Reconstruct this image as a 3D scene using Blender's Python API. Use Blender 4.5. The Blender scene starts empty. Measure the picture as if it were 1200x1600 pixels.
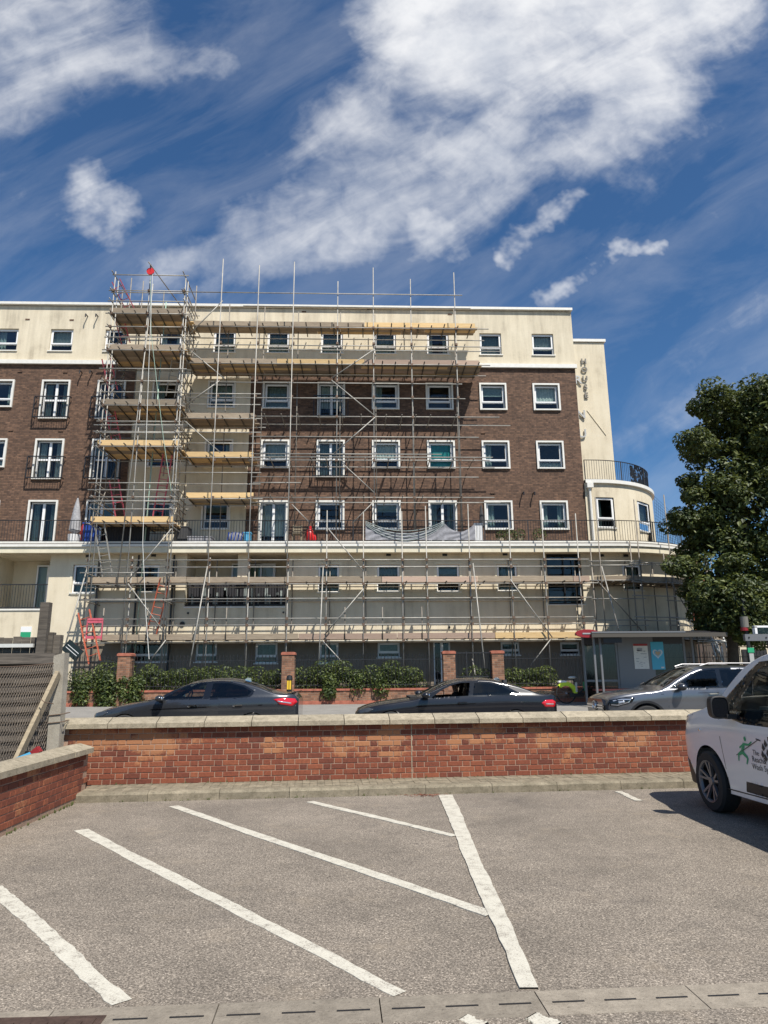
import bpy, math, random
import numpy as np
from mathutils import Vector, Matrix
R = random.Random(7)
C = bpy.context.scene.collection
rad = math.radians

# ------------------------------------------------------------------ camera, sky, sun
F, TH, PS, RO, EYE = 1080.0, 0.23203, 0.03725, -0.00808, 1.57
cf = np.array([math.sin(PS)*math.cos(TH), math.cos(PS)*math.cos(TH), math.sin(TH)])
r0 = np.array([math.cos(PS), -math.sin(PS), 0.0]); u0 = np.cross(r0, cf)
cr = r0*math.cos(RO)+u0*math.sin(RO); cu = -r0*math.sin(RO)+u0*math.cos(RO)
cam = bpy.data.cameras.new('camera'); camo = bpy.data.objects.new('camera', cam); C.objects.link(camo)
camo.matrix_world = Matrix(((cr[0], cu[0], -cf[0], 0), (cr[1], cu[1], -cf[1], 0), (cr[2], cu[2], -cf[2], EYE), (0, 0, 0, 1)))
cam.sensor_fit = 'VERTICAL'; cam.sensor_height = 36.0; cam.lens = 36.0*F/1600.0
cam.clip_start = 0.05; cam.clip_end = 4000
bpy.context.scene.camera = camo
SUN = Vector((0.475, -0.865, 1.45)).normalized()
sl = bpy.data.lights.new('sun', 'SUN'); sl.energy = 4.8; sl.angle = rad(0.53); sl.color = (1.0, 0.945, 0.86)
so = bpy.data.objects.new('sun', sl); C.objects.link(so)
so.rotation_euler = (-SUN).to_track_quat('-Z', 'Y').to_euler()
vs = bpy.context.scene.view_settings
vs.view_transform = 'Standard'; vs.look = 'None'; vs.gamma = 1.0; vs.use_curve_mapping = False; vs.exposure = 0.47
bpy.context.scene.cycles.max_bounces = 8
bpy.context.scene.cycles.transparent_max_bounces = 16

def ray(px, py):
    d = cf*F+cr*(px-600)-cu*(py-800); return d
def aY(px, py, Y):                      # the point at depth Y that the photograph shows at (px, py)
    d = ray(px, py); q = d*(Y/d[1]); return Vector((q[0], q[1], q[2]+EYE))
def aZ(px, py, z=0.0):
    d = ray(px, py); q = d*((z-EYE)/d[2]); return Vector((q[0], q[1], q[2]+EYE))
def aX(px, py, X):
    d = ray(px, py); q = d*(X/d[0]); return Vector((q[0], q[1], q[2]+EYE))

# ------------------------------------------------------------------ node helpers
class NT:
    def __init__(s, tree): s.t = tree; s.n = tree.nodes; s.l = tree.links
    def new(s, typ, ins=None, **kw):
        n = s.n.new(typ)
        for k, v in kw.items(): setattr(n, k, v)
        if ins:
            for k, v in ins.items(): s.put(n.inputs[k], v)
        return n
    def put(s, sock, v):
        if hasattr(v, 'links') or isinstance(v, bpy.types.NodeSocket): s.l.new(v, sock)
        else: sock.default_value = v
    def math(s, op, a, b=0.0, c=None, clamp=False):
        n = s.n.new('ShaderNodeMath'); n.operation = op; n.use_clamp = clamp
        s.put(n.inputs[0], a); s.put(n.inputs[1], b)
        if c is not None: s.put(n.inputs[2], c)
        return n.outputs[0]
    def noise(s, vec, scale, detail=4, rough=0.6, dist=0.0):
        n = s.new('ShaderNodeTexNoise', {'Scale': scale, 'Detail': detail, 'Roughness': rough, 'Distortion': dist})
        if vec is not None: s.l.new(vec, n.inputs['Vector'])
        return n.outputs['Fac']
    def ramp(s, fac, stops):
        n = s.n.new('ShaderNodeValToRGB'); s.l.new(fac, n.inputs[0]); e = n.color_ramp.elements
        while len(e) < len(stops): e.new(0.5)
        for i, (p, c) in enumerate(stops):
            e[i].position = p; e[i].color = (c[0], c[1], c[2], 1) if hasattr(c, '__len__') else (c, c, c, 1)
        return n.outputs[0]
    def mix(s, fac, a, b, mode='MIX'):
        n = s.n.new('ShaderNodeMix'); n.data_type = 'RGBA'; n.blend_type = mode
        s.put(n.inputs[0], fac)
        for k, v in ((6, a), (7, b)):
            if hasattr(v, '__len__') and not isinstance(v, bpy.types.NodeSocket): n.inputs[k].default_value = (v[0], v[1], v[2], 1)
            else: s.put(n.inputs[k], v)
        return n.outputs[2]
    def sep(s, v): return s.new('ShaderNodeSeparateXYZ', {0: v}).outputs
    def comb(s, x, y, z):
        return s.new('ShaderNodeCombineXYZ', {0: x, 1: y, 2: z}).outputs[0]

world = bpy.data.worlds.new('World'); bpy.context.scene.world = world; world.use_nodes = True
def build_world():
    t = NT(world.node_tree); t.n.clear()
    out = t.new('ShaderNodeOutputWorld'); bg = t.new('ShaderNodeBackground'); t.l.new(bg.outputs[0], out.inputs[0])
    sky = t.new('ShaderNodeTexSky'); sky.sky_type = 'NISHITA'; sky.sun_disc = False
    sky.sun_elevation = math.asin(SUN.z); sky.sun_rotation = math.atan2(SUN.x, SUN.y)
    sky.air_density = 1.0; sky.dust_density = 0.5; sky.ozone_density = 3.0; sky.altitude = 0
    g = t.new('ShaderNodeTexCoord').outputs['Generated']
    xyz = t.sep(g)
    col = t.mix(1.0, sky.outputs[0], (0.56, 0.88, 1.12), 'MULTIPLY')
    yy = t.math('MAXIMUM', xyz[1], 0.05)
    pu = t.math('DIVIDE', xyz[0], yy); pv = t.math('DIVIDE', xyz[2], yy)
    front = t.new('ShaderNodeMapRange', {0: xyz[1], 1: 0.15, 2: 0.4, 3: 0.0, 4: 1.0}).outputs[0]
    P = t.comb(pu, pv, 0.0)
    # slow warp so that cloud edges curl
    wn = t.new('ShaderNodeTexNoise', {'Scale': 4.5, 'Detail': 5.0, 'Roughness': 0.62}); t.l.new(P, wn.inputs['Vector'])
    wv = t.new('ShaderNodeVectorMath', {0: wn.outputs['Color'], 1: (0.5, 0.5, 0.5)}, operation='SUBTRACT').outputs[0]
    wv = t.new('ShaderNodeVectorMath', {0: wv}, operation='SCALE'); wv.inputs['Scale'].default_value = 0.20
    PW = t.new('ShaderNodeVectorMath', {0: P, 1: wv.outputs[0]}, operation='ADD').outputs[0]
    caps = [  # photo px of the stroke, half width px, weight
        (-120, 10, 150, 50, 100, 0.85), (-80, 190, 100, 100, 75, 0.75), (215, 110, 320, 80, 38, 0.62), (140, 290, 190, 320, 38, 1.1),
        (260, 215, 300, 240, 30, 0.35), (0, 285, 30, 290, 26, 0.4), (360, 160, 385, 150, 14, 0.4),
        (660, 10, 1080, 0, 95, 1.3), (680, 90, 1020, 120, 78, 1.2), (560, 225, 780, 250, 72, 0.95), (800, 190, 940, 240, 48, 0.85),
        (520, 200, 640, 140, 60, 0.6), (400, 350, 600, 310, 55, 0.85), (270, 415, 440, 380, 42, 0.75), (560, 350, 760, 320, 45, 0.7), (655, 355, 690, 375, 22, 0.75),
        (560, 60, 600, 120, 22, 0.4), (960, 190, 1070, 130, 50, 0.75), (1090, 205, 1120, 190, 22, 0.65), (1020, 230, 1080, 240, 30, 0.4),
        (785, 390, 905, 305, 16, 0.85), (848, 440, 925, 430, 15, 0.9), (925, 422, 1005, 384, 13, 0.85), (640, 470, 655, 480, 14, 0.4),
        (900, 700, 1150, 650, 50, 0.5), (960, 600, 1250, 470, 50, 0.35), (230, 440, 330, 445, 30, 0.4), (1080, 330, 1110, 322, 18, 0.3), (420, 240, 500, 280, 40, 0.35)]
    tot = None
    for (x1, y1, x2, y2, r, w) in caps:
        a = ray(x1, y1); b = ray(x2, y2)
        a = (a[0]/a[1], a[2]/a[1]); b = (b[0]/b[1], b[2]/b[1]); rr = r/1080*1.13
        d = (b[0]-a[0], b[1]-a[1]); L2 = d[0]**2+d[1]**2
        ap = t.new('ShaderNodeVectorMath', {0: PW, 1: (a[0], a[1], 0)}, operation='SUBTRACT').outputs[0]
        dt = t.new('ShaderNodeVectorMath', {0: ap, 1: (d[0]/L2, d[1]/L2, 0)}, operation='DOT_PRODUCT').outputs['Value']
        dt = t.math('ADD', dt, 0.0, clamp=True)
        pr = t.new('ShaderNodeVectorMath', {0: (d[0], d[1], 0)}, operation='SCALE'); t.l.new(dt, pr.inputs['Scale'])
        ds = t.new('ShaderNodeVectorMath', {0: ap, 1: pr.outputs[0]}, operation='DISTANCE').outputs['Value']
        e = t.new('ShaderNodeMapRange', {0: ds, 1: 0.0, 2: rr*2.35, 3: w, 4: 0.0}); e.interpolation_type = 'SMOOTHSTEP'
        tot = e.outputs[0] if tot is None else t.math('MAXIMUM', t.math('MULTIPLY', t.math('ADD', tot, e.outputs[0]), 0.62), t.math('MAXIMUM', tot, e.outputs[0]))
    tot = t.math('MULTIPLY', tot, front)
    # unseen clouds outside the frame, thinned to lower the ambient light
    big = t.noise(g, 2.1, 5, 0.55)
    inv = t.new('ShaderNodeMapRange', {0: t.math('ABSOLUTE', t.math('SUBTRACT', pu, 0.0)), 1: 0.62, 2: 1.0, 3: 0.0, 4: 1.0}).outputs[0]
    inv = t.math('MAXIMUM', inv, t.math('SUBTRACT', 1.0, front))
    inv2 = t.new('ShaderNodeMapRange', {0: pv, 1: 1.3, 2: 1.8, 3: 0.0, 4: 1.0}).outputs[0]
    inv = t.math('MAXIMUM', inv, inv2)
    other = t.math('MULTIPLY', inv, t.new('ShaderNodeMapRange', {0: big, 1: 0.55, 2: 0.70, 3: 0.0, 4: 0.9}).outputs[0])
    tot = t.math('MAXIMUM', tot, other)
    # streaky detail, stretched along the wind
    a0 = rad(33)
    ax = t.new('ShaderNodeVectorMath', {0: P, 1: (math.cos(a0), math.sin(a0), 0)}, operation='DOT_PRODUCT').outputs['Value']
    ay = t.new('ShaderNodeVectorMath', {0: P, 1: (-math.sin(a0), math.cos(a0), 0)}, operation='DOT_PRODUCT').outputs['Value']
    SV = t.comb(t.math('MULTIPLY', ax, 0.34), ay, 0.3)
    n1 = t.noise(SV, 8.0, 10, 0.60, 0.5); n2 = t.noise(P, 22.0, 8, 0.55, 0.6); n3 = t.noise(g, 6.0, 8, 0.6)
    nn = t.math('ADD', t.math('MULTIPLY', n1, 0.72), t.math('MULTIPLY', n2, 0.28))
    nn = t.mix(front, n3, nn)
    dd = t.math('ADD', tot, t.math('MULTIPLY', t.math('SUBTRACT', nn, 0.5), 1.9))
    gate = t.new('ShaderNodeMapRange', {0: tot, 1: 0.02, 2: 0.25, 3: 0.0, 4: 1.0}).outputs[0]
    den = t.new('ShaderNodeMapRange', {0: dd, 1: 0.16, 2: 1.50, 3: 0.0, 4: 1.0}); den.interpolation_type = 'SMOOTHSTEP'
    den = t.math('MULTIPLY', den.outputs[0], gate)
    den = t.math('MULTIPLY', den, 0.93)
    sh = t.noise(P, 7.0, 6, 0.6)
    ccol = t.mix(t.new('ShaderNodeMapRange', {0: sh, 1: 0.32, 2: 0.56, 3: 0.0, 4: 1.0}).outputs[0], (7.6, 7.9, 8.5), (10.0, 10.05, 10.2))
    veil = t.new('ShaderNodeMapRange', {0: n1, 1: 0.40, 2: 0.8, 3: 0.0, 4: 0.2}).outputs[0]
    den = t.math('MAXIMUM', den, veil)
    fin = t.mix(den, col, ccol)
    t.l.new(fin, bg.inputs['Color']); bg.inputs['Strength'].default_value = 0.07
build_world()

# ------------------------------------------------------------------ materials
MATS = {}
def mat(name, build=None, col=(0.5, 0.5, 0.5), rough=0.6, metal=0.0, var=0.0, vscale=8.0, bump=0.0, bscale=60.0, spec=None, coat=0.0):
    if name in MATS: return MATS[name]
    m = bpy.data.materials.new(name); m.use_nodes = True
    t = NT(m.node_tree); t.n.clear()
    out = t.new('ShaderNodeOutputMaterial'); b = t.new('ShaderNodeBsdfPrincipled'); t.l.new(b.outputs[0], out.inputs[0])
    b.inputs['Base Color'].default_value = (*col, 1); b.inputs['Roughness'].default_value = rough; b.inputs['Metallic'].default_value = metal
    if spec is not None: b.inputs['Specular IOR Level'].default_value = spec
    if coat: b.inputs['Coat Weight'].default_value = coat; b.inputs['Coat Roughness'].default_value = 0.09
    if build: build(t, b, out)
    else:
        pos = t.new('ShaderNodeTexCoord').outputs['Object']
        if var:
            n = t.noise(pos, vscale, 5, 0.65)
            k = t.new('ShaderNodeMapRange', {0: n, 1: 0.3, 2: 0.7, 3: 1-var, 4: 1+var*0.6}).outputs[0]
            t.l.new(t.new('ShaderNodeVectorMath', {0: (*col,), 1: t.comb(k, k, k)}, operation='MULTIPLY').outputs[0], b.inputs['Base Color'])
        if bump:
            n2 = t.noise(pos, bscale, 4, 0.6)
            t.l.new(t.new('ShaderNodeBump', {'Height': n2, 'Strength': bump, 'Distance': 0.01}).outputs[0], b.inputs['Normal'])
    MATS[name] = m; return m

def wpos(t): return t.new('ShaderNodeNewGeometry').outputs['Position']

def b_asphalt(t, b, out):
    p = wpos(t)
    v = t.new('ShaderNodeTexVoronoi', {'Scale': 140.0}); t.l.new(p, v.inputs['Vector'])
    vs2 = t.sep(v.outputs['Color'])
    n = t.noise(p, 70, 4, 0.75); big = t.noise(p, 0.8, 6, 0.62); mid = t.noise(p, 5.0, 4, 0.6)
    base = t.ramp(vs2[0], [(0.0, (0.115, 0.098, 0.081)), (0.45, (0.215, 0.186, 0.155)), (0.88, (0.32, 0.278, 0.233)), (1.0, (0.48, 0.42, 0.35))])
    dark = t.mix(t.new('ShaderNodeMapRange', {0: n, 1: 0.42, 2: 0.62, 3: 0.0, 4: 1.0}).outputs[0], (0.55, 0.53, 0.51), (1.17, 1.16, 1.14))
    c = t.mix(1.0, base, dark, 'MULTIPLY')
    k = t.math('ADD', t.new('ShaderNodeMapRange', {0: big, 1: 0.3, 2: 0.7, 3: 0.78, 4: 1.24}).outputs[0], t.new('ShaderNodeMapRange', {0: mid, 1: 0.3, 2: 0.7, 3: -0.1, 4: 0.1}).outputs[0])
    c = t.mix(1.0, c, t.comb(k, k, t.math('MULTIPLY', k, 0.985)), 'MULTIPLY')
    sand = t.new('ShaderNodeMapRange', {0: t.noise(p, 1.7, 7, 0.7), 1: 0.56, 2: 0.72, 3: 0.0, 4: 0.45}).outputs[0]
    c = t.mix(sand, c, (0.30, 0.245, 0.18))
    oil = t.new('ShaderNodeMapRange', {0: t.noise(t.new('ShaderNodeVectorMath', {0: p, 1: (3.1, 7.7, 0)}, operation='ADD').outputs[0], 1.1, 6, 0.65), 1: 0.60, 2: 0.74, 3: 0.0, 4: 0.5}).outputs[0]
    c = t.mix(oil, c, (0.07, 0.062, 0.055))
    ck = t.new('ShaderNodeTexVoronoi', {'Scale': 0.55}, feature='DISTANCE_TO_EDGE'); wv = t.new('ShaderNodeTexNoise', {'Scale': 3.0, 'Detail': 6.0}); t.l.new(p, wv.inputs['Vector'])
    t.l.new(t.new('ShaderNodeVectorMath', {0: p, 1: wv.outputs['Color']}, operation='ADD').outputs[0], ck.inputs['Vector'])
    cm_ = t.math('MULTIPLY', t.new('ShaderNodeMapRange', {0: ck.outputs['Distance'], 1: 0.0, 2: 0.006, 3: 0.55, 4: 0.0}).outputs[0], t.new('ShaderNodeMapRange', {0: big, 1: 0.5, 2: 0.6, 3: 0.0, 4: 1.0}).outputs[0])
    c = t.mix(cm_, c, (0.06, 0.05, 0.045))
    t.l.new(c, b.inputs['Base Color']); b.inputs['Roughness'].default_value = 0.85
    h = t.math('ADD', t.math('MULTIPLY', v.outputs['Distance'], -1.0), n)
    t.l.new(t.new('ShaderNodeBump', {'Height': h, 'Strength': 0.6, 'Distance': 0.004}).outputs[0], b.inputs['Normal'])
mat('asphalt_carpark', b_asphalt)
def b_road(t, b, out):
    p = wpos(t); n = t.noise(p, 60, 3, 0.7); big = t.noise(p, 0.7, 5, 0.6)
    c = t.ramp(n, [(0.3, (0.085, 0.082, 0.076)), (0.7, (0.155, 0.148, 0.136))])
    k = t.new('ShaderNodeMapRange', {0: big, 1: 0.3, 2: 0.7, 3: 0.85, 4: 1.15}).outputs[0]
    t.l.new(t.mix(1.0, c, t.comb(k, k, k), 'MULTIPLY'), b.inputs['Base Color']); b.inputs['Roughness'].default_value = 0.85
mat('asphalt_road', b_road)
def b_paint(t, b, out):
    p = wpos(t); n = t.noise(p, 90, 5, 0.75); n2 = t.noise(p, 9, 6, 0.7)
    w = t.math('ADD', t.math('MULTIPLY', n, 0.55), t.math('MULTIPLY', n2, 0.45))
    c = t.ramp(w, [(0.40, (0.20, 0.18, 0.15)), (0.445, (0.40, 0.37, 0.31)), (0.5, (0.50, 0.475, 0.40)), (0.68, (0.60, 0.57, 0.485))])
    t.l.new(c, b.inputs['Base Color']); b.inputs['Roughness'].default_value = 0.7
    t.l.new(t.new('ShaderNodeBump', {'Height': w, 'Strength': 0.6, 'Distance': 0.004}).outputs[0], b.inputs['Normal'])
mat('road_paint', b_paint)
def conc(c1, c2, sc=6.0, bump=0.5):
    def f(t, b, out):
        p = wpos(t); n = t.noise(p, sc, 6, 0.7); n2 = t.noise(p, 55, 4, 0.75)
        sp = t.new('ShaderNodeMapRange', {0: t.noise(p, 38, 3, 0.6), 1: 0.62, 2: 0.7, 3: 0.0, 4: 0.6}).outputs[0]
        c = t.ramp(t.math('ADD', t.math('MULTIPLY', n, 0.6), t.math('MULTIPLY', n2, 0.4)), [(0.32, c1), (0.66, c2)])
        c = t.mix(sp, c, tuple(x*0.35 for x in c1))
        rnd = t.new('ShaderNodeObjectInfo').outputs['Random']
        k = t.new('ShaderNodeMapRange', {0: rnd, 1: 0.0, 2: 1.0, 3: 0.86, 4: 1.1}).outputs[0]
        t.l.new(t.mix(1.0, c, t.comb(k, k, k), 'MULTIPLY'), b.inputs['Base Color']); b.inputs['Roughness'].default_value = 0.9
        t.l.new(t.new('ShaderNodeBump', {'Height': n2, 'Strength': bump, 'Distance': 0.006}).outputs[0], b.inputs['Normal'])
    return f
mat('coping_stone', conc((0.17, 0.145, 0.10), (0.43, 0.37, 0.27), 9, 0.8))
mat('kerb_concrete', conc((0.10, 0.085, 0.055), (0.31, 0.265, 0.19), 7, 0.8))
mat('drain_concrete', conc((0.15, 0.128, 0.10), (0.31, 0.27, 0.215), 9, 0.8))
mat('post_concrete', conc((0.20, 0.18, 0.145), (0.36, 0.33, 0.27), 5, 0.6))
mat('pavement', conc((0.19, 0.18, 0.165), (0.30, 0.285, 0.26), 1.5, 0.3))
mat('soil', conc((0.05, 0.04, 0.03), (0.10, 0.085, 0.06), 4, 0.8))
mat('far_ground', conc((0.13, 0.11, 0.08), (0.22, 0.185, 0.14), 0.3, 0.0))
mat('mortar', conc((0.25, 0.165, 0.115), (0.40, 0.27, 0.195), 20, 0.7))
def b_brick(t, b, out):
    p = wpos(t); rnd = t.new('ShaderNodeObjectInfo').outputs['Random']
    rr = t.math('FRACT', t.math('MULTIPLY', t.math('ADD', rnd, t.math('MULTIPLY', t.new('ShaderNodeNewGeometry').outputs['Random Per Island'], 1.0)), 3.71))
    c = t.ramp(rr, [(0.0, (0.125, 0.034, 0.019)), (0.35, (0.175, 0.048, 0.024)), (0.7, (0.215, 0.060, 0.028)), (1.0, (0.25, 0.078, 0.036))])
    n = t.noise(p, 34, 5, 0.7); k = t.new('ShaderNodeMapRange', {0: n, 1: 0.3, 2: 0.7, 3: 0.72, 4: 1.2}).outputs[0]
    c = t.mix(1.0, c, t.comb(k, k, k), 'MULTIPLY')
    # spalled ochre faces, low-frequency patches mostly in the upper courses
    pn = t.noise(p, 1.6, 3, 0.5); z = t.sep(p)[2]
    band = t.new('ShaderNodeMapRange', {0: t.math('ABSOLUTE', t.math('SUBTRACT', z, 0.66)), 1: 0.03, 2: 0.32, 3: 0.15, 4: -0.10}).outputs[0]
    w = t.math('ADD', t.math('ADD', pn, band), t.math('MULTIPLY', t.math('SUBTRACT', rr, 0.5), 0.20))
    w = t.new('ShaderNodeMapRange', {0: t.math('ADD', w, t.math('MULTIPLY', t.math('SUBTRACT', n, 0.5), 0.3)), 1: 0.61, 2: 0.70, 3: 0.0, 4: 1.0}).outputs[0]
    c = t.mix(t.math('MULTIPLY', w, 0.72), c, (0.38, 0.175, 0.078))
    t.l.new(c, b.inputs['Base Color']); b.inputs['Roughness'].default_value = 0.85
    t.l.new(t.new('ShaderNodeBump', {'Height': n, 'Strength': 0.6, 'Distance': 0.006}).outputs[0], b.inputs['Normal'])
mat('red_brick', b_brick)
def facade_brick(c1, c2, mort, moist=0.3):
    def f(t, b, out):
        p = wpos(t); s = t.sep(p)
        v = t.comb(t.math('ADD', s[0], s[1]), s[2], 0.0)
        br = t.new('ShaderNodeTexBrick', {'Vector': v, 'Color1': (*c1, 1), 'Color2': (*c2, 1), 'Mortar': (*mort, 1), 'Scale': 1.0,
                                          'Mortar Size': 0.006, 'Mortar Smooth': 0.2, 'Bias': 0.0, 'Brick Width': 0.225, 'Row Height': 0.075})
        wn = t.new('ShaderNodeTexWhiteNoise', {0: t.comb(t.math('FLOOR', t.math('DIVIDE', s[0], 0.1125)), t.math('FLOOR', t.math('DIVIDE', s[2], 0.075)), 0.0)}).outputs[0]
        k = t.math('ADD', t.new('ShaderNodeMapRange', {0: t.noise(p, 0.5, 5, 0.6), 1: 0.3, 2: 0.7, 3: 0.72, 4: 1.05}).outputs[0], t.math('MULTIPLY', wn, 0.6))
        st = t.noise(t.comb(t.math('MULTIPLY', s[0], 2.0), 0.0, t.math('MULTIPLY', s[2], 0.25)), 1.0, 5, 0.6)
        k = t.math('MULTIPLY', k, t.new('ShaderNodeMapRange', {0: st, 1: 0.3, 2: 0.6, 3: 0.85, 4: 1.05}).outputs[0])
        t.l.new(t.mix(1.0, br.outputs['Color'], t.comb(k, k, k), 'MULTIPLY'), b.inputs['Base Color']); b.inputs['Roughness'].default_value = 0.88
        t.l.new(t.new('ShaderNodeBump', {'Height': br.outputs['Fac'], 'Strength': 0.8, 'Distance': -0.01}).outputs[0], b.inputs['Normal'])
    return f
mat('facade_brick', facade_brick((0.076, 0.042, 0.027), (0.130, 0.073, 0.045), (0.060, 0.045, 0.034)))
mat('boundary_brick', facade_brick((0.13, 0.065, 0.04), (0.24, 0.115, 0.065), (0.22, 0.17, 0.125)))
mat('far_brick', facade_brick((0.36, 0.11, 0.06), (0.42, 0.14, 0.08), (0.3, 0.2, 0.15)))
def b_render(t, b, out):
    p = wpos(t); s = t.sep(p)
    st = t.noise(t.comb(t.math('MULTIPLY', s[0], 3.0), t.math('MULTIPLY', s[1], 3.0), t.math('MULTIPLY', s[2], 0.3)), 1.0, 6, 0.65)
    bl = t.noise(p, 0.9, 6, 0.65); fine = t.noise(p, 30, 4, 0.6)
    c = t.ramp(t.math('ADD', t.math('MULTIPLY', st, 0.5), t.math('MULTIPLY', bl, 0.5)), [(0.32, (0.40, 0.34, 0.245)), (0.46, (0.61, 0.535, 0.395)), (0.6, (0.675, 0.60, 0.455))])
    # run-off below the parapet and grime low on the top storey
    up = t.new('ShaderNodeMapRange', {0: s[2], 1: 15.6, 2: 18.7, 3: 0.0, 4: 1.0}).outputs[0]
    gr = t.math('MULTIPLY', up, t.new('ShaderNodeMapRange', {0: st, 1: 0.38, 2: 0.62, 3: 0.32, 4: 0.0}).outputs[0])
    c = t.mix(gr, c, (0.33, 0.30, 0.24))
    k = t.new('ShaderNodeMapRange', {0: fine, 1: 0.3, 2: 0.7, 3: 0.94, 4: 1.05}).outputs[0]
    t.l.new(t.mix(1.0, c, t.comb(k, k, k), 'MULTIPLY'), b.inputs['Base Color']); b.inputs['Roughness'].default_value = 0.9
    t.l.new(t.new('ShaderNodeBump', {'Height': fine, 'Strength': 0.3, 'Distance': 0.01}).outputs[0], b.inputs['Normal'])
mat('cream_render', b_render)
mat('cream_paint', col=(0.66, 0.60, 0.45), rough=0.7, var=0.12, vscale=3)
mat('plinth_tan', col=(0.22, 0.18, 0.135), rough=0.8, var=0.15, vscale=3)  # darker tan of the ground floor wall
mat('white_trim', col=(0.70, 0.685, 0.63), rough=0.5, var=0.10, vscale=6)
mat('upvc', col=(0.80, 0.80, 0.79), rough=0.3, var=0.05)
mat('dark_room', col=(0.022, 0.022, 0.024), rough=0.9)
mat('curtain_white', col=(0.55, 0.55, 0.53), rough=0.95, var=0.25, vscale=14)
mat('curtain_grey', col=(0.27, 0.31, 0.30), rough=0.95, var=0.3, vscale=14)
mat('blind_teal', col=(0.01, 0.24, 0.23), rough=0.8, var=0.2)
def b_glass(tint, trans, rough=0.02):
    def f(t, b, out):
        tr = t.new('ShaderNodeBsdfTransparent', {'Color': (*tint, 1)})
        gl = t.new('ShaderNodeBsdfGlossy', {'Color': (0.9, 0.95, 1.0, 1), 'Roughness': rough})
        fr = t.new('ShaderNodeFresnel', {'IOR': 1.5}).outputs[0]
        fr = t.math('ADD', t.math('MULTIPLY', fr, 0.85), 0.01, clamp=True)
        m = t.new('ShaderNodeMixShader', {0: fr, 1: tr.outputs[0], 2: gl.outputs[0]})
        t.l.new(m.outputs[0], out.inputs[0])
    return f
mat('window_glass', b_glass((0.66, 0.76, 0.74), 1))
mat('tinted_glass', b_glass((0.10, 0.11, 0.12), 1))
mat('car_glass', b_glass((0.55, 0.60, 0.58), 1))
mat('shelter_glass', b_glass((0.42, 0.44, 0.44), 1, 0.1))
mat('black_metal', col=(0.018, 0.018, 0.02), rough=0.45)
mat('galvanised', col=(0.36, 0.345, 0.31), rough=0.6, metal=0.35, var=0.30, vscale=3)
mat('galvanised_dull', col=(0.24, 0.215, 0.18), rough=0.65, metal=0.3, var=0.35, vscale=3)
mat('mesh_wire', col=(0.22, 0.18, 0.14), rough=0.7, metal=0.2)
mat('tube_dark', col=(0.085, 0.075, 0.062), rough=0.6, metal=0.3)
mat('rusty_clip', col=(0.16, 0.11, 0.08), rough=0.7, metal=0.5)
def b_board(c1, c2):
    def f(t, b, out):
        p = wpos(t); s = t.sep(p)
        n = t.noise(t.comb(t.math('MULTIPLY', s[0], 0.8), t.math('MULTIPLY', s[1], 8.0), t.math('MULTIPLY', s[2], 8.0)), 3.0, 6, 0.7)
        rnd = t.new('ShaderNodeObjectInfo').outputs['Random']
        c = t.ramp(n, [(0.3, c1), (0.7, c2)])
        k = t.new('ShaderNodeMapRange', {0: rnd, 1: 0.0, 2: 1.0, 3: 0.75, 4: 1.2}).outputs[0]
        t.l.new(t.mix(1.0, c, t.comb(k, k, k), 'MULTIPLY'), b.inputs['Base Color']); b.inputs['Roughness'].default_value = 0.85
    return f
mat('board_old', b_board((0.20, 0.155, 0.11), (0.34, 0.275, 0.20)))
mat('board_new', b_board((0.52, 0.35, 0.16), (0.66, 0.47, 0.24)))
mat('board_pink', b_board((0.36, 0.25, 0.19), (0.46, 0.34, 0.26)))
mat('weathered_wood', b_board((0.045, 0.037, 0.029), (0.155, 0.132, 0.105)))
mat('shaded_board', b_board((0.022, 0.018, 0.014), (0.095, 0.080, 0.064)))  # wood colour darkened to stand for the shadow on the fence boards
mat('pale_wood', b_board((0.19, 0.155, 0.105), (0.34, 0.28, 0.19)))
mat('pink_paint', col=(0.55, 0.10, 0.14), rough=0.6, var=0.3)
mat('orange_paint', col=(0.48, 0.11, 0.055), rough=0.6, var=0.3)
mat('rope_green', col=(0.30, 0.42, 0.34), rough=0.8)
mat('rope_white', col=(0.62, 0.62, 0.58), rough=0.8)
mat('red_plastic', col=(0.55, 0.02, 0.02), rough=0.4)
mat('blue_plastic', col=(0.02, 0.06, 0.30), rough=0.4)
mat('sky_blue', col=(0.10, 0.42, 0.66), rough=0.5)
mat('poster_blue', col=(0.05, 0.36, 0.52), rough=0.35)
mat('poster_white', col=(0.62, 0.62, 0.58), rough=0.4, var=0.1, vscale=20)
mat('print_grey', col=(0.30, 0.31, 0.32), rough=0.5)
mat('print_red', col=(0.32, 0.03, 0.03), rough=0.5)
mat('white_plastic', col=(0.75, 0.75, 0.74), rough=0.4)
mat('grey_fabric', col=(0.33, 0.33, 0.34), rough=0.95, var=0.3, vscale=10)
mat('dark_fabric', col=(0.03, 0.03, 0.035), rough=0.95)
mat('dustsheet', col=(0.27, 0.27, 0.29), rough=0.9, var=0.25, vscale=8)
mat('tan_box', col=(0.45, 0.36, 0.25), rough=0.8)
mat('shelter_metal', col=(0.055, 0.055, 0.06), rough=0.4, metal=0.5)
mat('shelter_pale', col=(0.16, 0.163, 0.17), rough=0.4, metal=0.2)
mat('dark_red', col=(0.07, 0.012, 0.012), rough=0.6)
mat('roundel_red', col=(0.24, 0.015, 0.02), rough=0.4)
mat('tyre', col=(0.02, 0.02, 0.02), rough=0.85)
mat('alloy', col=(0.20, 0.20, 0.21), rough=0.4, metal=0.5)
mat('alloy_dark', col=(0.03, 0.03, 0.03), rough=0.4, metal=0.3)
mat('trim_black', col=(0.016, 0.016, 0.017), rough=0.5)
mat('gloss_black', col=(0.006, 0.006, 0.007), rough=0.08, coat=0.6)
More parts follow.
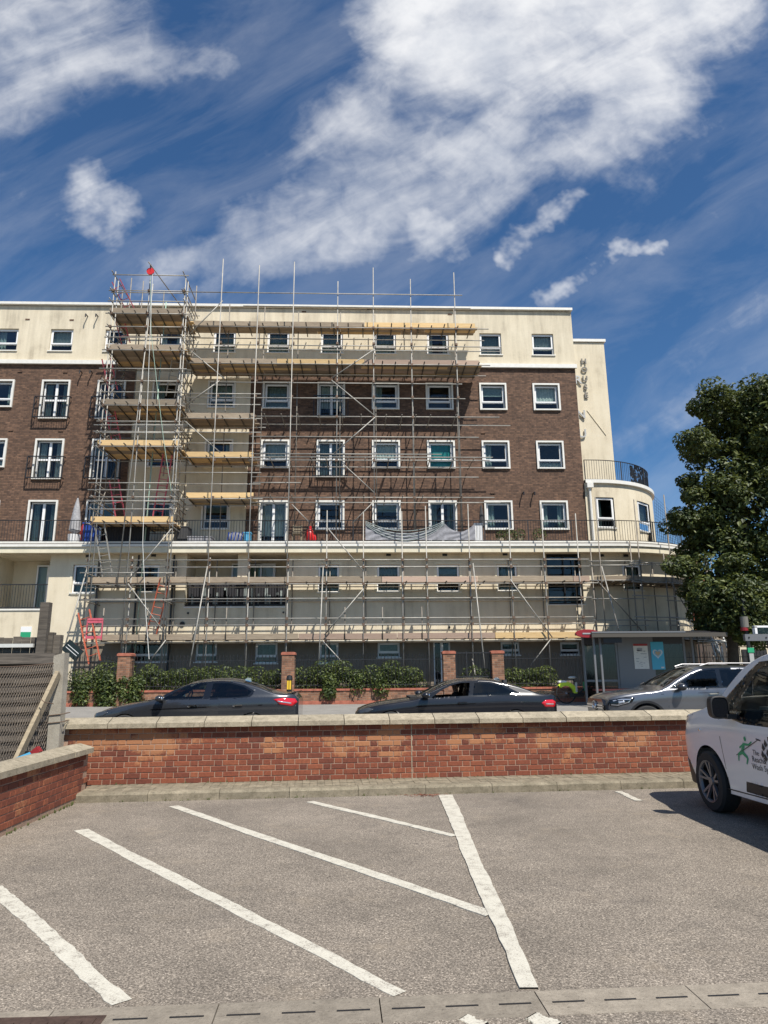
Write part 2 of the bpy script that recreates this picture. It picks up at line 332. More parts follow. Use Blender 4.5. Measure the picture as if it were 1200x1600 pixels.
mat('interior', col=(0.02, 0.02, 0.02), rough=0.8)
mat('seat_cloth', col=(0.05, 0.05, 0.052), rough=0.9)
mat('chrome', col=(0.8, 0.8, 0.8), rough=0.12, metal=1.0)
mat('paint_graphite', col=(0.050, 0.053, 0.060), rough=0.25, metal=0.55, coat=1.0)
mat('paint_black', col=(0.008, 0.008, 0.011), rough=0.35, metal=0.1, coat=0.8)
mat('paint_silver', col=(0.17, 0.175, 0.19), rough=0.28, metal=0.7, coat=1.0)
mat('paint_white', col=(0.72, 0.73, 0.75), rough=0.3, coat=0.7)
mat('tail_red', col=(0.55, 0.01, 0.02), rough=0.12, coat=1.0)
mat('lamp_lens', col=(0.55, 0.56, 0.58), rough=0.08, metal=0.6, coat=1.0)
mat('smoked_lens', col=(0.07, 0.075, 0.08), rough=0.15, metal=0.3, coat=0.6)
mat('hivis', col=(0.62, 0.80, 0.04), rough=0.5)
mat('green_print', col=(0.02, 0.30, 0.14), rough=0.5)
mat('dark_print', col=(0.02, 0.03, 0.04), rough=0.5)
mat('yellow_paint', col=(0.70, 0.45, 0.03), rough=0.5)
mat('letter_grey', col=(0.16, 0.15, 0.13), rough=0.5)
mat('letter_pale', col=(0.45, 0.44, 0.41), rough=0.4, metal=0.3)
mat('iron_cover', col=(0.10, 0.065, 0.05), rough=0.6, metal=0.4, var=0.4, vscale=30)
mat('skin', col=(0.50, 0.30, 0.22), rough=0.6)
mat('hair', col=(0.02, 0.014, 0.01), rough=0.7)
mat('weed_green', col=(0.09, 0.11, 0.03), rough=0.8)
mat('bark', col=(0.055, 0.047, 0.037), rough=0.95, var=0.4, vscale=6, bump=0.8, bscale=20)
def b_leaf(c1, c2, c3):
    def f(t, b, out):
        p = wpos(t)
        isl = t.new('ShaderNodeNewGeometry').outputs['Random Per Island']
        n = t.noise(p, 0.9, 4, 0.6)
        v = t.math('ADD', t.math('MULTIPLY', isl, 0.55), t.math('MULTIPLY', n, 0.45))
        c = t.ramp(v, [(0.15, c1), (0.5, c2), (0.85, c3)])
        t.l.new(c, b.inputs['Base Color']); b.inputs['Roughness'].default_value = 0.55
        tl = t.new('ShaderNodeBsdfTranslucent'); t.l.new(t.mix(0.5, c, c3), tl.inputs[0])
        m = t.new('ShaderNodeMixShader', {0: 0.28, 1: b.outputs[0], 2: tl.outputs[0]}); t.l.new(m.outputs[0], out.inputs[0])
    return f
mat('tree_leaf', b_leaf((0.018, 0.030, 0.008), (0.050, 0.075, 0.017), (0.16, 0.18, 0.038)))
mat('hedge_leaf', b_leaf((0.015, 0.028, 0.008), (0.055, 0.085, 0.018), (0.17, 0.20, 0.045)))
M = MATS

# ------------------------------------------------------------------ mesh helpers
def tag(o, label=None, cat=None, group=None, kind=None):
    if label: o['label'] = label
    if cat: o['category'] = cat
    if group: o['group'] = group
    if kind: o['kind'] = kind
    return o
def thing(name, label, cat, loc=(0, 0, 0), rz=0.0, group=None):
    o = bpy.data.objects.new(name, None); C.objects.link(o); o.location = loc; o.rotation_euler = (0, 0, rz)
    o.empty_display_size = 0.3
    return tag(o, label, cat, group)
def link(name, me, parent=None, loc=(0, 0, 0)):
    o = bpy.data.objects.new(name, me); C.objects.link(o); o.location = loc
    if parent is not None: o.parent = parent
    return o
def worldloc(o):
    v = Vector((0, 0, 0))
    while o is not None: v += o.location; o = o.parent
    return v
class MB:
    def __init__(s): s.v = []; s.f = []; s.m = []; s.mi = 0
    def add(s, vs_, fs):
        k = len(s.v); s.v += [tuple(p) for p in vs_]; s.f += [tuple(i+k for i in f) for f in fs]; s.m += [s.mi]*len(fs); return s
    def box(s, x0, x1, y0, y1, z0, z1):
        if x0 > x1: x0, x1 = x1, x0
        if y0 > y1: y0, y1 = y1, y0
        if z0 > z1: z0, z1 = z1, z0
        return s.add([(x0, y0, z0), (x1, y0, z0), (x1, y1, z0), (x0, y1, z0), (x0, y0, z1), (x1, y0, z1), (x1, y1, z1), (x0, y1, z1)],
                     [(0, 3, 2, 1), (4, 5, 6, 7), (0, 1, 5, 4), (1, 2, 6, 5), (2, 3, 7, 6), (3, 0, 4, 7)])
    def bar(s, p, q, w, h, up=(0, 0, 1)):
        p = Vector(p); q = Vector(q); d = (q-p).normalized(); upv = Vector(up)
        if abs(d.dot(upv)) > 0.97: upv = Vector((0, 1, 0))
        a = d.cross(upv).normalized()*w/2; b = a.cross(d).normalized()*h/2
        vs_ = [p-a-b, p+a-b, p+a+b, p-a+b, q-a-b, q+a-b, q+a+b, q-a+b]
        return s.add(vs_, [(0, 1, 2, 3), (7, 6, 5, 4), (0, 4, 5, 1), (1, 5, 6, 2), (2, 6, 7, 3), (3, 7, 4, 0)])
    def tube(s, p, q, r, n=6, r2=None, caps=True):
        p = Vector(p); q = Vector(q); d = q-p
        if d.length < 1e-6: return s
        d.normalize(); up = Vector((0, 0, 1)) if abs(d.z) < 0.9 else Vector((1, 0, 0))
        a = d.cross(up).normalized(); b = d.cross(a); r2 = r if r2 is None else r2
        vs_ = []
        for (c, rr) in ((p, r), (q, r2)):
            for i in range(n):
                t = 2*math.pi*i/n; vs_.append(c+a*math.cos(t)*rr+b*math.sin(t)*rr)
        fs = [(i, (i+1) % n, n+(i+1) % n, n+i) for i in range(n)]
        if caps: fs += [tuple(range(n))[::-1], tuple(range(n, 2*n))]
        return s.add(vs_, fs)
    def path(s, pts, r, n=6):
        for a, b in zip(pts[:-1], pts[1:]): s.tube(a, b, r, n)
        return s
    def quad(s, a, b, c, d): return s.add([a, b, c, d], [(0, 1, 2, 3)])
    def prism(s, poly, axis, d0, d1):
        def mk(p, d):
            if axis == 'x': return (d, p[0], p[1])
            if axis == 'y': return (p[0], d, p[1])
            return (p[0], p[1], d)
        n = len(poly)
        return s.add([mk(p, d0) for p in poly]+[mk(p, d1) for p in poly],
                     [tuple(range(n)), tuple(range(n, 2*n))[::-1]]+[(i, i+n, (i+1) % n+n, (i+1) % n) for i in range(n)])
    def lathe(s, prof, n=16, c=(0, 0, 0), axis='z'):
        k = len(prof); vs_ = []
        for i in range(n):
            t = 2*math.pi*i/n
            for (r, z) in prof:
                a, b = r*math.cos(t), r*math.sin(t)
                vs_.append({'z': (c[0]+a, c[1]+b, c[2]+z), 'y': (c[0]+a, c[1]+z, c[2]+b), 'x': (c[0]+z, c[1]+a, c[2]+b)}[axis])
        fs = []
        for i in range(n):
            j = (i+1) % n
            for q in range(k-1): fs.append((i*k+q, j*k+q, j*k+q+1, i*k+q+1))
        return s.add(vs_, fs)
    def ball(s, c, rx, ry=None, rz=None, n=10, m=7):
        ry = rx if ry is None else ry; rz = rx if rz is None else rz
        prof = [(math.sin(math.pi*i/m), -math.cos(math.pi*i/m)) for i in range(m+1)]
        k = len(s.v); s.lathe(prof, n)
        for i in range(k, len(s.v)):
            v = s.v[i]; s.v[i] = (c[0]+v[0]*rx, c[1]+v[1]*ry, c[2]+v[2]*rz)
        return s
    def mesh(s, name, mats, smooth=False, off=None, fixn=True):
        me = bpy.data.meshes.new(name)
        vs_ = s.v if off is None else [(a-off[0], b-off[1], c-off[2]) for (a, b, c) in s.v]
        me.from_pydata(vs_, [], s.f)
        mats = mats if isinstance(mats, (list, tuple)) else [mats]
        for m_ in mats: me.materials.append(M[m_] if isinstance(m_, str) else m_)
        if any(s.m): me.polygons.foreach_set('material_index', s.m)
        if fixn:
            import bmesh
            bm = bmesh.new(); bm.from_mesh(me); bmesh.ops.recalc_face_normals(bm, faces=bm.faces); bm.to_mesh(me); bm.free()
        if smooth: me.polygons.foreach_set('use_smooth', [True]*len(me.polygons))
        me.update(); return me
    def build(s, name, mats, parent=None, smooth=False, local=False, fixn=True):
        if not s.f: return None
        off = None if (local or parent is None) else worldloc(parent)
        return link(name, s.mesh(name, mats, smooth, off, fixn), parent)
def copy_tree(o, parent=None):
    c = o.copy(); C.objects.link(c); c.parent = parent
    for ch in list(o.children): copy_tree(ch, c)
    return c

# ------------------------------------------------------------------ ground, road, pavements
KA, KB = 9.87, 0.062                                   # kerb front line of the car park: Y = KA + KB*X
WROT = math.atan(KB)
def strip(name, pts, m, kind='structure', parent=None):
    mb = MB(); mb.quad(*pts); o = mb.build(name, m, parent)
    if kind and parent is None: tag(o, kind=kind)
    return o
strip('ground', [(-600, -300, -0.30), (600, -300, -0.30), (600, 1500, -0.30), (-600, 1500, -0.30)], 'far_ground')
DA, DB = 3.665, 0.031
carpark = MB().prism([(-12, -6), (14, -6), (14, DA+DB*14), (-12, DA-DB*12)], 'z', -0.28, 0.0).build('car_park_surface', 'asphalt_carpark'); tag(carpark, kind='structure')
cp2 = MB()
cp2.prism([(-12, DA+0.262-DB*12), (14, DA+0.262+DB*14), (14, KA+KB*14), (-12, KA-KB*12)], 'z', -0.28, 0.0)
cp2.build('asphalt', 'asphalt_carpark', carpark)
pn = MB(); pn.box(-60, 60, 11.0, 12.6, -0.28, 0.11); tag(pn.build('near_pavement', 'pavement'), kind='structure')
rd = MB()
prof = [(12.75, -0.02), (17.0, 0.12), (19.35, 0.30)]
for (a, b) in zip(prof[:-1], prof[1:]): rd.add([(-80, a[0], a[1]), (80, a[0], a[1]), (80, b[0], b[1]), (-80, b[0], b[1])], [(0, 1, 2, 3)])
tag(rd.build('road', 'asphalt_road'), kind='structure')
nk = MB().box(-60, 60, 12.6, 12.75, -0.28, 0.11).build('near_kerb', 'kerb_concrete'); tag(nk, kind='structure')
fp = MB(); fp.prism([(19.5, 0.40), (25.0, 0.60), (25.0, -0.28), (19.5, -0.28)], 'x', -60, 60); tag(fp.build('far_pavement', 'pavement'), kind='structure')
fk = bpy.data.objects.new('far_kerb', None); C.objects.link(fk); tag(fk, kind='structure')
ks = MB().box(0, 0.905, 0, 0.15, -0.7, 0.0).mesh('kerb_stone', 'kerb_concrete')
for i in range(32): link('kerb_stone', ks, fk, (-13+i*0.915, 19.35, 0.43+R.uniform(-0.004, 0.004)))
tag(MB().box(-60, 60, 25.0, 40.0, -0.28, 0.58).build('front_garden', 'soil'), kind='structure')

# painted markings of the car park
def paint_line(a, b, wa, wb=None, z=0.004, seed=0, n=60):
    rr = random.Random(seed); wb = wa if wb is None else wb
    a = Vector((a[0], a[1])); b = Vector((b[0], b[1])); d = (b-a); L = d.length; d.normalize(); nn = Vector((-d.y, d.x))
    wa *= 0.92; wb *= 0.92; mb = MB(); top = []; e1 = e2 = 0.0
    for i in range(n+1):
        t = i/n; w = wa+(wb-wa)*t
        e1 = e1*0.6+rr.uniform(-1, 1)*0.006; e2 = e2*0.6+rr.uniform(-1, 1)*0.006
        en = 0.012*(rr.random()) if i in (0, n) else 0
        p = a+d*(L*t+(en if i == 0 else -en)); wob = 0.006*math.sin(t*9+seed)
        top.append((p+nn*(w/2+e1+wob), p-nn*(w/2+e2-wob)))
    vs_ = []; fs = []
    for l, r in top: vs_ += [(l.x, l.y, z), (r.x, r.y, z), (l.x, l.y, -0.002), (r.x, r.y, -0.002)]
    for i in range(n):
        k = i*4; fs += [(k, k+1, k+5, k+4), (k, k+4, k+6, k+2), (k+1, k+3, k+7, k+5)]
    mb.add(vs_, fs); return mb
lines = [((aZ(696, 1243)), aZ(827, 1548), 0.20, 0.105), (aZ(270, 1260), aZ(768, 1430), 0.13, 0.115), (aZ(126, 1297), aZ(627, 1554), 0.15, 0.10),
         (aZ(484, 1253), aZ(712, 1307), 0.12, 0.10), (aZ(-8, 1386), aZ(190, 1568), 0.13, 0.115), (aZ(966, 1237), aZ(998, 1252), 0.10, 0.10),
         (aZ(722, 1590), aZ(758, 1604), 0.07, 0.07), (aZ(828, 1589), aZ(870, 1606), 0.10, 0.10)]
for i, (a, b, wa, wb) in enumerate(lines):
    paint_line(a, b, wa, wb, z=0.004+0.0035*(i % 2 if i else 2), seed=i).build('painted_line', 'road_paint', carpark)

# drain channel
dc = bpy.data.objects.new('drain_channel', None); C.objects.link(dc); tag(dc, kind='structure'); dc.location = (0, DA, 0); dc.rotation_euler = (0, 0, math.atan(DB))
mb = MB(); mb.box(0.003, 0.787, 0.0, 0.26, -0.28, 0.001)
dm = mb.mesh('channel_unit', 'drain_concrete')
slot = MB()
for k in range(3): slot.box(0.055+k*0.262, 0.215+k*0.262, 0.124, 0.134, -0.1, 0.0045)
sm = slot.mesh('slot', 'black_metal')
ang = math.atan(0.016)
for i in range(12):
    x = -4.63+i*0.79
    o = link('channel_unit', dm, dc, (x, 0, R.uniform(-0.001, 0.001))); s_ = link('slot', sm, o)
mc = thing('drain_cover', 'rusty iron inspection cover set in the asphalt beside the drain channel', 'drain cover', (-1.62, 3.70, 0.0))
p0, p1 = aZ(10, 1578), aZ(157, 1573)
MB().box(-1.78, -1.20, 3.28, 3.80, -0.05, 0.006).build('frame', 'iron_cover', mc)
pl = MB().box(-1.745, -1.235, 3.315, 3.765, -0.05, 0.010); 
for i in range(6):
    for j in range(6): pl.box(-1.72+i*0.078, -1.675+i*0.078, 3.34+j*0.07, 3.375+j*0.07, 0.0, 0.016)
pl.build('cover_plate', 'iron_cover', mc)

# brick kerb strip below the wall: concrete kerb stones with sloping paver course behind
kb = bpy.data.objects.new('car_park_kerb', None); C.objects.link(kb); tag(kb, kind='structure')
kb.location = (0, KA, 0); kb.rotation_euler = (0, 0, WROT)
mb = MB(); L_ = 0.908
prf = [(0.0, -0.28), (0.0, 0.085), (0.025, 0.115), (0.15, 0.12), (0.15, -0.28)]
mb.prism(prf, 'x', 0.0, L_)
km = mb.mesh('kerb_stone', 'kerb_concrete')
x = -3.66
while x < 10: link('kerb_stone', km, kb, (x, R.uniform(-0.004, 0.004), R.uniform(-0.003, 0.003))); x += L_+0.006
MB().box(-3.66, 10, 0.15, 0.75, -0.28, 0.098).build('mortar_bed', 'mortar', kb, local=True)
pv = MB(); pvm = MB().box(0, 0.0995, 0, 0.196, -0.05, 0.0).mesh('paver', 'kerb_concrete')
x = -3.64; n_ = 0
while x < 6:
    for j in range(3):
        if j < 2 and n_ < 150: link('paver', pvm, kb, (x, 0.155+j*0.2, 0.122+j*0.004+R.uniform(-0.003, 0.003))); n_ += 1
        else: pv.box(x, x+0.096, 0.155+j*0.2, 0.351+j*0.2, 0.05, 0.122+j*0.004+R.uniform(-0.003, 0.003))
    x += 0.103
o = pv.build('paver_strip', 'kerb_concrete', kb, local=True); o['kind'] = 'stuff'

# ------------------------------------------------------------------ brick walls of the car park
BH, JT = 0.065, 0.010
def brick_mesh(L):
    c = 0.004; D = 0.10; f = [(-0.0, 0)]
    mb = MB(); x0, x1, z0, z1 = 0.0, L, 0.0, BH
    vs_ = [(x0, D, z0), (x1, D, z0), (x1, D, z1), (x0, D, z1), (x0, c, z0), (x1, c, z0), (x1, c, z1), (x0, c, z1),
           (x0+c, 0, z0+c), (x1-c, 0, z0+c), (x1-c, 0, z1-c), (x0+c, 0, z1-c)]
    fs = [(4, 5, 9, 8), (5, 6, 10, 9), (6, 7, 11, 10), (7, 4, 8, 11), (8, 9, 10, 11), (0, 4, 7, 3), (1, 2, 6, 5), (3, 7, 6, 2), (0, 1, 5, 4)]
    return mb.add(vs_, fs)
sb = brick_mesh(0.215); hb = brick_mesh(0.1025)
smesh = sb.mesh('brick_stretcher', 'red_brick'); hmesh = hb.mesh('brick_header', 'red_brick')
def coping_mesh(L, depth, over, h, slope):
    mb = MB(); pr = [(-over, 0.0), (-over, h), (-over+0.012, h+0.006), (depth*0.62, h+slope), (depth+over, h+slope*0.7), (depth+over, 0.0)]
    mb.prism(pr, 'x', 0.0, L-0.008); mb.box(0, 0.0, 0, 0, 0, 0) if False else None
    return mb
def brick_wall(root, length, courses, z0, cap, budget, coping_len, x_start=0.0, xvis=(None, None)):
    core = MB().box(0, length, 0.007, 0.215, -0.3, z0+courses*0.075-0.003); core.build('mortar_core', 'mortar', root, local=True)
    rest = MB(); cnt = 0; cand = []
    for c in range(courses):
        z = z0+c*0.075; soldier = False
        x = (0.0 if c % 2 == 0 else -0.16875)+R.uniform(-0.004, 0.004); k = 0
        while x < length:
            st = (k % 2 == 0); L = 0.215 if st else 0.1025
            if x >= -0.02 and x+L <= length+0.02: cand.append((st, x, z))
            x += L+JT+R.uniform(-0.001, 0.001); k += 1
    vis = lambda q: (xvis[0] is None or xvis[0] <= q[1] <= xvis[1])
    cand.sort(key=lambda q: (0 if vis(q) else 1, 0 if q[0] else 1, R.random()))
    for i, (st, x, z) in enumerate(cand):
        dy = R.uniform(-0.002, 0.002)
        if i < budget and vis((st, x, z)): link('brick', smesh if st else hmesh, root, (x, dy, z+R.uniform(-0.0015, 0.0015)))
        else:
            src = sb if st else hb; rest.add([(a+x, b+dy, c+z) for (a, b, c) in src.v], src.f)
    o = rest.build('brick_courses', 'red_brick', root, local=True)
    if o: o['kind'] = 'stuff'
wall = thing('brick_wall', 'long low red brick wall with pale coping stones between car park and road', 'wall', (0, 0, 0))
wx0 = -4.10; wy = KA+0.62
wall.location = (wx0, wy+KB*wx0, 0); wall.rotation_euler = (0, 0, WROT)
brick_wall(wall, 13.5, 10, 0.13, None, 300, 0.65, xvis=(0.35, 9.9))
cm = coping_mesh(0.655, 0.215, 0.10, 0.062, 0.075)
cme = cm.mesh('coping_stone', 'coping_stone')
x = -0.05
while x < 13.4: link('coping_stone', cme, wall, (x, R.uniform(-0.005, 0.005), 0.13+0.75+R.uniform(-0.002, 0.003))); x += 0.655+0.003
# efflorescence joint: vertical movement joint near the middle
mj = MB().box(0, 0.012, -0.003, 0.02, 0.13, 0.875).build('movement_joint', 'coping_stone', wall, local=True); mj.location = (4.87, 0, 0)
lwall = thing('brick_wall', 'short lower brick wall running towards the camera on the left of the car park', 'wall', (-3.64, 9.97, 0), -math.pi/2)
# local x runs towards the camera (-Y); local -y faces... the wall front must face +X
lwall.rotation_euler = (0, 0, math.pi/2); lwall.location = (-3.64, 5.6, 0)
brick_wall(lwall, 4.36, 7, 0.06, None, 300, 0.65, xvis=(1.3, 4.4))
cm2 = coping_mesh(0.62, 0.215, 0.05, 0.065, 0.055).mesh('coping_stone', 'coping_stone')
x = 4.40-0.62
while x > -0.1: link('coping_stone', cm2, lwall, (x, R.uniform(-0.004, 0.004), 0.06+7*0.075)); x -= 0.624
MB().box(-12, -3.6, -6, 12, -0.28, -0.03).build('verge', 'soil'); tag(bpy.data.objects['verge'], kind='structure')
wd = MB(); rw = random.Random(77)
def tuft(x, y, z, s, n):
    for _ in range(n):
        a = rw.uniform(0, 6.28); h = s*rw.uniform(0.5, 1.2); lx, ly = math.cos(a)*s*0.6*rw.random(), math.sin(a)*s*0.6*rw.random(); k = 0.0035
        wd.add([(x-k, y, z), (x+k, y+k, z), (x+lx+0.001, y+ly, z+h)], [(0, 1, 2)])
for _ in range(46): y = rw.uniform(6.6, 9.6); tuft(-3.63+rw.uniform(0, 0.02), y, 0.0, rw.uniform(0.015, 0.055), 14)
for _ in range(40): x = rw.uniform(-3.5, 4.5); tuft(x, KA+KB*x-0.006, 0.0, rw.uniform(0.01, 0.035), 10)
for _ in range(50): x = rw.uniform(-3.5, 4.5); tuft(x, KA+0.61+KB*x, 0.125, rw.uniform(0.01, 0.04), 10)
wd_o = wd.build('weeds', 'weed_green', None, fixn=False); tag(wd_o, kind='stuff')
lf = MB()
for i in range(150):
    gx = aZ(640+R.gauss(20, 18), 1243+R.gauss(0, 1.2)); a = R.uniform(0, 6.3); r_ = R.uniform(0.008, 0.02)
    lf.add([(gx.x+math.cos(a+k*2.1)*r_, gx.y+math.sin(a+k*2.1)*r_, 0.006+R.uniform(0, 0.008)) for k in range(3)], [(0, 1, 2)])
tag(lf.build('fallen_leaves', 'red_brick'), kind='stuff')

# ------------------------------------------------------------------ the apartment block
YU, YL, YF = 30.0, 28.70, 28.12          # upper facade, lower facade, front of the terrace ledge
P_, X0_ = 0.0838*30, -0.21033*30
bld = thing('apartment_block', 'five storey dark brick and cream rendered apartment block wrapped in scaffolding', 'building', (0, 31, 0.58))
def holes_wall(x0, x1, z0, z1, Y, holes, name, m, reveal=0.16, parent=None, mb=None):
    own = mb is None; mb = MB() if own else mb
    hs = [h for h in holes if h[1] > x0 and h[0] < x1 and h[3] > z0 and h[2] < z1]
    xs = sorted(set([x0, x1]+[max(x0, min(x1, v)) for h in hs for v in h[:2]]))
    zs = sorted(set([z0, z1]+[max(z0, min(z1, v)) for h in hs for v in h[2:4]]))
    for j in range(len(zs)-1):
        run = None
        for i in range(len(xs)-1):
            cx, cz = (xs[i]+xs[i+1])/2, (zs[j]+zs[j+1])/2
            inside = any(h[0] < cx < h[1] and h[2] < cz < h[3] for h in hs)
            if not inside: run = (run[0], xs[i+1]) if run else (xs[i], xs[i+1])
            if inside or i == len(xs)-2:
                if run: mb.quad((run[0], Y, zs[j]), (run[1], Y, zs[j]), (run[1], Y, zs[j+1]), (run[0], Y, zs[j+1])); run = None
    for h in hs:
        a, b, c, d = h[0], h[1], h[2], h[3]; y2 = Y+(h[4] if len(h) > 4 else reveal)
        mb.quad((a, Y, c), (a, y2, c), (a, y2, d), (a, Y, d)); mb.quad((b, Y, c), (b, Y, d), (b, y2, d), (b, y2, c))
        mb.quad((a, Y, d), (a, y2, d), (b, y2, d), (b, Y, d)); mb.quad((a, Y, c), (b, Y, c), (b, y2, c), (a, y2, c))
    if own: return mb.build(name, m, parent, fixn=False)
    return mb
def curtain_mb(x0, x1, z0, z1, Y, amp=0.03, freq=14):
    mb = MB(); n = max(6, int((x1-x0)*30)); ph = R.uniform(0, 6)
    for i in range(n):
        xa, xb = x0+(x1-x0)*i/n, x0+(x1-x0)*(i+1)/n
        ya, yb = Y+amp*math.sin(xa*freq*3+ph), Y+amp*math.sin(xb*freq*3+ph)
        mb.quad((xa, ya, z0), (xb, yb, z0), (xb, yb, z1), (xa, ya, z1))
    return mb
def window(style, x0, x1, z0, z1, Y, parent, cur=None, rv=0.10, tr=None, surround=0.0, open_=0.0, name='window', mull=None, thick=0.06):
    cx = (x0+x1)/2; f = MB(); Yf = Y+rv; t = thick
    f.box(x0, x0+t, Yf, Yf+0.07, z0, z1); f.box(x1-t, x1, Yf, Yf+0.07, z0, z1)
    f.box(x0+t, x1-t, Yf, Yf+0.07, z1-t, z1); f.box(x0+t, x1-t, Yf, Yf+0.07, z0, z0+t)
    panes = []
    if style == 'two':       # large light over a small one
        zt = z0+(z1-z0)*(tr or 0.30); f.box(x0+t, x1-t, Yf, Yf+0.07, zt-0.035, zt+0.035)
        panes = [(x0+t, x1-t, z0+t, zt-0.035), (x0+t, x1-t, zt+0.035, z1-t)]
        # opening sash sits proud of the frame
        f.box(x0+t*0.6, x0+t+0.045, Yf-0.02, Yf+0.001, zt, z1-t*0.6); f.box(x1-t-0.045, x1-t*0.6, Yf-0.02, Yf+0.001, zt, z1-t*0.6)
        f.box(x0+t+0.045, x1-t-0.045, Yf-0.02, Yf+0.001, z1-t-0.045, z1-t*0.6); f.box(x0+t+0.045, x1-t-0.045, Yf-0.02, Yf+0.001, zt, zt+0.06)
    elif style == 'french':
        f.box(cx-0.055, cx+0.055, Yf-0.01, Yf+0.075, z0+t, z1-t)
        zt = z0+(z1-z0)*0.5 if tr is None else z0+(z1-z0)*tr
        if tr != 0:
            f.box(x0+t, cx-0.055, Yf, Yf+0.07, zt-0.04, zt+0.04); f.box(cx+0.055, x1-t, Yf, Yf+0.07, zt-0.04, zt+0.04)
            panes = [(x0+t, cx-0.055, z0+t, zt-0.04), (cx+0.055, x1-t, z0+t, zt-0.04), (x0+t, cx-0.055, zt+0.04, z1-t), (cx+0.055, x1-t, zt+0.04, z1-t)]
        else: panes = [(x0+t, cx-0.055, z0+t, z1-t), (cx+0.055, x1-t, z0+t, z1-t)]
    elif style == 'grid':
        n = mull or 3
        ws = (x1-x0-2*t)/n
        for i in range(1, n): f.box(x0+t+ws*i-0.02, x0+t+ws*i+0.02, Yf, Yf+0.06, z0+t, z1-t)
        zt = z0+(z1-z0)*(tr or 0.5); f.box(x0+t, x1-t, Yf+0.004, Yf+0.064, zt-0.02, zt+0.02)
        for i in range(n): panes += [(x0+t+ws*i+0.02, x0+t+ws*(i+1)-0.02, z0+t, zt-0.02), (x0+t+ws*i+0.02, x0+t+ws*(i+1)-0.02, zt+0.02, z1-t)]
    w = f.build(name, 'upvc' if style != 'grid' else 'black_metal', parent)
    for (a, b, c, d) in panes:
        MB().quad((a, Yf+0.035, c), (b, Yf+0.035, c), (b, Yf+0.035, d), (a, Yf+0.035, d)).build('pane', 'window_glass', w)
    y2 = Yf+0.9
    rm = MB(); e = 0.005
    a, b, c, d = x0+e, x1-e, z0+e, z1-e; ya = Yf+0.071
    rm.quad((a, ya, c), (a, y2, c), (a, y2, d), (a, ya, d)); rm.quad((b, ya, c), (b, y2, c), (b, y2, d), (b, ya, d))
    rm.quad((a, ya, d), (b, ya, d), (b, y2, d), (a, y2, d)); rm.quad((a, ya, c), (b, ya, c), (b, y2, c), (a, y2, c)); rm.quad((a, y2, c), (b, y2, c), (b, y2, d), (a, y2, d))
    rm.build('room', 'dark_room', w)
    wd = x1-x0-2*t
    if cur == 'sides':
        k = R.uniform(0.18, 0.3); c_ = curtain_mb(x0+t, x0+t+wd*k, z0+t, z1-t, Yf+0.16); c2 = curtain_mb(x1-t-wd*k, x1-t, z0+t, z1-t, Yf+0.16); c_.add(c2.v, c2.f)
        c_.build('curtain', R.choice(['curtain_grey', 'curtain_white']), w)
    elif cur == 'left': curtain_mb(x0+t, x0+t+wd*0.35, z0+t, z1-t, Yf+0.16).build('curtain', 'curtain_grey', w)
    elif cur == 'net': curtain_mb(x0+t, x1-t, z0+t, z1-t, Yf+0.2, 0.02).build('curtain', 'curtain_grey', w)
    elif cur == 'blind':
        zz = z0+(z1-z0)*R.uniform(0.35, 0.7)
        bl = MB(); z = z1-t
        while z > zz: bl.box(x0+t+0.01, x1-t-0.01, Yf+0.10, Yf+0.115, z-0.045, z); z -= 0.05
        bl.build('blind', 'curtain_grey', w)
    elif cur == 'white': curtain_mb(x0+t, x1-t, z0+(z1-z0)*0.3, z1-t, Yf+0.15, 0.02).build('curtain', 'curtain_white', w)
    elif cur == 'half': curtain_mb(x0+t, x1-t, z0+t, z0+(z1-z0)*0.24, Yf+0.12, 0.02).build('curtain', 'curtain_white', w)
    elif cur == 'teal': curtain_mb(x0+t, x1-t, z0+t, z1-t, Yf+0.08, 0.003).build('blind', 'blind_teal', w)
    if surround:
        s = surround; sr = MB(); yo = Y-0.075
        sr.box(x0-s, x0, yo, Yf+0.05, z0-s*0.8, z1+s); sr.box(x1, x1+s, yo, Yf+0.05, z0-s*0.8, z1+s)
        sr.box(x0, x1, yo, Yf+0.05, z1, z1+s); sr.box(x0, x1, yo-0.02, Yf+0.05, z0-s*0.8, z0)
        sr.build('surround', 'white_trim', w)
    else:
        MB().box(x0-0.05, x1+0.05, Y-0.05, Yf-0.001, z0-0.05, z0-0.002).build('sill', 'white_trim', w)
    return w
def juliet(x0, x1, z0, h, Y, w):
    mb = MB(); y = Y-0.28
    for zz in (z0, z0+h): mb.box(x0, x1, y-0.02, y+0.02, zz-0.02, zz+0.02)
    for xx in (x0, x1):
        mb.box(xx-0.018, xx+0.018, y+0.02, Y-0.076, z0-0.02, z0+0.02); mb.box(xx-0.018, xx+0.018, y+0.02, Y-0.076, z0+h-0.02, z0+h+0.02); mb.box(xx-0.018, xx+0.018, y-0.018, y+0.018, z0+0.02, z0+h-0.02)
    n = int((x1-x0)/0.11)
    for i in range(1, n): xx = x0+(x1-x0)*i/n; mb.tube((xx, y, z0), (xx, y, z0+h), 0.009, 4)
    mb.build('balcony_rail', 'black_metal', w)

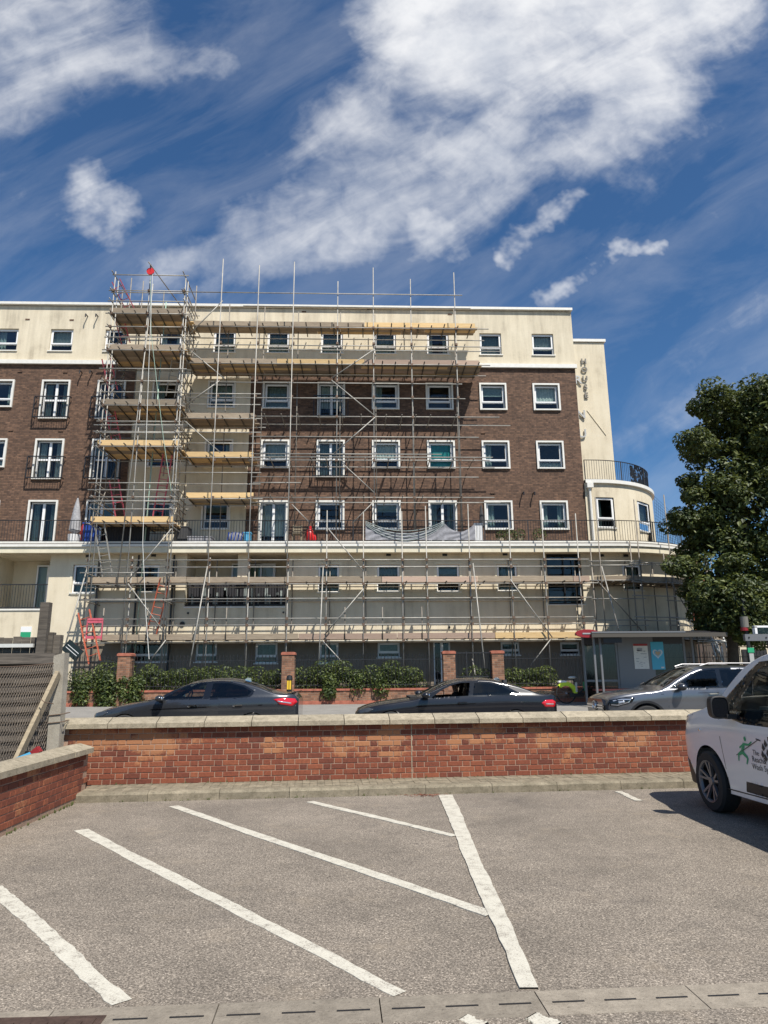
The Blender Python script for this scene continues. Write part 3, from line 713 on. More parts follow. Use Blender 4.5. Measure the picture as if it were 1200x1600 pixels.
# upper facade rows. surrounded openings on a regular grid (col, row)
S = 0.10
zB1 = 1.57+0.44405*30                     # outer top of the row below the top storey
HS = 0.09476*30; HW = 0.04618*30; HD = 0.06419*30
zA1 = 1.57+0.52899*30; HA = 0.03671*30
holesU = []; wins = []
for c in range(-6, 7):
    cx = X0_+c*P_
    holesU.append((cx-0.52, cx+0.52, zA1-HA, zA1)); wins.append(('two', cx-0.52, cx+0.52, zA1-HA, zA1, 0, 'top', c, 'A'))
    for r in range(3):
        zt = zB1-r*HS-S; typ = 'two'; hh = HW-S*1.8
        hw = 0.66-S
        if r < 2 and c in (-3, -2, 2, -5): typ = 'jul'
        if r == 2 and c in (-3, -2, 1, 4, -5): typ = 'door'
        if typ != 'two': hh = HD-S*1.8
        if typ == 'jul' and c == 2: hh = HD-S*1.8-0.12
        if c in (0, -1):
            if r == 2: typ = 'two'
        if typ == 'door': hh = zt-6.98
        holesU.append((cx-hw, cx+hw, zt-hh, zt)); wins.append((typ, cx-hw, cx+hw, zt-hh, zt, S, 'std', c, 'BCD'[r]))
CB0, CB1 = -10.25, -5.0
zSC = 15.68
XE = 10.24
holes_wall(-26, CB0, 6.9, zSC, YU, holesU, 'brick_wall', 'facade_brick', parent=bld)
holes_wall(CB1, XE, 6.9, zSC, YU, holesU, 'brick_wall', 'facade_brick', parent=bld)
mb = holes_wall(CB0, CB1, 6.9, zSC, YU-0.05, holesU, 'w', 'w', mb=MB())
mb.quad((CB0, YU-0.05, 6.9), (CB0, YU, 6.9), (CB0, YU, zSC), (CB0, YU-0.05, zSC)); mb.quad((CB1, YU-0.05, 6.9), (CB1, YU, 6.9), (CB1, YU, zSC), (CB1, YU-0.05, zSC))
mb.build('stair_bay_wall', 'cream_render', bld, fixn=False)
mb = holes_wall(-26, XE, zSC, 18.6, YU-0.02, holesU, 'w', 'w', mb=MB())
mb.quad((XE, YU-0.02, zSC), (XE, 40, zSC), (XE, 40, 18.6), (XE, YU-0.02, 18.6)); mb.quad((-26, YU, 18.6), (XE, YU, 18.6), (XE, 40, 18.6), (-26, 40, 18.6))
mb.build('top_storey_wall', 'cream_render', bld, fixn=False)
MB().quad((XE, YU, 6.9), (XE, 40, 6.9), (XE, 40, zSC), (XE, YU, zSC)).build('side_wall', 'facade_brick', bld)
MB().box(-26, XE+0.04, YU-0.16, YU+0.3, 18.64, 18.76).build('parapet_coping', 'white_trim', bld)
MB().box(-26, XE+0.06, YU-0.13, YU-0.025, zSC-0.04, zSC+0.15).build('string_course', 'white_trim', bld)
CUR = {('C', 4): 'teal', ('B', 1): 'net', ('B', 5): 'blind', ('B', 6): 'white', ('C', 6): 'half', ('C', 5): 'left', ('A', -4): 'left', ('A', 2): 'net', ('A', 5): 'net', ('A', 0): 'net',
       ('A', 3): 'net', ('A', 4): 'sides', ('C', 3): 'white', ('C', 1): 'white', ('D', 3): 'blind', ('D', 4): 'sides', ('D', 2): None, ('B', -3): 'sides', ('C', -3): 'sides', ('D', -3): 'sides', ('D', 5): 'left', ('B', 3): 'left', ('B', 4): None}
for (typ, x0, x1, z0, z1, s, kind, c, r) in wins:
    cur = CUR.get((r, c), R.choice(['net', 'left', 'sides', None, 'blind', 'white', 'half']))
    Yw = YU-0.05 if (c in (0, -1) and r != 'A') else (YU-0.02 if r == 'A' else YU)
    if typ == 'two': window('two', x0, x1, z0, z1, Yw, bld, cur, surround=s*0.78, tr=0.30 if kind == 'std' else 0.33)
    else:
        w = window('french', x0, x1, z0, z1, Yw, bld, cur, surround=s*0.78, tr=None if typ == 'jul' else 0, name='french_window' if typ == 'jul' else 'french_door')
        if typ == 'jul': juliet(x0-0.22, x1+0.22, z0-0.06, 0.98, Yw, w)
# air bricks and black soil-pipe brackets
mb = MB()
for (x, y) in ((43, 499), (112, 500), (31, 580), (102, 581), (17, 672), (95, 673), (475, 487), (577, 483), (703, 491), (755, 676), (770, 770), (590, 568)):
    p = aY(x, y, YU-0.03); mb.box(p.x-0.1, p.x+0.1, YU-0.035, YU+0.05, p.z-0.035, p.z+0.035)
mb.build('air_brick', 'facade_brick', bld)
for (x, y) in ((136, 495), (152, 495), (127, 583), (143, 583), (817, 772), (834, 772)):
    p = aY(x, y, YU-0.1); MB().path([(p.x, YU, p.z+0.06), (p.x, YU-0.28, p.z+0.05), (p.x, YU-0.28, p.z-0.1)], 0.028, 6).build('overflow_pipe', 'black_metal', bld)

# tower with lettering
TY = 33.0; TX1 = 12.90
tw = MB(); tw.quad((XE, TY, 8), (TX1, TY, 8), (TX1, TY, 18.55), (XE, TY, 18.55)); tw.quad((TX1, TY, 8), (TX1, 38, 8), (TX1, 38, 18.55), (TX1, TY, 18.55)); tw.quad((XE, TY, 18.55), (TX1, TY, 18.55), (TX1, 38, 18.55), (XE, 38, 18.55))
tw.build('tower_wall', 'cream_render', bld)
MB().box(XE+0.05, TX1+0.08, TY-0.08, TY+0.4, 18.58, 18.73).build('tower_coping', 'white_trim', bld)
def letter(ch, pos, size, m, parent, depth=0.05, rot=(math.pi/2, 0, 0), name='letter', shear=0.0, sx=1.0):
    cu_ = bpy.data.curves.new('t', 'FONT'); cu_.body = ch; cu_.size = size; cu_.extrude = depth; cu_.align_x = 'CENTER'; cu_.align_y = 'CENTER'; cu_.shear = shear; cu_.resolution_u = 3
    cu_.offset = 0.012
    o = bpy.data.objects.new('t', cu_); C.objects.link(o)
    dg = bpy.context.evaluated_depsgraph_get(); me = bpy.data.meshes.new_from_object(o.evaluated_get(dg)); bpy.data.objects.remove(o)
    me.materials.clear(); me.materials.append(M[m])
    for v in me.vertices: v.co.x *= sx
    q = link(name, me, parent); q.location = Vector(pos)-(worldloc(parent) if parent else Vector((0, 0, 0))); q.rotation_euler = rot; return q
for ch, (x, y) in zip('HOUSE', ((912, 565), (913, 578), (914, 592), (915, 605), (916, 618))):
    letter(ch, aY(x, y, TY-0.06), 0.40, 'letter_grey', bld, 0.02)
for ch, (x, y) in zip('RNU', ((903, 594), (908, 648), (910, 678))):
    letter(ch, aY(x, y, TY-0.08), 0.62, 'letter_pale', bld, 0.03)
# diagonal pipe trace on the tower
MB().tube(aY(917, 641, TY-0.02), aY(947, 680, TY-0.02), 0.014, 6).build('diagonal_batten', 'cream_paint', bld)

# drum: quarter circles
DC = (10.70, 33.95); RU_, RL_ = 4.0, 33.95-YL
def arc(r, a0=-90, a1=75, n=44): return [(DC[0]+r*math.cos(rad(a0+(a1-a0)*i/n)), DC[1]+r*math.sin(rad(a0+(a1-a0)*i/n))) for i in range(n+1)]
def arcwall(r, z0, z1, mb, holes=(), a1=75, n=66, xa=None):
    pts = arc(r, n=n, a1=a1)
    for i in range(n):
        am = -90+(a1+90)*(i+0.5)/n
        zs = [z0, z1]
        hh = [h for h in holes if h[0] < am < h[1]]
        segs = [(z0, z1)]
        for h in hh: segs = [q for s_ in segs for q in ((s_[0], min(s_[1], h[2])), (max(s_[0], h[3]), s_[1])) if q[1] > q[0]+1e-4]
        for (c, d) in segs: mb.quad((*pts[i], c), (*pts[i+1], c), (*pts[i+1], d), (*pts[i], d))
    if xa is not None: mb.quad((xa, DC[1]-r, z0), (DC[0], DC[1]-r, z0), (DC[0], DC[1]-r, z1), (xa, DC[1]-r, z1))
    return mb
def arcband(r0_, r1_, z0, z1, xa, a1=75, n=44):
    mb = MB(); A = [(xa, DC[1]-r0_)]+arc(r0_, a1=a1, n=n); B = [(xa, DC[1]-r1_)]+arc(r1_, a1=a1, n=n)
    for i in range(len(A)-1):
        for (p, q, z) in ((A, B, z0), (A, B, z1)): mb.quad((*p[i], z), (*p[i+1], z), (*q[i+1], z), (*q[i], z))
        mb.quad((*A[i], z0), (*A[i+1], z0), (*A[i+1], z1), (*A[i], z1)); mb.quad((*B[i], z0), (*B[i+1], z0), (*B[i+1], z1), (*B[i], z1))
    return mb
# drum windows: (angle centre, half width deg, z0, z1)
def ang_of(px, py, r):
    best = None
    for k in range(-90, -26):
        a = rad(k); X, Y = DC[0]+r*math.cos(a), DC[1]+r*math.sin(a)
        q = aY(px, py, Y); e = abs(q.x-X)
        if best is None or e < best[0]: best = (e, k, q.z)
    return best[1], best[2]
dh = []
aw1, zz = ang_of(1007, 800, RU_)
zDW = (7.95, 9.35)
dh.append((aw1-8, aw1+8, *zDW))
mb = arcwall(RU_, 6.9, 10.0, MB(), dh)
w0, w1 = aY(932, 800, DC[1]-RU_).x, aY(961, 800, DC[1]-RU_+0.2).x
hx = [(10.86, 11.72, *zDW)]
mb2 = MB()
# the window nearest the brick wall sits on the start of the curve
dh2 = [(-90, -77.5, zDW[0], zDW[1]), dh[0]]
mb = arcwall(RU_, 6.9, 10.0, MB(), dh2, xa=XE)
mb.build('drum_wall', 'cream_render', bld, fixn=False)
for (a0, a1, z0, z1) in dh2:
    am = rad((a0+a1)/2); hw = RU_*rad(a1-a0)/2
    before = set(bpy.data.objects)
    w = window('two', -hw+0.02, hw-0.02, z0, z1, 0.0, None, 'net' if a0 > -80 else 'left', surround=0.0, rv=0.08)
    w.parent = bld
    off = Vector((DC[0]+(RU_)*math.cos(am), DC[1]+(RU_)*math.sin(am), 0))-worldloc(bld)
    w.location = off; w.rotation_euler = (0, 0, am+math.pi/2)
    sr = MB(); sr.box(-hw+0.02, hw-0.02, -0.05, 0.1, z0-0.06, z0)
    sr.build('surround', 'white_trim', w, local=True)
MB().add([(*p, 10.0) for p in arc(RU_)]+[(XE, 38, 10.0), (XE, DC[1]-RU_, 10.0)], [tuple(range(45+2))]).build('drum_roof', 'pavement', bld)
arcband(RU_-0.25, RU_+0.12, 10.0, 10.16, XE+0.03).build('drum_coping', 'white_trim', bld)
# terrace slab and fascia, straight part then curve
RF = DC[1]-YF
sl_ = MB(); sl_.box(-26, DC[0], YF+0.06, YU+0.3, 6.62, 6.93)
sl_.build('terrace_slab', 'pavement', bld)
arcband(RU_-0.3, RF-0.06, 6.62, 6.93, DC[0]+0.01).build('curved_slab', 'pavement', bld)
MB().box(-26, DC[0], YF+0.03, YF+0.30, 6.52, 6.76).build('lower_fascia', 'cream_paint', bld)
MB().box(-26, DC[0], YF-0.03, YF+0.055, 6.765, 6.86).build('upper_fascia', 'white_trim', bld)
MB().box(-26, DC[0], YF+0.058, YF+0.25, 6.935, 6.99).build('terrace_edge', 'white_trim', bld)
arcband(RF-0.30, RF-0.03, 6.52, 6.76, DC[0]+0.005).build('lower_fascia', 'cream_paint', bld)
arcband(RF-0.055, RF+0.03, 6.765, 6.86, DC[0]+0.005).build('upper_fascia', 'white_trim', bld)
arcband(RF-0.25, RF-0.058, 6.935, 6.99, DC[0]+0.005).build('terrace_edge', 'white_trim', bld)
# soffit
MB().quad((-26, YF+0.30, 6.60), (DC[0], YF+0.30, 6.60), (DC[0], YL+0.02, 6.60), (-26, YL+0.02, 6.60)).build('soffit', 'cream_paint', bld)
arcband(RL_-0.02, RF-0.30, 6.56, 6.60, DC[0]).build('curved_soffit', 'cream_paint', bld)

# lower facade with its windows
def px_rect(x0, y0, x1, y1, Y):
    a = aY(x0, y0, Y); b = aY(x1, y1, Y); return (a.x, b.x, b.z, a.z)
low = []
lowdefs = [(115, 882, 148, 926, 'two'), (213, 882, 247, 925, 'two'), (497, 882, 530, 925, 'two'), (589, 882, 625, 924, 'two'), (682, 882, 719, 924, 'two'), (776, 882, 810, 923, 'two'),
           (853, 865, 913, 944, 'grid'), (306, 1003, 338, 1034, 'two'), (399, 1004, 433, 1036, 'two'), (499, 1004, 529, 1036, 'two'), (590, 1004, 625, 1027, 'two'),
           (782, 1003, 813, 1023, 'two'), (875, 1003, 907, 1023, 'two'), (190, 1003, 262, 1034, 'two'), (677, 1002, 706, 1085, 'door')]
for d in lowdefs: low.append(px_rect(*d[:4], YL))
log1 = px_rect(293, 862, 449, 947, YL); log0 = px_rect(2, 864, 71, 951, YL)
log1 = (log1[0], log1[1], log1[2], 6.56); log0 = (log0[0]-0.2, log0[1], log0[2], 6.50)
lh = [(*h,) for h in low]+[(*log1, 1.6), (*log0, 1.6)]
holes_wall(-26, DC[0], 2.95, 6.62, YL, lh, 'lower_wall', 'cream_render', parent=bld)
holes_wall(-26, aY(118, 1000, YL).x, 0.3, 2.95, YL, lh, 'lower_wall', 'cream_render', parent=bld)
holes_wall(aY(118, 1000, YL).x, DC[0], 0.3, 2.95, YL, lh, 'plinth_wall', 'plinth_tan', parent=bld)
MB().box(-26, DC[0], YL-0.02, YL-0.001, 2.92, 2.97).build('plinth_band', 'cream_paint', bld)
# curved lower wall, one window at px 988
aw, zz = ang_of(990, 900, RL_)
lz = (aY(990, 922, DC[1]+RL_*math.sin(rad(aw))).z, aY(990, 882, DC[1]+RL_*math.sin(rad(aw))).z)
arcwall(RL_, 0.3, 2.95, MB()).build('plinth_wall', 'plinth_tan', bld, fixn=False)
arcwall(RL_, 2.95, 6.62, MB(), [(aw-5, aw+5, *lz)]).build('curved_wall', 'cream_render', bld, fixn=False)
hw = RL_*rad(10)/2-0.02
w = window('two', -hw, hw, lz[0], lz[1], 0, None, 'net', rv=0.08); w.parent = bld
w.location = Vector((DC[0]+RL_*math.cos(rad(aw)), DC[1]+RL_*math.sin(rad(aw)), 0))-worldloc(bld); w.rotation_euler = (0, 0, rad(aw)+math.pi/2)
for d, h in zip(lowdefs, low):
    if d[4] == 'two': window('two', *h, YL, bld, R.choice(['net', 'net', 'left', 'sides', 'blind', None]), surround=0.0, tr=0.33, thick=0.045)
    elif d[4] == 'grid': window('grid', *h, YL, bld, None, tr=0.46, mull=2, name='picture_window', thick=0.05)
    else: window('french', *h, YL, bld, None, tr=0, name='entrance_door')
# thin raised band round the lower windows
for d, h in zip(lowdefs[:6], low[:6]):
    mb = MB(); a, b, c, e = h; k = 0.10
    mb.box(a-k, a, YL-0.012, YL-0.001, c-k, e+k); mb.box(b, b+k, YL-0.012, YL-0.001, c-k, e+k); mb.box(a, b, YL-0.012, YL-0.001, e, e+k); mb.box(a, b, YL-0.03, YL-0.001, c-k, c-0.055)
    mb.build('window_band', 'cream_paint', bld)
for i, lg in enumerate((log1, log0)):
    a, b, c, d = lg; yb = YL+1.6
    mb = MB(); mb.quad((a, yb, c), (b, yb, c), (b, yb, d), (a, yb, d)); mb.build('loggia_back', 'cream_render', bld)
    w = window('french', b-1.15 if i == 1 else a+1.6, b-0.15 if i == 1 else a+2.9, c+0.02, c+2.0, yb-0.30, bld, None, tr=0, name='french_door')
    if i == 0: window('two', b-1.9, b-0.7, c+0.9, c+2.0, yb-0.3, bld, 'half')
    rl = MB(); yr = YL+0.12
    h = 1.0
    for zz in (c+0.06, c+h): rl.box(a+0.01, b-0.01, yr-0.02, yr+0.02, zz-0.02, zz+0.02)
    n = int((b-a)/0.11)
    for k in range(1, n): xx = a+(b-a)*k/n; rl.tube((xx, yr, c+0.06), (xx, yr, c+h), 0.010, 4)
    rl.build('balcony_rail', 'black_metal', bld)
    MB().box(a-0.03, b+0.05, YL-0.04, YL-0.002, c-0.07, c-0.002).build('loggia_sill', 'white_trim', bld)
    if i == 0:
        MB().box(a+0.1, b-0.1, yr+0.03, yr+0.04, c+0.07, c+0.93).build('rail_backing', 'dark_fabric', bld)  # dark backing sheet, keeps the space behind the loggia rail black
        for k in range(22): u = a+0.2+R.random()*(b-a-0.5); MB().box(u, u+R.uniform(0.03, 0.12), yr+0.02, yr+0.028, c+0.1, c+R.uniform(0.3, 0.8)).build('backing_strip', 'curtain_grey', bld)
    if i == 0: MB().box(aY(371, 900, YL).x, aY(388, 900, YL).x, YL-0.02, YL+0.35, c+1.02, d).build('loggia_column', 'cream_render', bld)
# vents and service holes
mb = MB()
for (x, y) in ((607, 867), (695, 867), (789, 866), (940, 868), (978, 868), (240, 868), (138, 869)):
    p = aY(x, y, YL); mb.box(p.x-0.10, p.x+0.10, YL-0.02, YL+0.02, p.z-0.05, p.z+0.05)
for (x, y, r) in ((285, 975, 0.10), (294, 958, 0.045), (443, 957, 0.04), (702, 980, 0.045)):
    p = aY(x, y, YL); mb.tube((p.x, YL-0.05, p.z), (p.x, YL+0.02, p.z), r, 12)
mb.build('vent', 'black_metal', bld)
# downpipes
q = aY(921, 765, YU-0.1)
MB().path([(q.x, 29.86, 9.9), (q.x, 29.86, 6.95)], 0.06, 8).box(q.x-0.14, q.x+0.14, 29.72, 29.94, 9.75, 9.98).build('downpipe', 'white_trim', bld)
for px in (150, 212, 268): 
    q = aY(px, 950, YL); MB().tube((q.x, YL-0.07, 0.6), (q.x, YL-0.07, 6.5), 0.04, 6).build('downpipe', 'black_metal', bld)
# white notice on the lower wall
a, b, c, d = px_rect(33, 979, 48, 996, YL-0.03)
sg = thing('notice_board', 'small white notice board with green lower half fixed to the cream wall at far left', 'sign', ((a+b)/2, YL-0.03, c))
MB().box(a, b, YL-0.035, YL-0.004, c, d).build('board', 'white_plastic', sg)
MB().box(a+0.01, b-0.01, YL-0.040, YL-0.036, c+0.01, c+(d-c)*0.5).build('green_panel', 'green_print', sg)

# terrace railings: one long, one on the roof terrace
def railing(name, label, pts, z, h, parent=None, sp=0.115, post=1.9):
    t = thing(name, label, 'railing', (pts[0][0], pts[0][1], z)); mb = MB(); po = MB(); acc = 0.0; nxt = 0.0
    for (a, b) in zip(pts[:-1], pts[1:]):
        A = Vector((a[0], a[1], 0)); B = Vector((b[0], b[1], 0)); L = (B-A).length
        mb.bar(A+Vector((0, 0, z+h)), B+Vector((0, 0, z+h)), 0.05, 0.025); mb.bar(A+Vector((0, 0, z+0.08)), B+Vector((0, 0, z+0.08)), 0.03, 0.02)
    # balusters along the polyline
    bal = MB(); d0 = 0.0; L = 0; k = 0
    for (a, b) in zip(pts[:-1], pts[1:]):
        A = Vector((a[0], a[1], 0)); B = Vector((b[0], b[1], 0)); l = (B-A).length
        s = d0
        while s < l:
            p = A+(B-A)*(s/l)
            if k % 16 == 0: MB().box(p.x-0.02, p.x+0.02, p.y-0.02, p.y+0.02, z, z+h+0.01).build('post', 'black_metal', t)
            else: bal.tube((p.x, p.y, z+0.08), (p.x, p.y, z+h), 0.0085, 4, caps=False)
            k += 1; s += sp
        d0 = s-l
    mb.build('rail', 'black_metal', t); o = bal.build('balusters', 'black_metal', t); o['kind'] = 'stuff'
    return t
RR = DC[1]-(YF+0.14)
railing('terrace_railing', 'black railing along the edge of the second floor terrace', [(-26, YF+0.14), (DC[0], YF+0.14)]+arc(RR, a1=40, n=30)[1:], 6.95, 0.94)
railing('roof_terrace_railing', 'black curved railing on the roof of the round corner drum', [(XE+0.1, DC[1]-RU_+0.1)]+arc(RU_-0.1, a1=40, n=30), 10.14, 1.0)
nt = MB()
aa = arc(RU_-0.17, a1=40, n=120)
for i in range(900):
    k = R.randrange(30, 119); p = aa[k]; z = 10.2+R.random()*0.95; s_ = R.uniform(0.05, 0.11); a = R.uniform(0, 6.28)
    tx, ty = aa[k+1][0]-p[0], aa[k+1][1]-p[1]; l = math.hypot(tx, ty); tx /= l; ty /= l
    pts = [(p[0]+tx*math.cos(a+q*1.57)*s_, p[1]+ty*math.cos(a+q*1.57)*s_+R.uniform(-0.03, 0.03), z+math.sin(a+q*1.57)*s_) for q in range(4)]
    nt.add(pts, [(0, 1, 2, 3)])
tag(nt.build('artificial_ivy_screen', 'black_metal', None, fixn=False), 'dark leafy privacy screen tied behind the curved roof terrace railing', 'screen')

# distant buildings at the right
fb = thing('red_brick_house', 'red brick house seen beneath the tree at the right, behind the scaffolding', 'house', (19.5, 44, 0.5))
MB().box(16.2, 26, 44, 52, 0.3, 5.6).build('wall', 'far_brick', fb)
MB().prism([(43.7, 5.6), (52.3, 5.6), (48, 8.2)], 'x', 16.0, 26.2).build('roof', 'far_brick', fb)
for k in range(3): MB().box(17.4+k*2.6, 18.5+k*2.6, 43.95, 43.999, 2.2, 3.6).build('window', 'dark_room', fb)
fh = thing('white_fronted_house', 'low pale fronted shop building at the far right behind garden hedges', 'house', (24, 40, 0.5))
MB().box(20.2, 40, 38, 43, 0.3, 3.6).build('wall', 'cream_render', fh)
MB().box(20.0, 40.2, 37.7, 43.2, 3.6, 3.9).build('roof_edge', 'far_brick', fh)
for k in range(4): MB().box(21+k*2.4, 22.4+k*2.4, 37.94, 37.999, 1.3, 2.8).build('window', 'dark_room', fh)

# ------------------------------------------------------------------ scaffolding
TR = 0.0235
def tb(root, name, p, q, m='galvanised', r=TR, n=6):
    return MB().tube(p, q, r, n).build(name, m, root, smooth=True)
def joggle(): return R.uniform(-0.02, 0.02)
def deck(root, x0, x1, ya, yb, z, lens=3.9, newf=lambda i, x: False, toe=True, start=0.0, transoms=True, tsp=0.62, fn=None, toem=None):
    """boards run along x between ya (front) and yb (back); z is the top of the tubes"""
    nb = int(round((yb-ya)/0.235)); w = (yb-ya)/nb
    for j in range(nb):
        x = x0-start*((j*37) % 5)/5.0; x = x0
        k = 0
        first = R.uniform(0.3, 1.0)*lens
        while x < x1-0.05:
            xe = min(x1+R.uniform(-0.12, 0.12), x+(first if k == 0 else lens))
            if x1-xe < 0.4: xe = x1+R.uniform(-0.1, 0.15)
            zz = z+R.uniform(0, 0.006)
            m = 'board_new' if newf(j, (x+xe)/2) else ('board_pink' if R.random() < 0.12 else 'board_old')
            MB().box(x+0.005, xe-0.005, ya+j*w+0.006, ya+(j+1)*w-0.006, zz, zz+0.038).build('board', m, root)
            x = xe; k += 1
    if toe:
        x = x0; k = 0
        while x < x1-0.05:
            xe = min(x1, x+lens); m = (toem(k, (x+xe)/2) if toem else 'board_old')
            tl = R.uniform(-0.008, 0.008)
            MB().add([(x+0.01, ya-0.045, z-0.01), (xe-0.01, ya-0.045, z-0.01+tl), (xe-0.01, ya-0.008, z-0.01+tl), (x+0.01, ya-0.008, z-0.01),
                      (x+0.01, ya-0.045, z+0.215), (xe-0.01, ya-0.045, z+0.215+tl), (xe-0.01, ya-0.008, z+0.215+tl), (x+0.01, ya-0.008, z+0.215)],
                     [(0, 3, 2, 1), (4, 5, 6, 7), (0, 1, 5, 4), (1, 2, 6, 5), (2, 3, 7, 6), (3, 0, 4, 7)]).build('toe_board', m, root)
            x = xe; k += 1
    if transoms:
        x = x0+0.1
        while x < x1:
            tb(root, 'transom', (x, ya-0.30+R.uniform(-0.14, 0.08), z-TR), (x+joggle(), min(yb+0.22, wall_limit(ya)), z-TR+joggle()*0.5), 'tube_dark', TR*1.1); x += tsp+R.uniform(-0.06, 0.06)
def wall_limit(ya): return 28.66 if ya < 28.2 and ya > 27.5 else 29.93
def couplers(root, pts):
    mb = MB()
    for p in pts: mb.box(p[0]-0.05, p[0]+0.05, p[1]-0.06, p[1]+0.05, p[2]-0.05, p[2]+0.05)
    o = mb.build('couplers', 'rusty_clip', root)
    if o: o['kind'] = 'stuff'
def zy(py, Y, px=560): return aY(px, py, Y).z

# -- upper scaffold in front of the brick facade
us = thing('upper_scaffold', 'galvanised tube scaffold with timber decks across the upper brick facade', 'scaffold', (0, 28.4, 6.95))
YA, YB = 28.36, 29.42                      # outer / inner rows
outx = [aY(x, y, 28.36).x for x, y in ((350, 440), (407, 430), (461, 430), (528, 440), (583, 420), (641, 435), (709, 430))]
topz = [aY(560, y, 28.36).z for y in (415, 424, 418, 440, 418, 435, 424)]
cp = []
for i, (x, zt) in enumerate(zip(outx, topz)):
    yy = 27.98 if i < 3 else YA; zb = 0.58 if i < 3 else 6.97
    tb(us, 'standard', (x+joggle(), yy, zb), (x, yy+(0.38 if i < 3 else 0)*0.0, zt))
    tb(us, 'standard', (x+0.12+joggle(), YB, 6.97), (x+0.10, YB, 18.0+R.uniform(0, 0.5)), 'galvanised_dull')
zT, zM = zy(511, 28.4), zy(568, 28.4)
lifts = [zT, zM, zy(652, 28.36), zy(720, 28.36), zy(778, 28.36)]
xL, xR = -7.6, 5.35
for z in lifts[2:]:
    for (yy, dz) in ((YA-0.05, 0.0), (YB, 0.05)):
        tb(us, 'ledger', (aY(392, 600, yy).x, yy, z+dz), (aY(790 if z > 12 else 765, 600, yy).x+R.uniform(-0.4, 0.3), yy, z+dz+joggle()))
    x = -4.7
    while x < 5.2:
        tb(us, 'transom', (x, YA-0.2, z+0.06), (x+joggle(), 29.9, z+0.06+joggle()), 'galvanised_dull'); x += 0.85+R.uniform(-0.25, 0.25)
for z in (zT, zM):
    for yy in (YA-0.05, YB): tb(us, 'ledger', (xL, yy, z-0.085), (xR+0.5, yy, z-0.085))
deck(us, xL+0.05, xR, 28.90, 29.62, zy(511, 28.9), toem=lambda k, x: 'board_new' if x > 1.4 else 'board_old', newf=lambda j, x: -1 < x and R.random() < 0.55)
deck(us, xL+0.05, xR+0.05, 28.48, 29.88, zM, toem=lambda k, x: 'board_new' if -4.6 < x < -0.6 else ('board_pink' if x > 0 else 'board_old'), newf=lambda j, x: R.random() < 0.35)
for py, xa, xb in ((456, 285, 722), (538, 290, 783), (545, 290, 783), (597, 330, 722), (621, 290, 727), (682, 392, 748), (745, 392, 748), (709, 392, 690), (714, 395, 770), (754, 395, 470), (785, 392, 748), (478, 380, 735)):
    yy = YA-0.055; a = aY(xa, py, yy); b = aY(xb, py, yy)
    tb(us, 'guard_rail', (a.x, yy, a.z), (b.x, yy, a.z+joggle()))
for a, b in (((583, 547), (518, 591)), ((518, 594), (586, 650)), ((586, 652), (522, 708)), ((535, 724), (585, 770)), ((583, 785), (550, 818)), ((348, 470), (297, 521)), ((298, 548), (351, 592)),
             ((343, 595), (291, 632)), ((288, 657), (344, 707)), ((456, 788), (482, 815))):
    p = aY(*a, YA-0.11); q = aY(*b, YA-0.11); tb(us, 'brace', p, q)
for x in outx:
    for z in [l-0.085 for l in lifts[:2]]+lifts[2:]+[zy(597, YA), zy(621, YA), zy(538, YA)]: cp.append((x, YA-0.05, z))
couplers(us, cp)
# decks across the cream stair bay
for py, m in ((652, 'board_old'), (713, 'board_new'), (777, 'board_new')):
    z = zy(py, 28.4, 340); a = aY(290, py, 28.4).x; b = aY(396, py, 28.4).x
    deck(us, a, b, 28.48, 29.85, z, toem=lambda k, x: m, newf=lambda j, x: m == 'board_new' and R.random() < 0.6, tsp=0.75)
    for yy in (YA-0.05, YB): tb(us, 'ledger', (a-0.3, yy, z-0.085), (b+0.4, yy, z-0.085))
    for dz in (0.55, 1.05): tb(us, 'guard_rail', (a-0.3, YA-0.06, z+dz), (b+0.3, YA-0.06, z+dz))

# -- scaffold tower at the left
ts = thing('scaffold_tower', 'tall square scaffold tower with stacked timber landings at the left of the building', 'scaffold', (-9, 28.3, 0.58))
YT0, YT1 = 27.35, 29.35
def fx(px, py=600): return aY(px, py, YT0).x
tx = [-10.62, -9.1, -7.58]
zst = {0: 19.35, 1: 19.1, 2: 18.9}
for i, x in enumerate(tx):
    for j, yy in enumerate((YT0, 28.35, YT1)):
        zb = 0.58 if yy < 28.1 else 6.97
        if i == 1 and j == 1: continue
        tb(ts, 'standard', (x+joggle(), yy, zb), (x+joggle(), yy, 18.6-0.15*i+R.uniform(-0.4, 0.3)+(0.9 if j == 2 else 0)), 'galvanised' if j == 0 else 'galvanised_dull')
for dx in (0.11, -2.9):                      # doubled legs
    tb(ts, 'standard', (tx[2]+dx, YT0+0.06, 0.58), (tx[2]+dx, YT0+0.06, 18.4))
tb(ts, 'standard', (tx[0]+0.55, YT1, 6.97), (tx[0]+0.55, YT1, 19.6), 'galvanised_dull')
tb(ts, 'standard', (-9.45, YT0-0.05, 5.0), (-8.95, YT0-0.05, 18.2)); tb(ts, 'standard', (-8.9, YT0+0.9, 0.6), (-8.62, YT0+0.9, 17.9), 'rope_green')
TZ = []
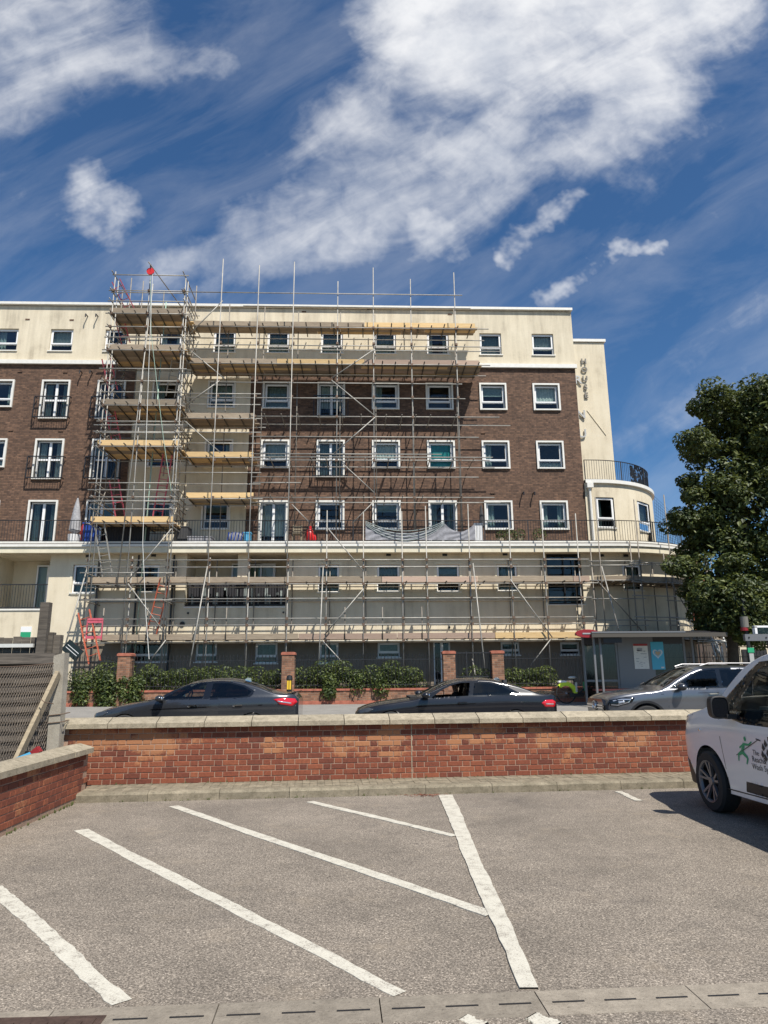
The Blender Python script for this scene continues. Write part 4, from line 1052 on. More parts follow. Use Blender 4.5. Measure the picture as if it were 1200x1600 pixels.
for py, m in ((488, 'board_old'), (545, 'board_old'), (631, 'board_old'), (695, 'board_new'), (815, 'board_new')):
    z = zy(py, YT0, 220); TZ.append(z)
    deck(ts, tx[0]-0.12, tx[2]+0.12, YT0+0.07, YT1-0.02, z, lens=3.3, toem=lambda k, x: m, newf=lambda j, x: R.random() < (0.5 if m == 'board_new' else 0.12), tsp=0.5)
    for yy in (YT0-0.05, YT1): tb(ts, 'ledger', (tx[0]-0.25, yy, z-0.085), (tx[2]+0.3, yy, z-0.085))
    for xx in (tx[0]-0.05, tx[2]+0.05): tb(ts, 'ledger', (xx, YT0-0.25, z-0.14), (xx, YT1+0.25, z-0.14))
    for dz in (0.5, 1.0):
        for yy in (YT0-0.055, YT1+0.05): tb(ts, 'guard_rail', (tx[0]-0.2, yy, z+dz), (tx[2]+0.2, yy, z+dz))
        for xx in (tx[0]-0.05, tx[2]+0.05): tb(ts, 'guard_rail', (xx, YT0-0.3, z+dz), (xx, YT1+0.3, z+dz))
for z in (zy(766, YT0, 220), zy(783, YT0, 220), zy(895, YT0, 220), zy(755, YT0, 220), zy(577, YT0, 220), zy(665, YT0, 220), zy(675, YT0, 220), 4.5):
    tb(ts, 'ledger', (tx[0]-0.3, YT0-0.05, z), (tx[2]+0.3, YT0-0.05, z+joggle()))
    for xx in (tx[0], tx[2]): tb(ts, 'ledger', (xx+0.05, YT0-0.2, z-0.06), (xx+0.05, YT1+0.2, z-0.06), 'galvanised_dull')
z = zy(431, YT0, 240)
for dz in (0, -0.85): tb(ts, 'guard_rail', (tx[0]-0.1, YT0-0.05, z+dz), (tx[2]+0.15, YT0-0.05, z+dz))
for xx in (tx[0], tx[2]):
    tb(ts, 'guard_rail', (xx-0.05, YT0-0.3, z+0.05), (xx-0.05, YT1+0.2, z+0.05), 'galvanised_dull'); tb(ts, 'guard_rail', (xx-0.05, YT0-0.3, z-0.8), (xx-0.05, YT1+0.2, z-0.8), 'galvanised_dull')
for (a, b) in (((268, 826), (201, 906)), ((200, 912), (258, 990)), ((259, 1000), (233, 1035))): tb(ts, 'brace', aY(*a, YT0-0.11), aY(*b, YT0-0.11))
for z0_, z1_ in zip(TZ[1:], TZ[:-1]): tb(ts, 'brace', (tx[0]+0.04, YT0, z0_+0.1), (tx[0]+0.04, YT1, z1_-0.2), 'galvanised_dull'); tb(ts, 'brace', (tx[2]-0.04, YT1, z0_+0.1), (tx[2]-0.04, YT0, z1_-0.2), 'galvanised_dull')
couplers(ts, [(x, YT0-0.05, z-0.085) for x in tx for z in TZ]+[(x, YT0-0.05, z+1.0) for x in tx for z in TZ])

# -- lower scaffold along the cream ground and first floors
ls = thing('lower_scaffold', 'two lift tube scaffold with timber decks along the cream lower storeys', 'scaffold', (0, 27.2, 0.58))
Y0, Y1 = 27.68, 28.60
z1_, z2_ = zy(998, Y0), zy(909, Y0)
xs_ = [aY(px, 900, Y0).x for px in (137, 205, 261, 327, 389, 450, 510, 568, 629, 667, 735, 799, 852, 906)]
for x in xs_:
    q = aY(int(600), 790, Y0).z
    tb(ls, 'standard', (x+joggle(), Y0, 0.58), (x, Y0, (8.3 if x > -2 else 6.2)+R.uniform(-0.25, 0.25)))
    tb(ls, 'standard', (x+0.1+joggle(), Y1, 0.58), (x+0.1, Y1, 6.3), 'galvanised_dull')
    tb(ls, 'standard', (x+0.75, Y0, z1_-0.1), (x+0.75, Y0, z1_+1.25), 'galvanised_dull') if R.random() < 0.4 else None
xa_, xb_ = aY(136, 900, Y0).x, 9.4
def toe2(k, x): return 'board_old' if x < 1 else ('board_pink' if k % 2 else 'board_old')
def toe1(k, x): return 'board_new' if 3.6 < x < 8.0 else ('board_pink' if -0.6 < x < 3.6 else 'board_old')
deck(ls, xa_, xb_, Y0+0.07, Y1-0.03, z2_, toem=toe2, tsp=0.8)
deck(ls, xa_+0.6, xb_, Y0+0.07, 28.62, z1_, toem=toe1, tsp=0.8, newf=lambda j, x: x > 3.6)
for yy in (Y0-0.05, Y1):
    for z in (z1_-0.085, z2_-0.085): tb(ls, 'ledger', (xa_-0.4, yy, z), (xb_+0.3, yy, z))
    tb(ls, 'ledger', (xa_-0.2, yy, zy(935, Y0)), (xb_, yy, zy(935, Y0)))
for py in (875, 886, 966, 976): tb(ls, 'guard_rail', (xa_-0.1, Y0-0.055, zy(py, Y0)), (xb_, Y0-0.055, zy(py, Y0)))
for a, b in (((511, 824), (568, 893)), ((568, 920), (507, 992)), ((503, 1000), (546, 1047)), ((797, 905), (863, 996)), ((861, 998), (829, 1040))):
    tb(ls, 'brace', aY(*a, Y0-0.11), aY(*b, Y0-0.11))
for a, b in (((324, 885), (296, 1042)), ((739, 880), (760, 1066)), ((137, 885), (102, 1008)), ((505, 885), (498, 1036)), ((940, 885), (967, 985)), ((738, 1030), (743, 1055))):
    p = aY(*a, Y0-0.1); q = aY(*b, 26.45); q.z = max(q.z, 0.6); tb(ls, 'raker', p, q, 'galvanised', 0.027)
couplers(ls, [(x, Y0-0.05, z-0.085) for x in xs_ for z in (z1_, z2_)]+[(x, Y0-0.05, zy(py, Y0)) for x in xs_ for py in (875, 886, 966, 976, 935)])

# -- curved part round the drum corner
cs = thing('corner_scaffold', 'scaffold of short chord bays wrapped round the curved cream corner', 'scaffold', (15, 29, 0.58))
Ro, Ri = RL_+1.02, RL_+0.12
def cpnt(r, a): return (DC[0]+r*math.cos(rad(a)), DC[1]+r*math.sin(rad(a)))
angs = [-99, -84, -70, -56, -42, -28, -14, 0]
for i, a in enumerate(angs):
    o_ = cpnt(Ro, a); n_ = cpnt(Ri, a)
    for s_ in (-1.6, 1.6):
        o2 = cpnt(Ro, a+s_)
        tb(cs, 'standard', (*o2, 0.58), (*o2, (8.6 if s_ > 0 else 6.9)+R.uniform(-0.5, 0.4)), 'galvanised_dull')
    tb(cs, 'standard', (*n_, 0.58), (*n_, 6.2), 'galvanised_dull')
    if i+1 < len(angs):
        b = angs[i+1]; o3 = cpnt(Ro, b); n3 = cpnt(Ri, b)
        def ext(p, q, e=0.18): return (p[0]+(p[0]-q[0])*e, p[1]+(p[1]-q[1])*e), (q[0]+(q[0]-p[0])*e, q[1]+(q[1]-p[1])*e)
        for z in (z1_-0.085, z2_-0.085, zy(875, Y0), zy(886, Y0), zy(935, Y0), zy(966, Y0), zy(976, Y0)):
            p, q = ext(o_, o3); dz = R.uniform(-0.12, 0.12)
            tb(cs, 'ledger', (*p, z+dz), (*q, z+dz))
            if z in (z1_-0.085, z2_-0.085): p, q = ext(n_, n3); tb(cs, 'ledger', (*p, z), (*q, z), 'galvanised_dull')
        for z in (z1_, z2_):
            for k in range(4):
                r_ = Ro-0.16-k*0.23; p = Vector((*cpnt(r_, a-1), z+0.02)); q = Vector((*cpnt(r_, b+1), z+0.02))
                MB().bar(p, q, 0.215, 0.036).build('board', 'board_old', cs)
            p = Vector((*cpnt(Ro-0.03, a-1), z+0.1)); q = Vector((*cpnt(Ro-0.03, b+1), z+0.1+R.uniform(-0.03, 0.03)))
            MB().bar(p, q, 0.036, 0.22).build('toe_board', 'board_old', cs)
            for k in range(4):
                aa_ = a+(b-a)*(k+0.5)/4; p = cpnt(Ro+0.15, aa_); q = cpnt(Ri-0.2, aa_); tb(cs, 'transom', (*p, z-TR), (*q, z-TR), 'galvanised_dull')
        if i % 2: tb(cs, 'brace', (*cpnt(Ro+0.06, a), 0.9), (*cpnt(Ro+0.06, b), z1_), 'galvanised_dull')
        else: tb(cs, 'brace', (*cpnt(Ro+0.06, b), z1_+0.2), (*cpnt(Ro+0.06, a), z2_), 'galvanised_dull')

# -- separate side scaffold beyond the corner, seen under the tree
fs_ = thing('far_scaffold', 'tangle of pale scaffold tubes standing behind the bus shelter under the tree', 'scaffold', (15, 27, 0.58))
for a, b in (((1090, 950), (1107, 984)), ((1110, 993), (1123, 1020)), ((1118, 1000), (1128, 1032)), ((1112, 1005), (1120, 1030)), ((1129, 993), (1136, 1012)), ((1075, 970), (1140, 973)), ((1080, 985), (1150, 988)), ((1138, 970), (1155, 983)), ((1122, 1004), (1138, 1003)), ((1127, 1010), (1131, 1035)), ((1100, 1000), (1133, 1002))):
    tb(fs_, 'tube', aY(*a, 29.0), aY(*b, 28.6), 'rope_white', 0.035)
tb(fs_, 'standard', (17.2, 28.9, 0.58), (17.2, 28.9, 4.6)); tb(fs_, 'standard', (15.9, 28.9, 0.58), (15.9, 28.9, 4.8))
for i, (z, a, b) in enumerate(((2.6, 15.6, 18.8), (3.6, 15.4, 19.0))):
    MB().box(a, b, 28.8, 29.02, z, z+0.038).build('board', 'board_old', fs_)

# ladders
def ladder(a, b, m, label, w=0.38, up=Vector((1, 0, 0)), group=None, rungs=None):
    a = Vector(a); b = Vector(b); L = (b-a).length; t = thing('ladder', label, 'ladder', a, group=group)
    d = (b-a).normalized(); s = d.cross(Vector((0, 1, 0))); s = up-d*up.dot(d); s.normalize()
    for k in (-1, 1): MB().bar(a+s*w/2*k, b+s*w/2*k, 0.04, 0.065, (0, 1, 0)).build('stile', m, t)
    mb = MB(); n = int(L/0.27)
    rg = MB().tube((-w/2, 0, 0), (w/2, 0, 0), 0.015, 5).mesh('rung', m)
    for i in range(1, n):
        o = link('rung', rg, t, a+d*(L*i/n)-a); o.rotation_euler = s.to_track_quat('X', 'Z').to_euler()
    return t
lv = [17.05, TZ[1], TZ[2], TZ[3], 9.0, TZ[4]]
labs = ['pink ladder rising above the topmost landing of the scaffold tower', 'pink ladder below the top landing of the scaffold tower',
        'pink ladder leaning between the second and third tower landings', 'pink ladder between the third and fourth tower landings']
ladder(aY(205, 487, 28.6), aY(181, 438, 27.9), 'pink_paint', labs[0])
ladder(aY(197, 537, 28.8), aY(187, 500, 28.3), 'pink_paint', labs[1])
ladder(aY(177, 610, 28.8), aY(166, 560, 28.2), 'pink_paint', labs[2])
ladder(aY(266, 620, 28.9), aY(277, 555, 28.4), 'galvanised', 'grey metal ladder on the right side of the tower, upper landing')
ladder(aY(182, 690, 28.8), aY(172, 640, 28.2), 'pink_paint', labs[3])
ladder(aY(262, 745, 28.9), aY(268, 700, 28.4), 'galvanised', 'grey metal ladder on the right side of the tower, above the bright lower landing')
ladder(aY(246, 808, 28.9), aY(262, 710, 28.4), 'pink_paint', 'long faded pink ladder climbing the right side of the tower to the bright landing')
ladder(aY(188, 808, 28.8), aY(178, 750, 28.3), 'pink_paint', 'pink ladder just above the lowest bright tower landing')
ladder(aY(168, 900, 27.8), aY(155, 815, 27.5), 'galvanised', 'grey ladder hanging below the lowest bright tower landing')
ladder(aY(236, 994, 27.9), aY(258, 905, 27.5), 'orange_paint', 'orange ladder leaning between the two lowest decks beneath the tower')
ladder(aY(148, 1035, 26.6), aY(131, 955, 26.9), 'orange_paint', 'orange and pink ladder standing at the left foot of the scaffold', w=0.42)
gt = thing('ladder_gate', 'pink hinged ladder gate on the lowest deck at the left end', 'gate', aY(148, 995, 26.8))
a, b = aY(137, 968, 26.8), aY(158, 1000, 26.8)
for z in (a.z, (a.z+b.z)/2+0.3, b.z+0.1): MB().box(a.x, b.x, 26.78, 26.82, z-0.05, z+0.05).build('rail', 'pink_paint', gt)
for x in (a.x, b.x): MB().box(x-0.02, x+0.02, 26.785, 26.815, b.z, a.z).build('upright', 'pink_paint', gt)
# hoist wheel and rope
hp = aY(235, 424, 27.0); hz = thing('hoist_wheel', 'red gin wheel pulley hanging from a tube on top of the scaffold tower', 'pulley', hp)
MB().lathe([(0.02, -0.03), (0.16, -0.03), (0.13, 0), (0.16, 0.03), (0.02, 0.03)], 16, tuple(hp), 'y').build('wheel', 'red_plastic', hz, smooth=False)
MB().box(hp.x-0.02, hp.x+0.02, hp.y-0.05, hp.y+0.05, hp.z+0.1, hp.z+0.32).build('hook', 'black_metal', hz)
tb(ts, 'hoist_arm', (hp.x-0.05, 26.8, hp.z+0.33), (hp.x+0.9, 29.0, hp.z-0.6), 'galvanised_dull')
rp = thing('rope', 'pale green hoist rope hanging from the red pulley down to the hedge', 'rope', hp)
pts = [hp, aY(236, 520, 27.15), aY(244, 590, 27.2), aY(256, 690, 27.2), aY(268, 770, 27.2)]
MB().path(pts, 0.012, 5).build('strand', 'rope_green', rp)
MB().path([hp+Vector((0.1, 0, 0)), aY(233, 560, 27.1), aY(228, 700, 27.1), aY(223, 850, 27.1), aY(228, 960, 27.0), aY(233, 1030, 26.8)], 0.012, 5).build('strand', 'rope_white', rp)

# ------------------------------------------------------------------ things on the terrace
def at_t(px, py, Y=28.9): return aY(px, py, Y)
q = at_t(115, 848, 28.7)
pa = thing('closed_parasol', 'closed grey garden parasol in a pale pot on the terrace', 'parasol', (q.x, 28.7, 6.95))
MB().lathe([(0.03, 0.45), (0.24, 0.6), (0.20, 1.0), (0.12, 1.6), (0.03, 2.0)], 10, (q.x, 28.7, 6.95)).build('canopy', 'grey_fabric', pa)
MB().lathe([(0.0, 0.0), (0.22, 0.0), (0.26, 0.42), (0.0, 0.42)], 14, (q.x, 28.7, 6.95)).build('pot', 'white_plastic', pa)
MB().tube((q.x, 28.7, 7.3), (q.x, 28.7, 9.05), 0.02).build('pole', 'black_metal', pa)
def bin_(px, w, h, m, name, label, cat, Y=28.75, n=12, top=1.15):
    q = at_t(px, 845, Y); t = thing(name, label, cat, (q.x, Y, 6.95))
    MB().prism([(q.x-w/2, Y-w/2), (q.x+w/2, Y-w/2), (q.x+w/2, Y+w/2), (q.x-w/2, Y+w/2)], 'z', 6.95, 6.95+h).build('body', m, t)
    MB().box(q.x-w*top/2, q.x+w*top/2, Y-w*top/2, Y+w*top/2, 6.95+h, 6.95+h+0.06).build('lid', m, t); return t
bin_(141, 0.48, 0.85, 'blue_plastic', 'storage_bin', 'blue plastic storage bin on the terrace beside the parasol', 'bin')
q = at_t(130, 845, 28.9); tr_ = thing('folded_cloth', 'crumpled dark red cloth heaped between parasol and blue bin', 'cloth', (q.x, 28.9, 6.95))
MB().ball((q.x, 28.9, 7.45), 0.18, 0.15, 0.5).build('cloth', 'print_red', tr_, smooth=True)
def planter_box(x0, x1, h, m, name, label, cat, Y=28.5, d=0.35):
    a, b = at_t(x0, 845, Y).x, at_t(x1, 845, Y).x; t = thing(name, label, cat, ((a+b)/2, Y, 6.95))
    MB().box(a, b, Y, Y+d, 6.95, 6.95+h).build('body', m, t); MB().box(a-0.02, b+0.02, Y-0.02, Y+d+0.02, 6.95+h, 6.95+h+0.04).build('rim', m, t); return t
planter_box(166, 233, 0.85, 'dark_fabric', 'windbreak', 'black sheet windbreak behind the terrace railing under the tower', 'screen', Y=28.34, d=0.03)
planter_box(275, 292, 0.75, 'seat_cloth', 'outdoor_sofa', 'dark rattan sofa behind the terrace railing', 'sofa', Y=28.7, d=0.7)
planter_box(293, 330, 0.30, 'dustsheet', 'low_table', 'low pale table covered with sheets on the terrace', 'table', Y=28.6, d=0.6)
q = at_t(368, 840, 28.6); lb = thing('laundry_bag', 'blue and white patterned laundry bag on the terrace', 'bag', (q.x, 28.6, 6.95))
mb = MB().ball((q.x, 28.6, 7.2), 0.36, 0.2, 0.28, 12, 8); mb.build('sack', 'dustsheet', lb, smooth=True)
for k in range(5): MB().tube((q.x-0.3+k*0.14, 28.40, 7.05), (q.x-0.24+k*0.14, 28.39, 7.42), 0.025, 5).build('stripe', 'blue_plastic', lb)
bin_(387, 0.26, 0.42, 'sky_blue', 'bucket', 'light blue bucket beside the patterned laundry bag', 'bucket', Y=28.55)
q = at_t(464, 845, 28.8); ch = thing('wooden_chair', 'small wooden slatted chair on the terrace left of the red heater', 'chair', (q.x, 28.8, 6.95))
for dx in (-0.18, 0.18):
    MB().box(q.x+dx-0.02, q.x+dx+0.02, 28.6, 28.64, 6.95, 7.4).build('leg', 'pale_wood', ch); MB().box(q.x+dx-0.02, q.x+dx+0.02, 28.98, 29.02, 6.95, 7.85).build('leg', 'pale_wood', ch)
MB().box(q.x-0.2, q.x+0.2, 28.58, 29.02, 7.4, 7.43).build('seat', 'pale_wood', ch)
for k in range(3): MB().box(q.x-0.16, q.x+0.16, 28.99, 29.01, 7.52+k*0.11, 7.59+k*0.11).build('slat', 'pale_wood', ch)
q = at_t(484, 845, 28.6); rg = thing('gas_bottle', 'red gas bottle standing on the terrace next to the wooden chair', 'gas bottle', (q.x, 28.6, 6.95))
MB().lathe([(0.0, 0.0), (0.16, 0.02), (0.17, 0.42), (0.12, 0.58), (0.05, 0.64), (0.05, 0.72), (0.0, 0.72)], 14, (q.x, 28.6, 6.95)).build('cylinder', 'red_plastic', rg, smooth=True)
MB().lathe([(0.07, 0.64), (0.08, 0.76), (0.07, 0.76)], 10, (q.x, 28.6, 6.95)).build('collar', 'red_plastic', rg)
MB().ball((q.x+0.19, 28.55, 7.15), 0.09, 0.09, 0.2).build('hose_cap', 'red_plastic', rg, smooth=True)
# draped banner
a, b = at_t(571, 825, YF+0.08), at_t(742, 825, YF+0.08); zt, zb_ = 7.83, 7.03
bn = thing('draped_sheet', 'long grey and white striped sheet hung in swags over the terrace railing', 'sheet', ((a.x+b.x)/2, YF+0.08, 7.0))
n, m_ = 60, 10; vs_ = []; fsA = []
for i in range(n+1):
    t = i/n; x = a.x+(b.x-a.x)*t; sag = 0.42*(1-(2*min(t/0.72, 1)-1)**2) if t < 0.72 else 0.36*(1-(2*(t-0.72)/0.28-1)**2)
    for j in range(m_+1):
        s = j/m_; z = (zt-0.08-sag)*(1-s)+zb_*s
        vs_.append((x, YF+0.07-0.04*math.sin(i*0.9+j*1.3)*0.5-0.02, z))
for i in range(n):
    for j in range(m_): k = i*(m_+1)+j; fsA.append((k, k+1, k+m_+2, k+m_+1))
MB().add(vs_, fsA).build('cloth', 'dustsheet', bn, smooth=True)
for s in range(4):
    pts = []
    for i in range(31):
        t = i/30*0.72; x = a.x+(b.x-a.x)*t; sag = (0.42+0.08*s)*(1-(2*t/0.72-1)**2); pts.append((x, YF+0.035, zt-sag-0.05*s))
    MB().path(pts, 0.018, 4).build('stripe', 'curtain_grey', bn)
planter_box(742, 755, 0.80, 'white_plastic', 'plastic_screen', 'white plastic panel propped behind the railing at the end of the draped sheet', 'panel', Y=28.35, d=0.06)
q = at_t(752, 800, 28.8); pp = thing('closed_parasol', 'slim dark closed parasol standing right of the draped sheet', 'parasol', (q.x, 28.8, 6.95))
MB().lathe([(0.02, 0.7), (0.10, 0.8), (0.09, 1.3), (0.02, 1.75)], 8, (q.x, 28.8, 6.95)).build('canopy', 'seat_cloth', pp); MB().tube((q.x, 28.8, 6.95), (q.x, 28.8, 8.7), 0.02).build('pole', 'black_metal', pp)
def leaf_cloud(mb, c, r, n, size, squash=(1, 1, 1), shell=0.5, up=0.4, rr=R):
    for _ in range(n):
        while True:
            v = Vector((rr.uniform(-1, 1), rr.uniform(-1, 1), rr.uniform(-1, 1)))
            if 0.05 < v.length <= 1: break
        l = v.length; v.normalize(); d = shell+(1-shell)*l**0.5
        p = Vector((c[0]+v.x*r*d*squash[0], c[1]+v.y*r*d*squash[1], c[2]+v.z*r*d*squash[2]))
        nrm = (v*0.8+Vector((rr.gauss(0, 0.5), rr.gauss(0, 0.5), rr.gauss(0, 0.5)+up))).normalized()
        t1 = nrm.cross(Vector((rr.gauss(0, 1), rr.gauss(0, 1), rr.gauss(0, 1)))).normalized(); t2 = nrm.cross(t1); s = size*rr.uniform(0.6, 1.25)
        k = len(mb.v)
        mb.v += [tuple(p-t1*s), tuple(p-t2*s*0.55+nrm*s*0.12), tuple(p+t1*s), tuple(p+t2*s*0.55+nrm*s*0.12)]
        mb.f += [(k, k+1, k+2, k+3)]; mb.m += [0]
for i, (px, wd) in enumerate(((782, 0.35), (797, 0.5), (812, 0.45), (843, 0.5))):
    q = at_t(px, 845, 28.5); t = thing('potted_plant', ['small potted shrub left of the three on the terrace under a window', 'wide low potted shrub, second along the railing', 'rounded potted shrub, third along the railing', 'potted shrub standing alone below the last brick facade window'][i], 'plant', (q.x, 28.5, 6.95))
    MB().lathe([(0, 0), (0.12, 0), (0.16, 0.22), (0, 0.22)], 10, (q.x, 28.5, 6.95)).build('pot', 'tan_box', t)
    mb = MB(); leaf_cloud(mb, (q.x, 28.5, 7.3), wd*0.6, 160, 0.05); mb.build('foliage', 'hedge_leaf', t, fixn=False)
q = at_t(1008, 838, 31.0); t = thing('garden_chair', 'dark folding garden chair on the terrace at the rounded corner', 'chair', (q.x, q.y, 6.95))
MB().box(q.x-0.25, q.x+0.25, 30.8, 31.2, 7.36, 7.40).build('seat', 'trim_black', t); MB().box(q.x+0.2, q.x+0.25, 30.8, 31.2, 7.4, 7.9).build('backrest', 'trim_black', t)
for dx in (-0.22, 0.22):
    for dy in (30.84, 31.16): MB().box(q.x+dx-0.015, q.x+dx+0.015, dy-0.015, dy+0.015, 6.95, 7.36).build('leg', 'trim_black', t)
# pale debris netting strip at the corner
nn_ = MB(); a = aY(1022, 775, 31.0); b = aY(1060, 808, 31.0); c_ = aY(1062, 856, 31.0); d_ = aY(1026, 850, 31.0)
for i in range(14):
    t = i/13; nn_.tube(a.lerp(b, t)+Vector((0, 0, -0.35*math.sin(t*3.14))), d_.lerp(c_, t), 0.006, 3)
for j in range(16):
    t = j/15; nn_.tube(a.lerp(d_, t), b.lerp(c_, t)+Vector((0, 0, -0.1)), 0.006, 3)
tag(nn_.build('bird_net', 'black_metal'), 'fine dark bird netting stretched from the drum corner towards the tree', 'net')

# ------------------------------------------------------------------ garden boundary: dwarf wall, pillars, railings, hedge
YB_ = 25.0
gw = thing('garden_wall', 'low brown brick garden wall with red coping and tall pillars across the road', 'wall', (0, YB_, 0.58))
pil = [(-8.42, -7.98), (-2.71, -2.27), (3.0, 3.42), (4.74, 5.16)]
segs = [(-26, pil[0][0]), (pil[0][1], pil[1][0]), (pil[1][1], pil[2][0]), (pil[3][1], 16.0)]
for (a, b) in segs:
    MB().box(a, b, YB_+0.06, YB_+0.28, 0.4, 1.06).build('dwarf_wall', 'boundary_brick', gw)
    mb = MB(); x = a
    while x < b-0.05: mb.box(x+0.003, min(x+0.222, b), YB_+0.03, YB_+0.31, 1.06, 1.125+R.uniform(-0.002, 0.002)); x += 0.225
    mb.build('coping', 'brick_cap', gw) if 'brick_cap' in M else None
mat('brick_cap', col=(0.36, 0.12, 0.075), rough=0.85, var=0.35, vscale=5)
for (a, b) in segs:
    mb = MB(); x = a
    while x < b-0.05: mb.box(x+0.003, min(x+0.222, b), YB_+0.03, YB_+0.31, 1.06, 1.125+R.uniform(-0.002, 0.002)); x += 0.225
    mb.build('coping', 'brick_cap', gw)
    MB().box(a, b, YB_+0.045, YB_+0.0599, 0.4, 0.72).build('plinth_course', 'brick_cap', gw)
for (a, b) in pil:
    MB().box(a, b, YB_, YB_+0.44, 0.4, 2.30).build('pillar', 'boundary_brick', gw)
    MB().prism([(a-0.03, 2.30), (b+0.03, 2.30), (b+0.03, 2.37), (b-0.02, 2.40), (a+0.02, 2.40), (a-0.03, 2.37)], 'y', YB_-0.03, YB_+0.47).build('pillar_cap', 'brick_cap', gw)
for i, (a, b) in enumerate(segs):
    t = thing('garden_railing', ['black spiked railing on the garden wall left of the first pillar', 'black spiked railing on the garden wall between the first and second pillars',
                                 'black spiked railing on the garden wall between the second pillar and the gateway', 'black spiked railing on the garden wall from the gateway to the bus shelter'][i], 'railing', ((a+b)/2, YB_+0.17, 1.12))
    y = YB_+0.17
    for z in (1.25, 2.12): MB().box(a, b, y-0.02, y+0.02, z-0.012, z+0.012).build('rail', 'black_metal', t)
    bal = MB(); x = a+0.06; k = 0
    while x < b-0.03:
        bal.tube((x, y, 1.12), (x, y, 2.24), 0.009, 4, caps=False); bal.tube((x, y, 2.24), (x, y, 2.34), 0.017, 4, r2=0.001); x += 0.125; k += 1
    o = bal.build('bars', 'black_metal', t, fixn=False); o['kind'] = 'stuff'
gg = thing('garden_gate', 'tall black metal gate standing between the two right hand brick pillars', 'gate', (4.08, YB_+0.2, 0.58))
a, b = pil[2][1]+0.04, pil[3][0]-0.04
for z in (0.75, 1.5, 2.33): MB().box(a, b, YB_+0.19, YB_+0.23, z-0.02, z+0.02).build('rail', 'black_metal', gg)
for x in (a, a+(b-a)*0.32, b): MB().box(x-0.02, x+0.02, YB_+0.185, YB_+0.235, 0.62, 2.38).build('stile', 'black_metal', gg)
mb = MB(); x = a+0.1
while x < b: mb.tube((x, YB_+0.21, 0.75), (x, YB_+0.21, 2.33), 0.009, 4); x += 0.12
mb.build('bars', 'black_metal', gg)
def hedge(a, b, label, z0=0.6, z1=2.02, n=11000, seed=1):
    rr = random.Random(seed); t = thing('hedge', label, 'hedge', ((a+b)/2, 25.9, 0.58)); mb = MB(); L = b-a
    x = a
    while x < b:
        top = z1+rr.uniform(-0.34, 0.02); w = rr.uniform(0.4, 0.7)
        for zz in np.arange(z0+0.25, top-0.1, 0.35): leaf_cloud(mb, (x+rr.uniform(-0.1, 0.1), 25.85+rr.uniform(-0.12, 0.12), min(zz+rr.uniform(-0.1, 0.1), top-0.2)), rr.uniform(0.28, 0.52), 330, 0.048, (1, 1.0, 0.8), 0.35, rr=rr)
        x += 0.33
    mb.build('foliage', 'hedge_leaf', t, fixn=False)
    st = MB(); x = a+0.2
    while x < b: st.tube((x, 25.9, 0.5), (x+rr.uniform(-0.2, 0.2), 25.9, 1.6), 0.02, 5); x += 0.5
    st.build('stems', 'bark', t); return t
hedge(-10.1, -8.5, 'leafy green hedge behind the railing at the left of the first pillar', seed=3)
hedge(-7.9, -2.8, 'long clipped hedge between the first and second brick pillars', seed=4)
hedge(-2.2, 2.2, 'hedge between the second brick pillar and the gateway', seed=5)
hedge(5.3, 7.2, 'hedge to the right of the gateway beside the bus shelter', z1=1.9, seed=6)
hedge(4.2, 4.7, 'narrow dark shrub seen through the gateway', z1=2.0, seed=8)
hedge(12.2, 17.5, 'hedge behind the far side of the bus shelter', z1=1.7, seed=9)
# ivy spilling over the dwarf wall
for i, (x, w, zb_, dens) in enumerate(((-9.6, 0.35, 0.7, 260), (-8.75, 0.45, 0.55, 420), (-7.75, 0.35, 0.6, 300), (-1.0, 0.30, 0.9, 330), (0.0, 0.25, 0.95, 90), (0.75, 0.3, 0.85, 150), (-8.2, 0.2, 0.8, 150))):
    mb = MB(); rr = random.Random(40+i)
    z = 1.5
    while z > zb_: leaf_cloud(mb, (x+rr.uniform(-0.08, 0.08), YB_-0.02, z), w*rr.uniform(0.7, 1), int(dens/2.5), 0.055, (1, 0.45, 0.7), 0.1, rr=rr); z -= 0.11
    t = mb.build('climbing_plant', 'hedge_leaf', None, fixn=False)
    tag(t, ['leafy creeper over the garden wall at the far left end', 'thick creeper hanging to the pavement left of the first pillar', 'creeper spilling over the wall right of the first pillar',
            'thin creeper on the dwarf wall, first of three right of the second pillar', 'smallest creeper tuft on the dwarf wall, middle of three', 'creeper on the dwarf wall behind the black coupe bonnet', 'creeper growing up the first brick pillar'][i], 'plant')
# small bollard beside the second pillar
bo = thing('bollard', 'short black bollard with a yellow band in front of the second brick pillar', 'bollard', (-2.37, 24.4, 0.6))
MB().lathe([(0.0, 0), (0.09, 0), (0.09, 0.85), (0.11, 0.88), (0.09, 1.0), (0.0, 1.04)], 12, (-2.37, 24.4, 0.58)).build('post', 'black_metal', bo)
MB().box(-2.44, -2.38, 24.29, 24.315, 1.13, 1.42).build('yellow_strip', 'yellow_paint', bo); MB().box(-2.36, -2.30, 24.29, 24.315, 1.13, 1.42).build('yellow_strip', 'yellow_paint', bo)

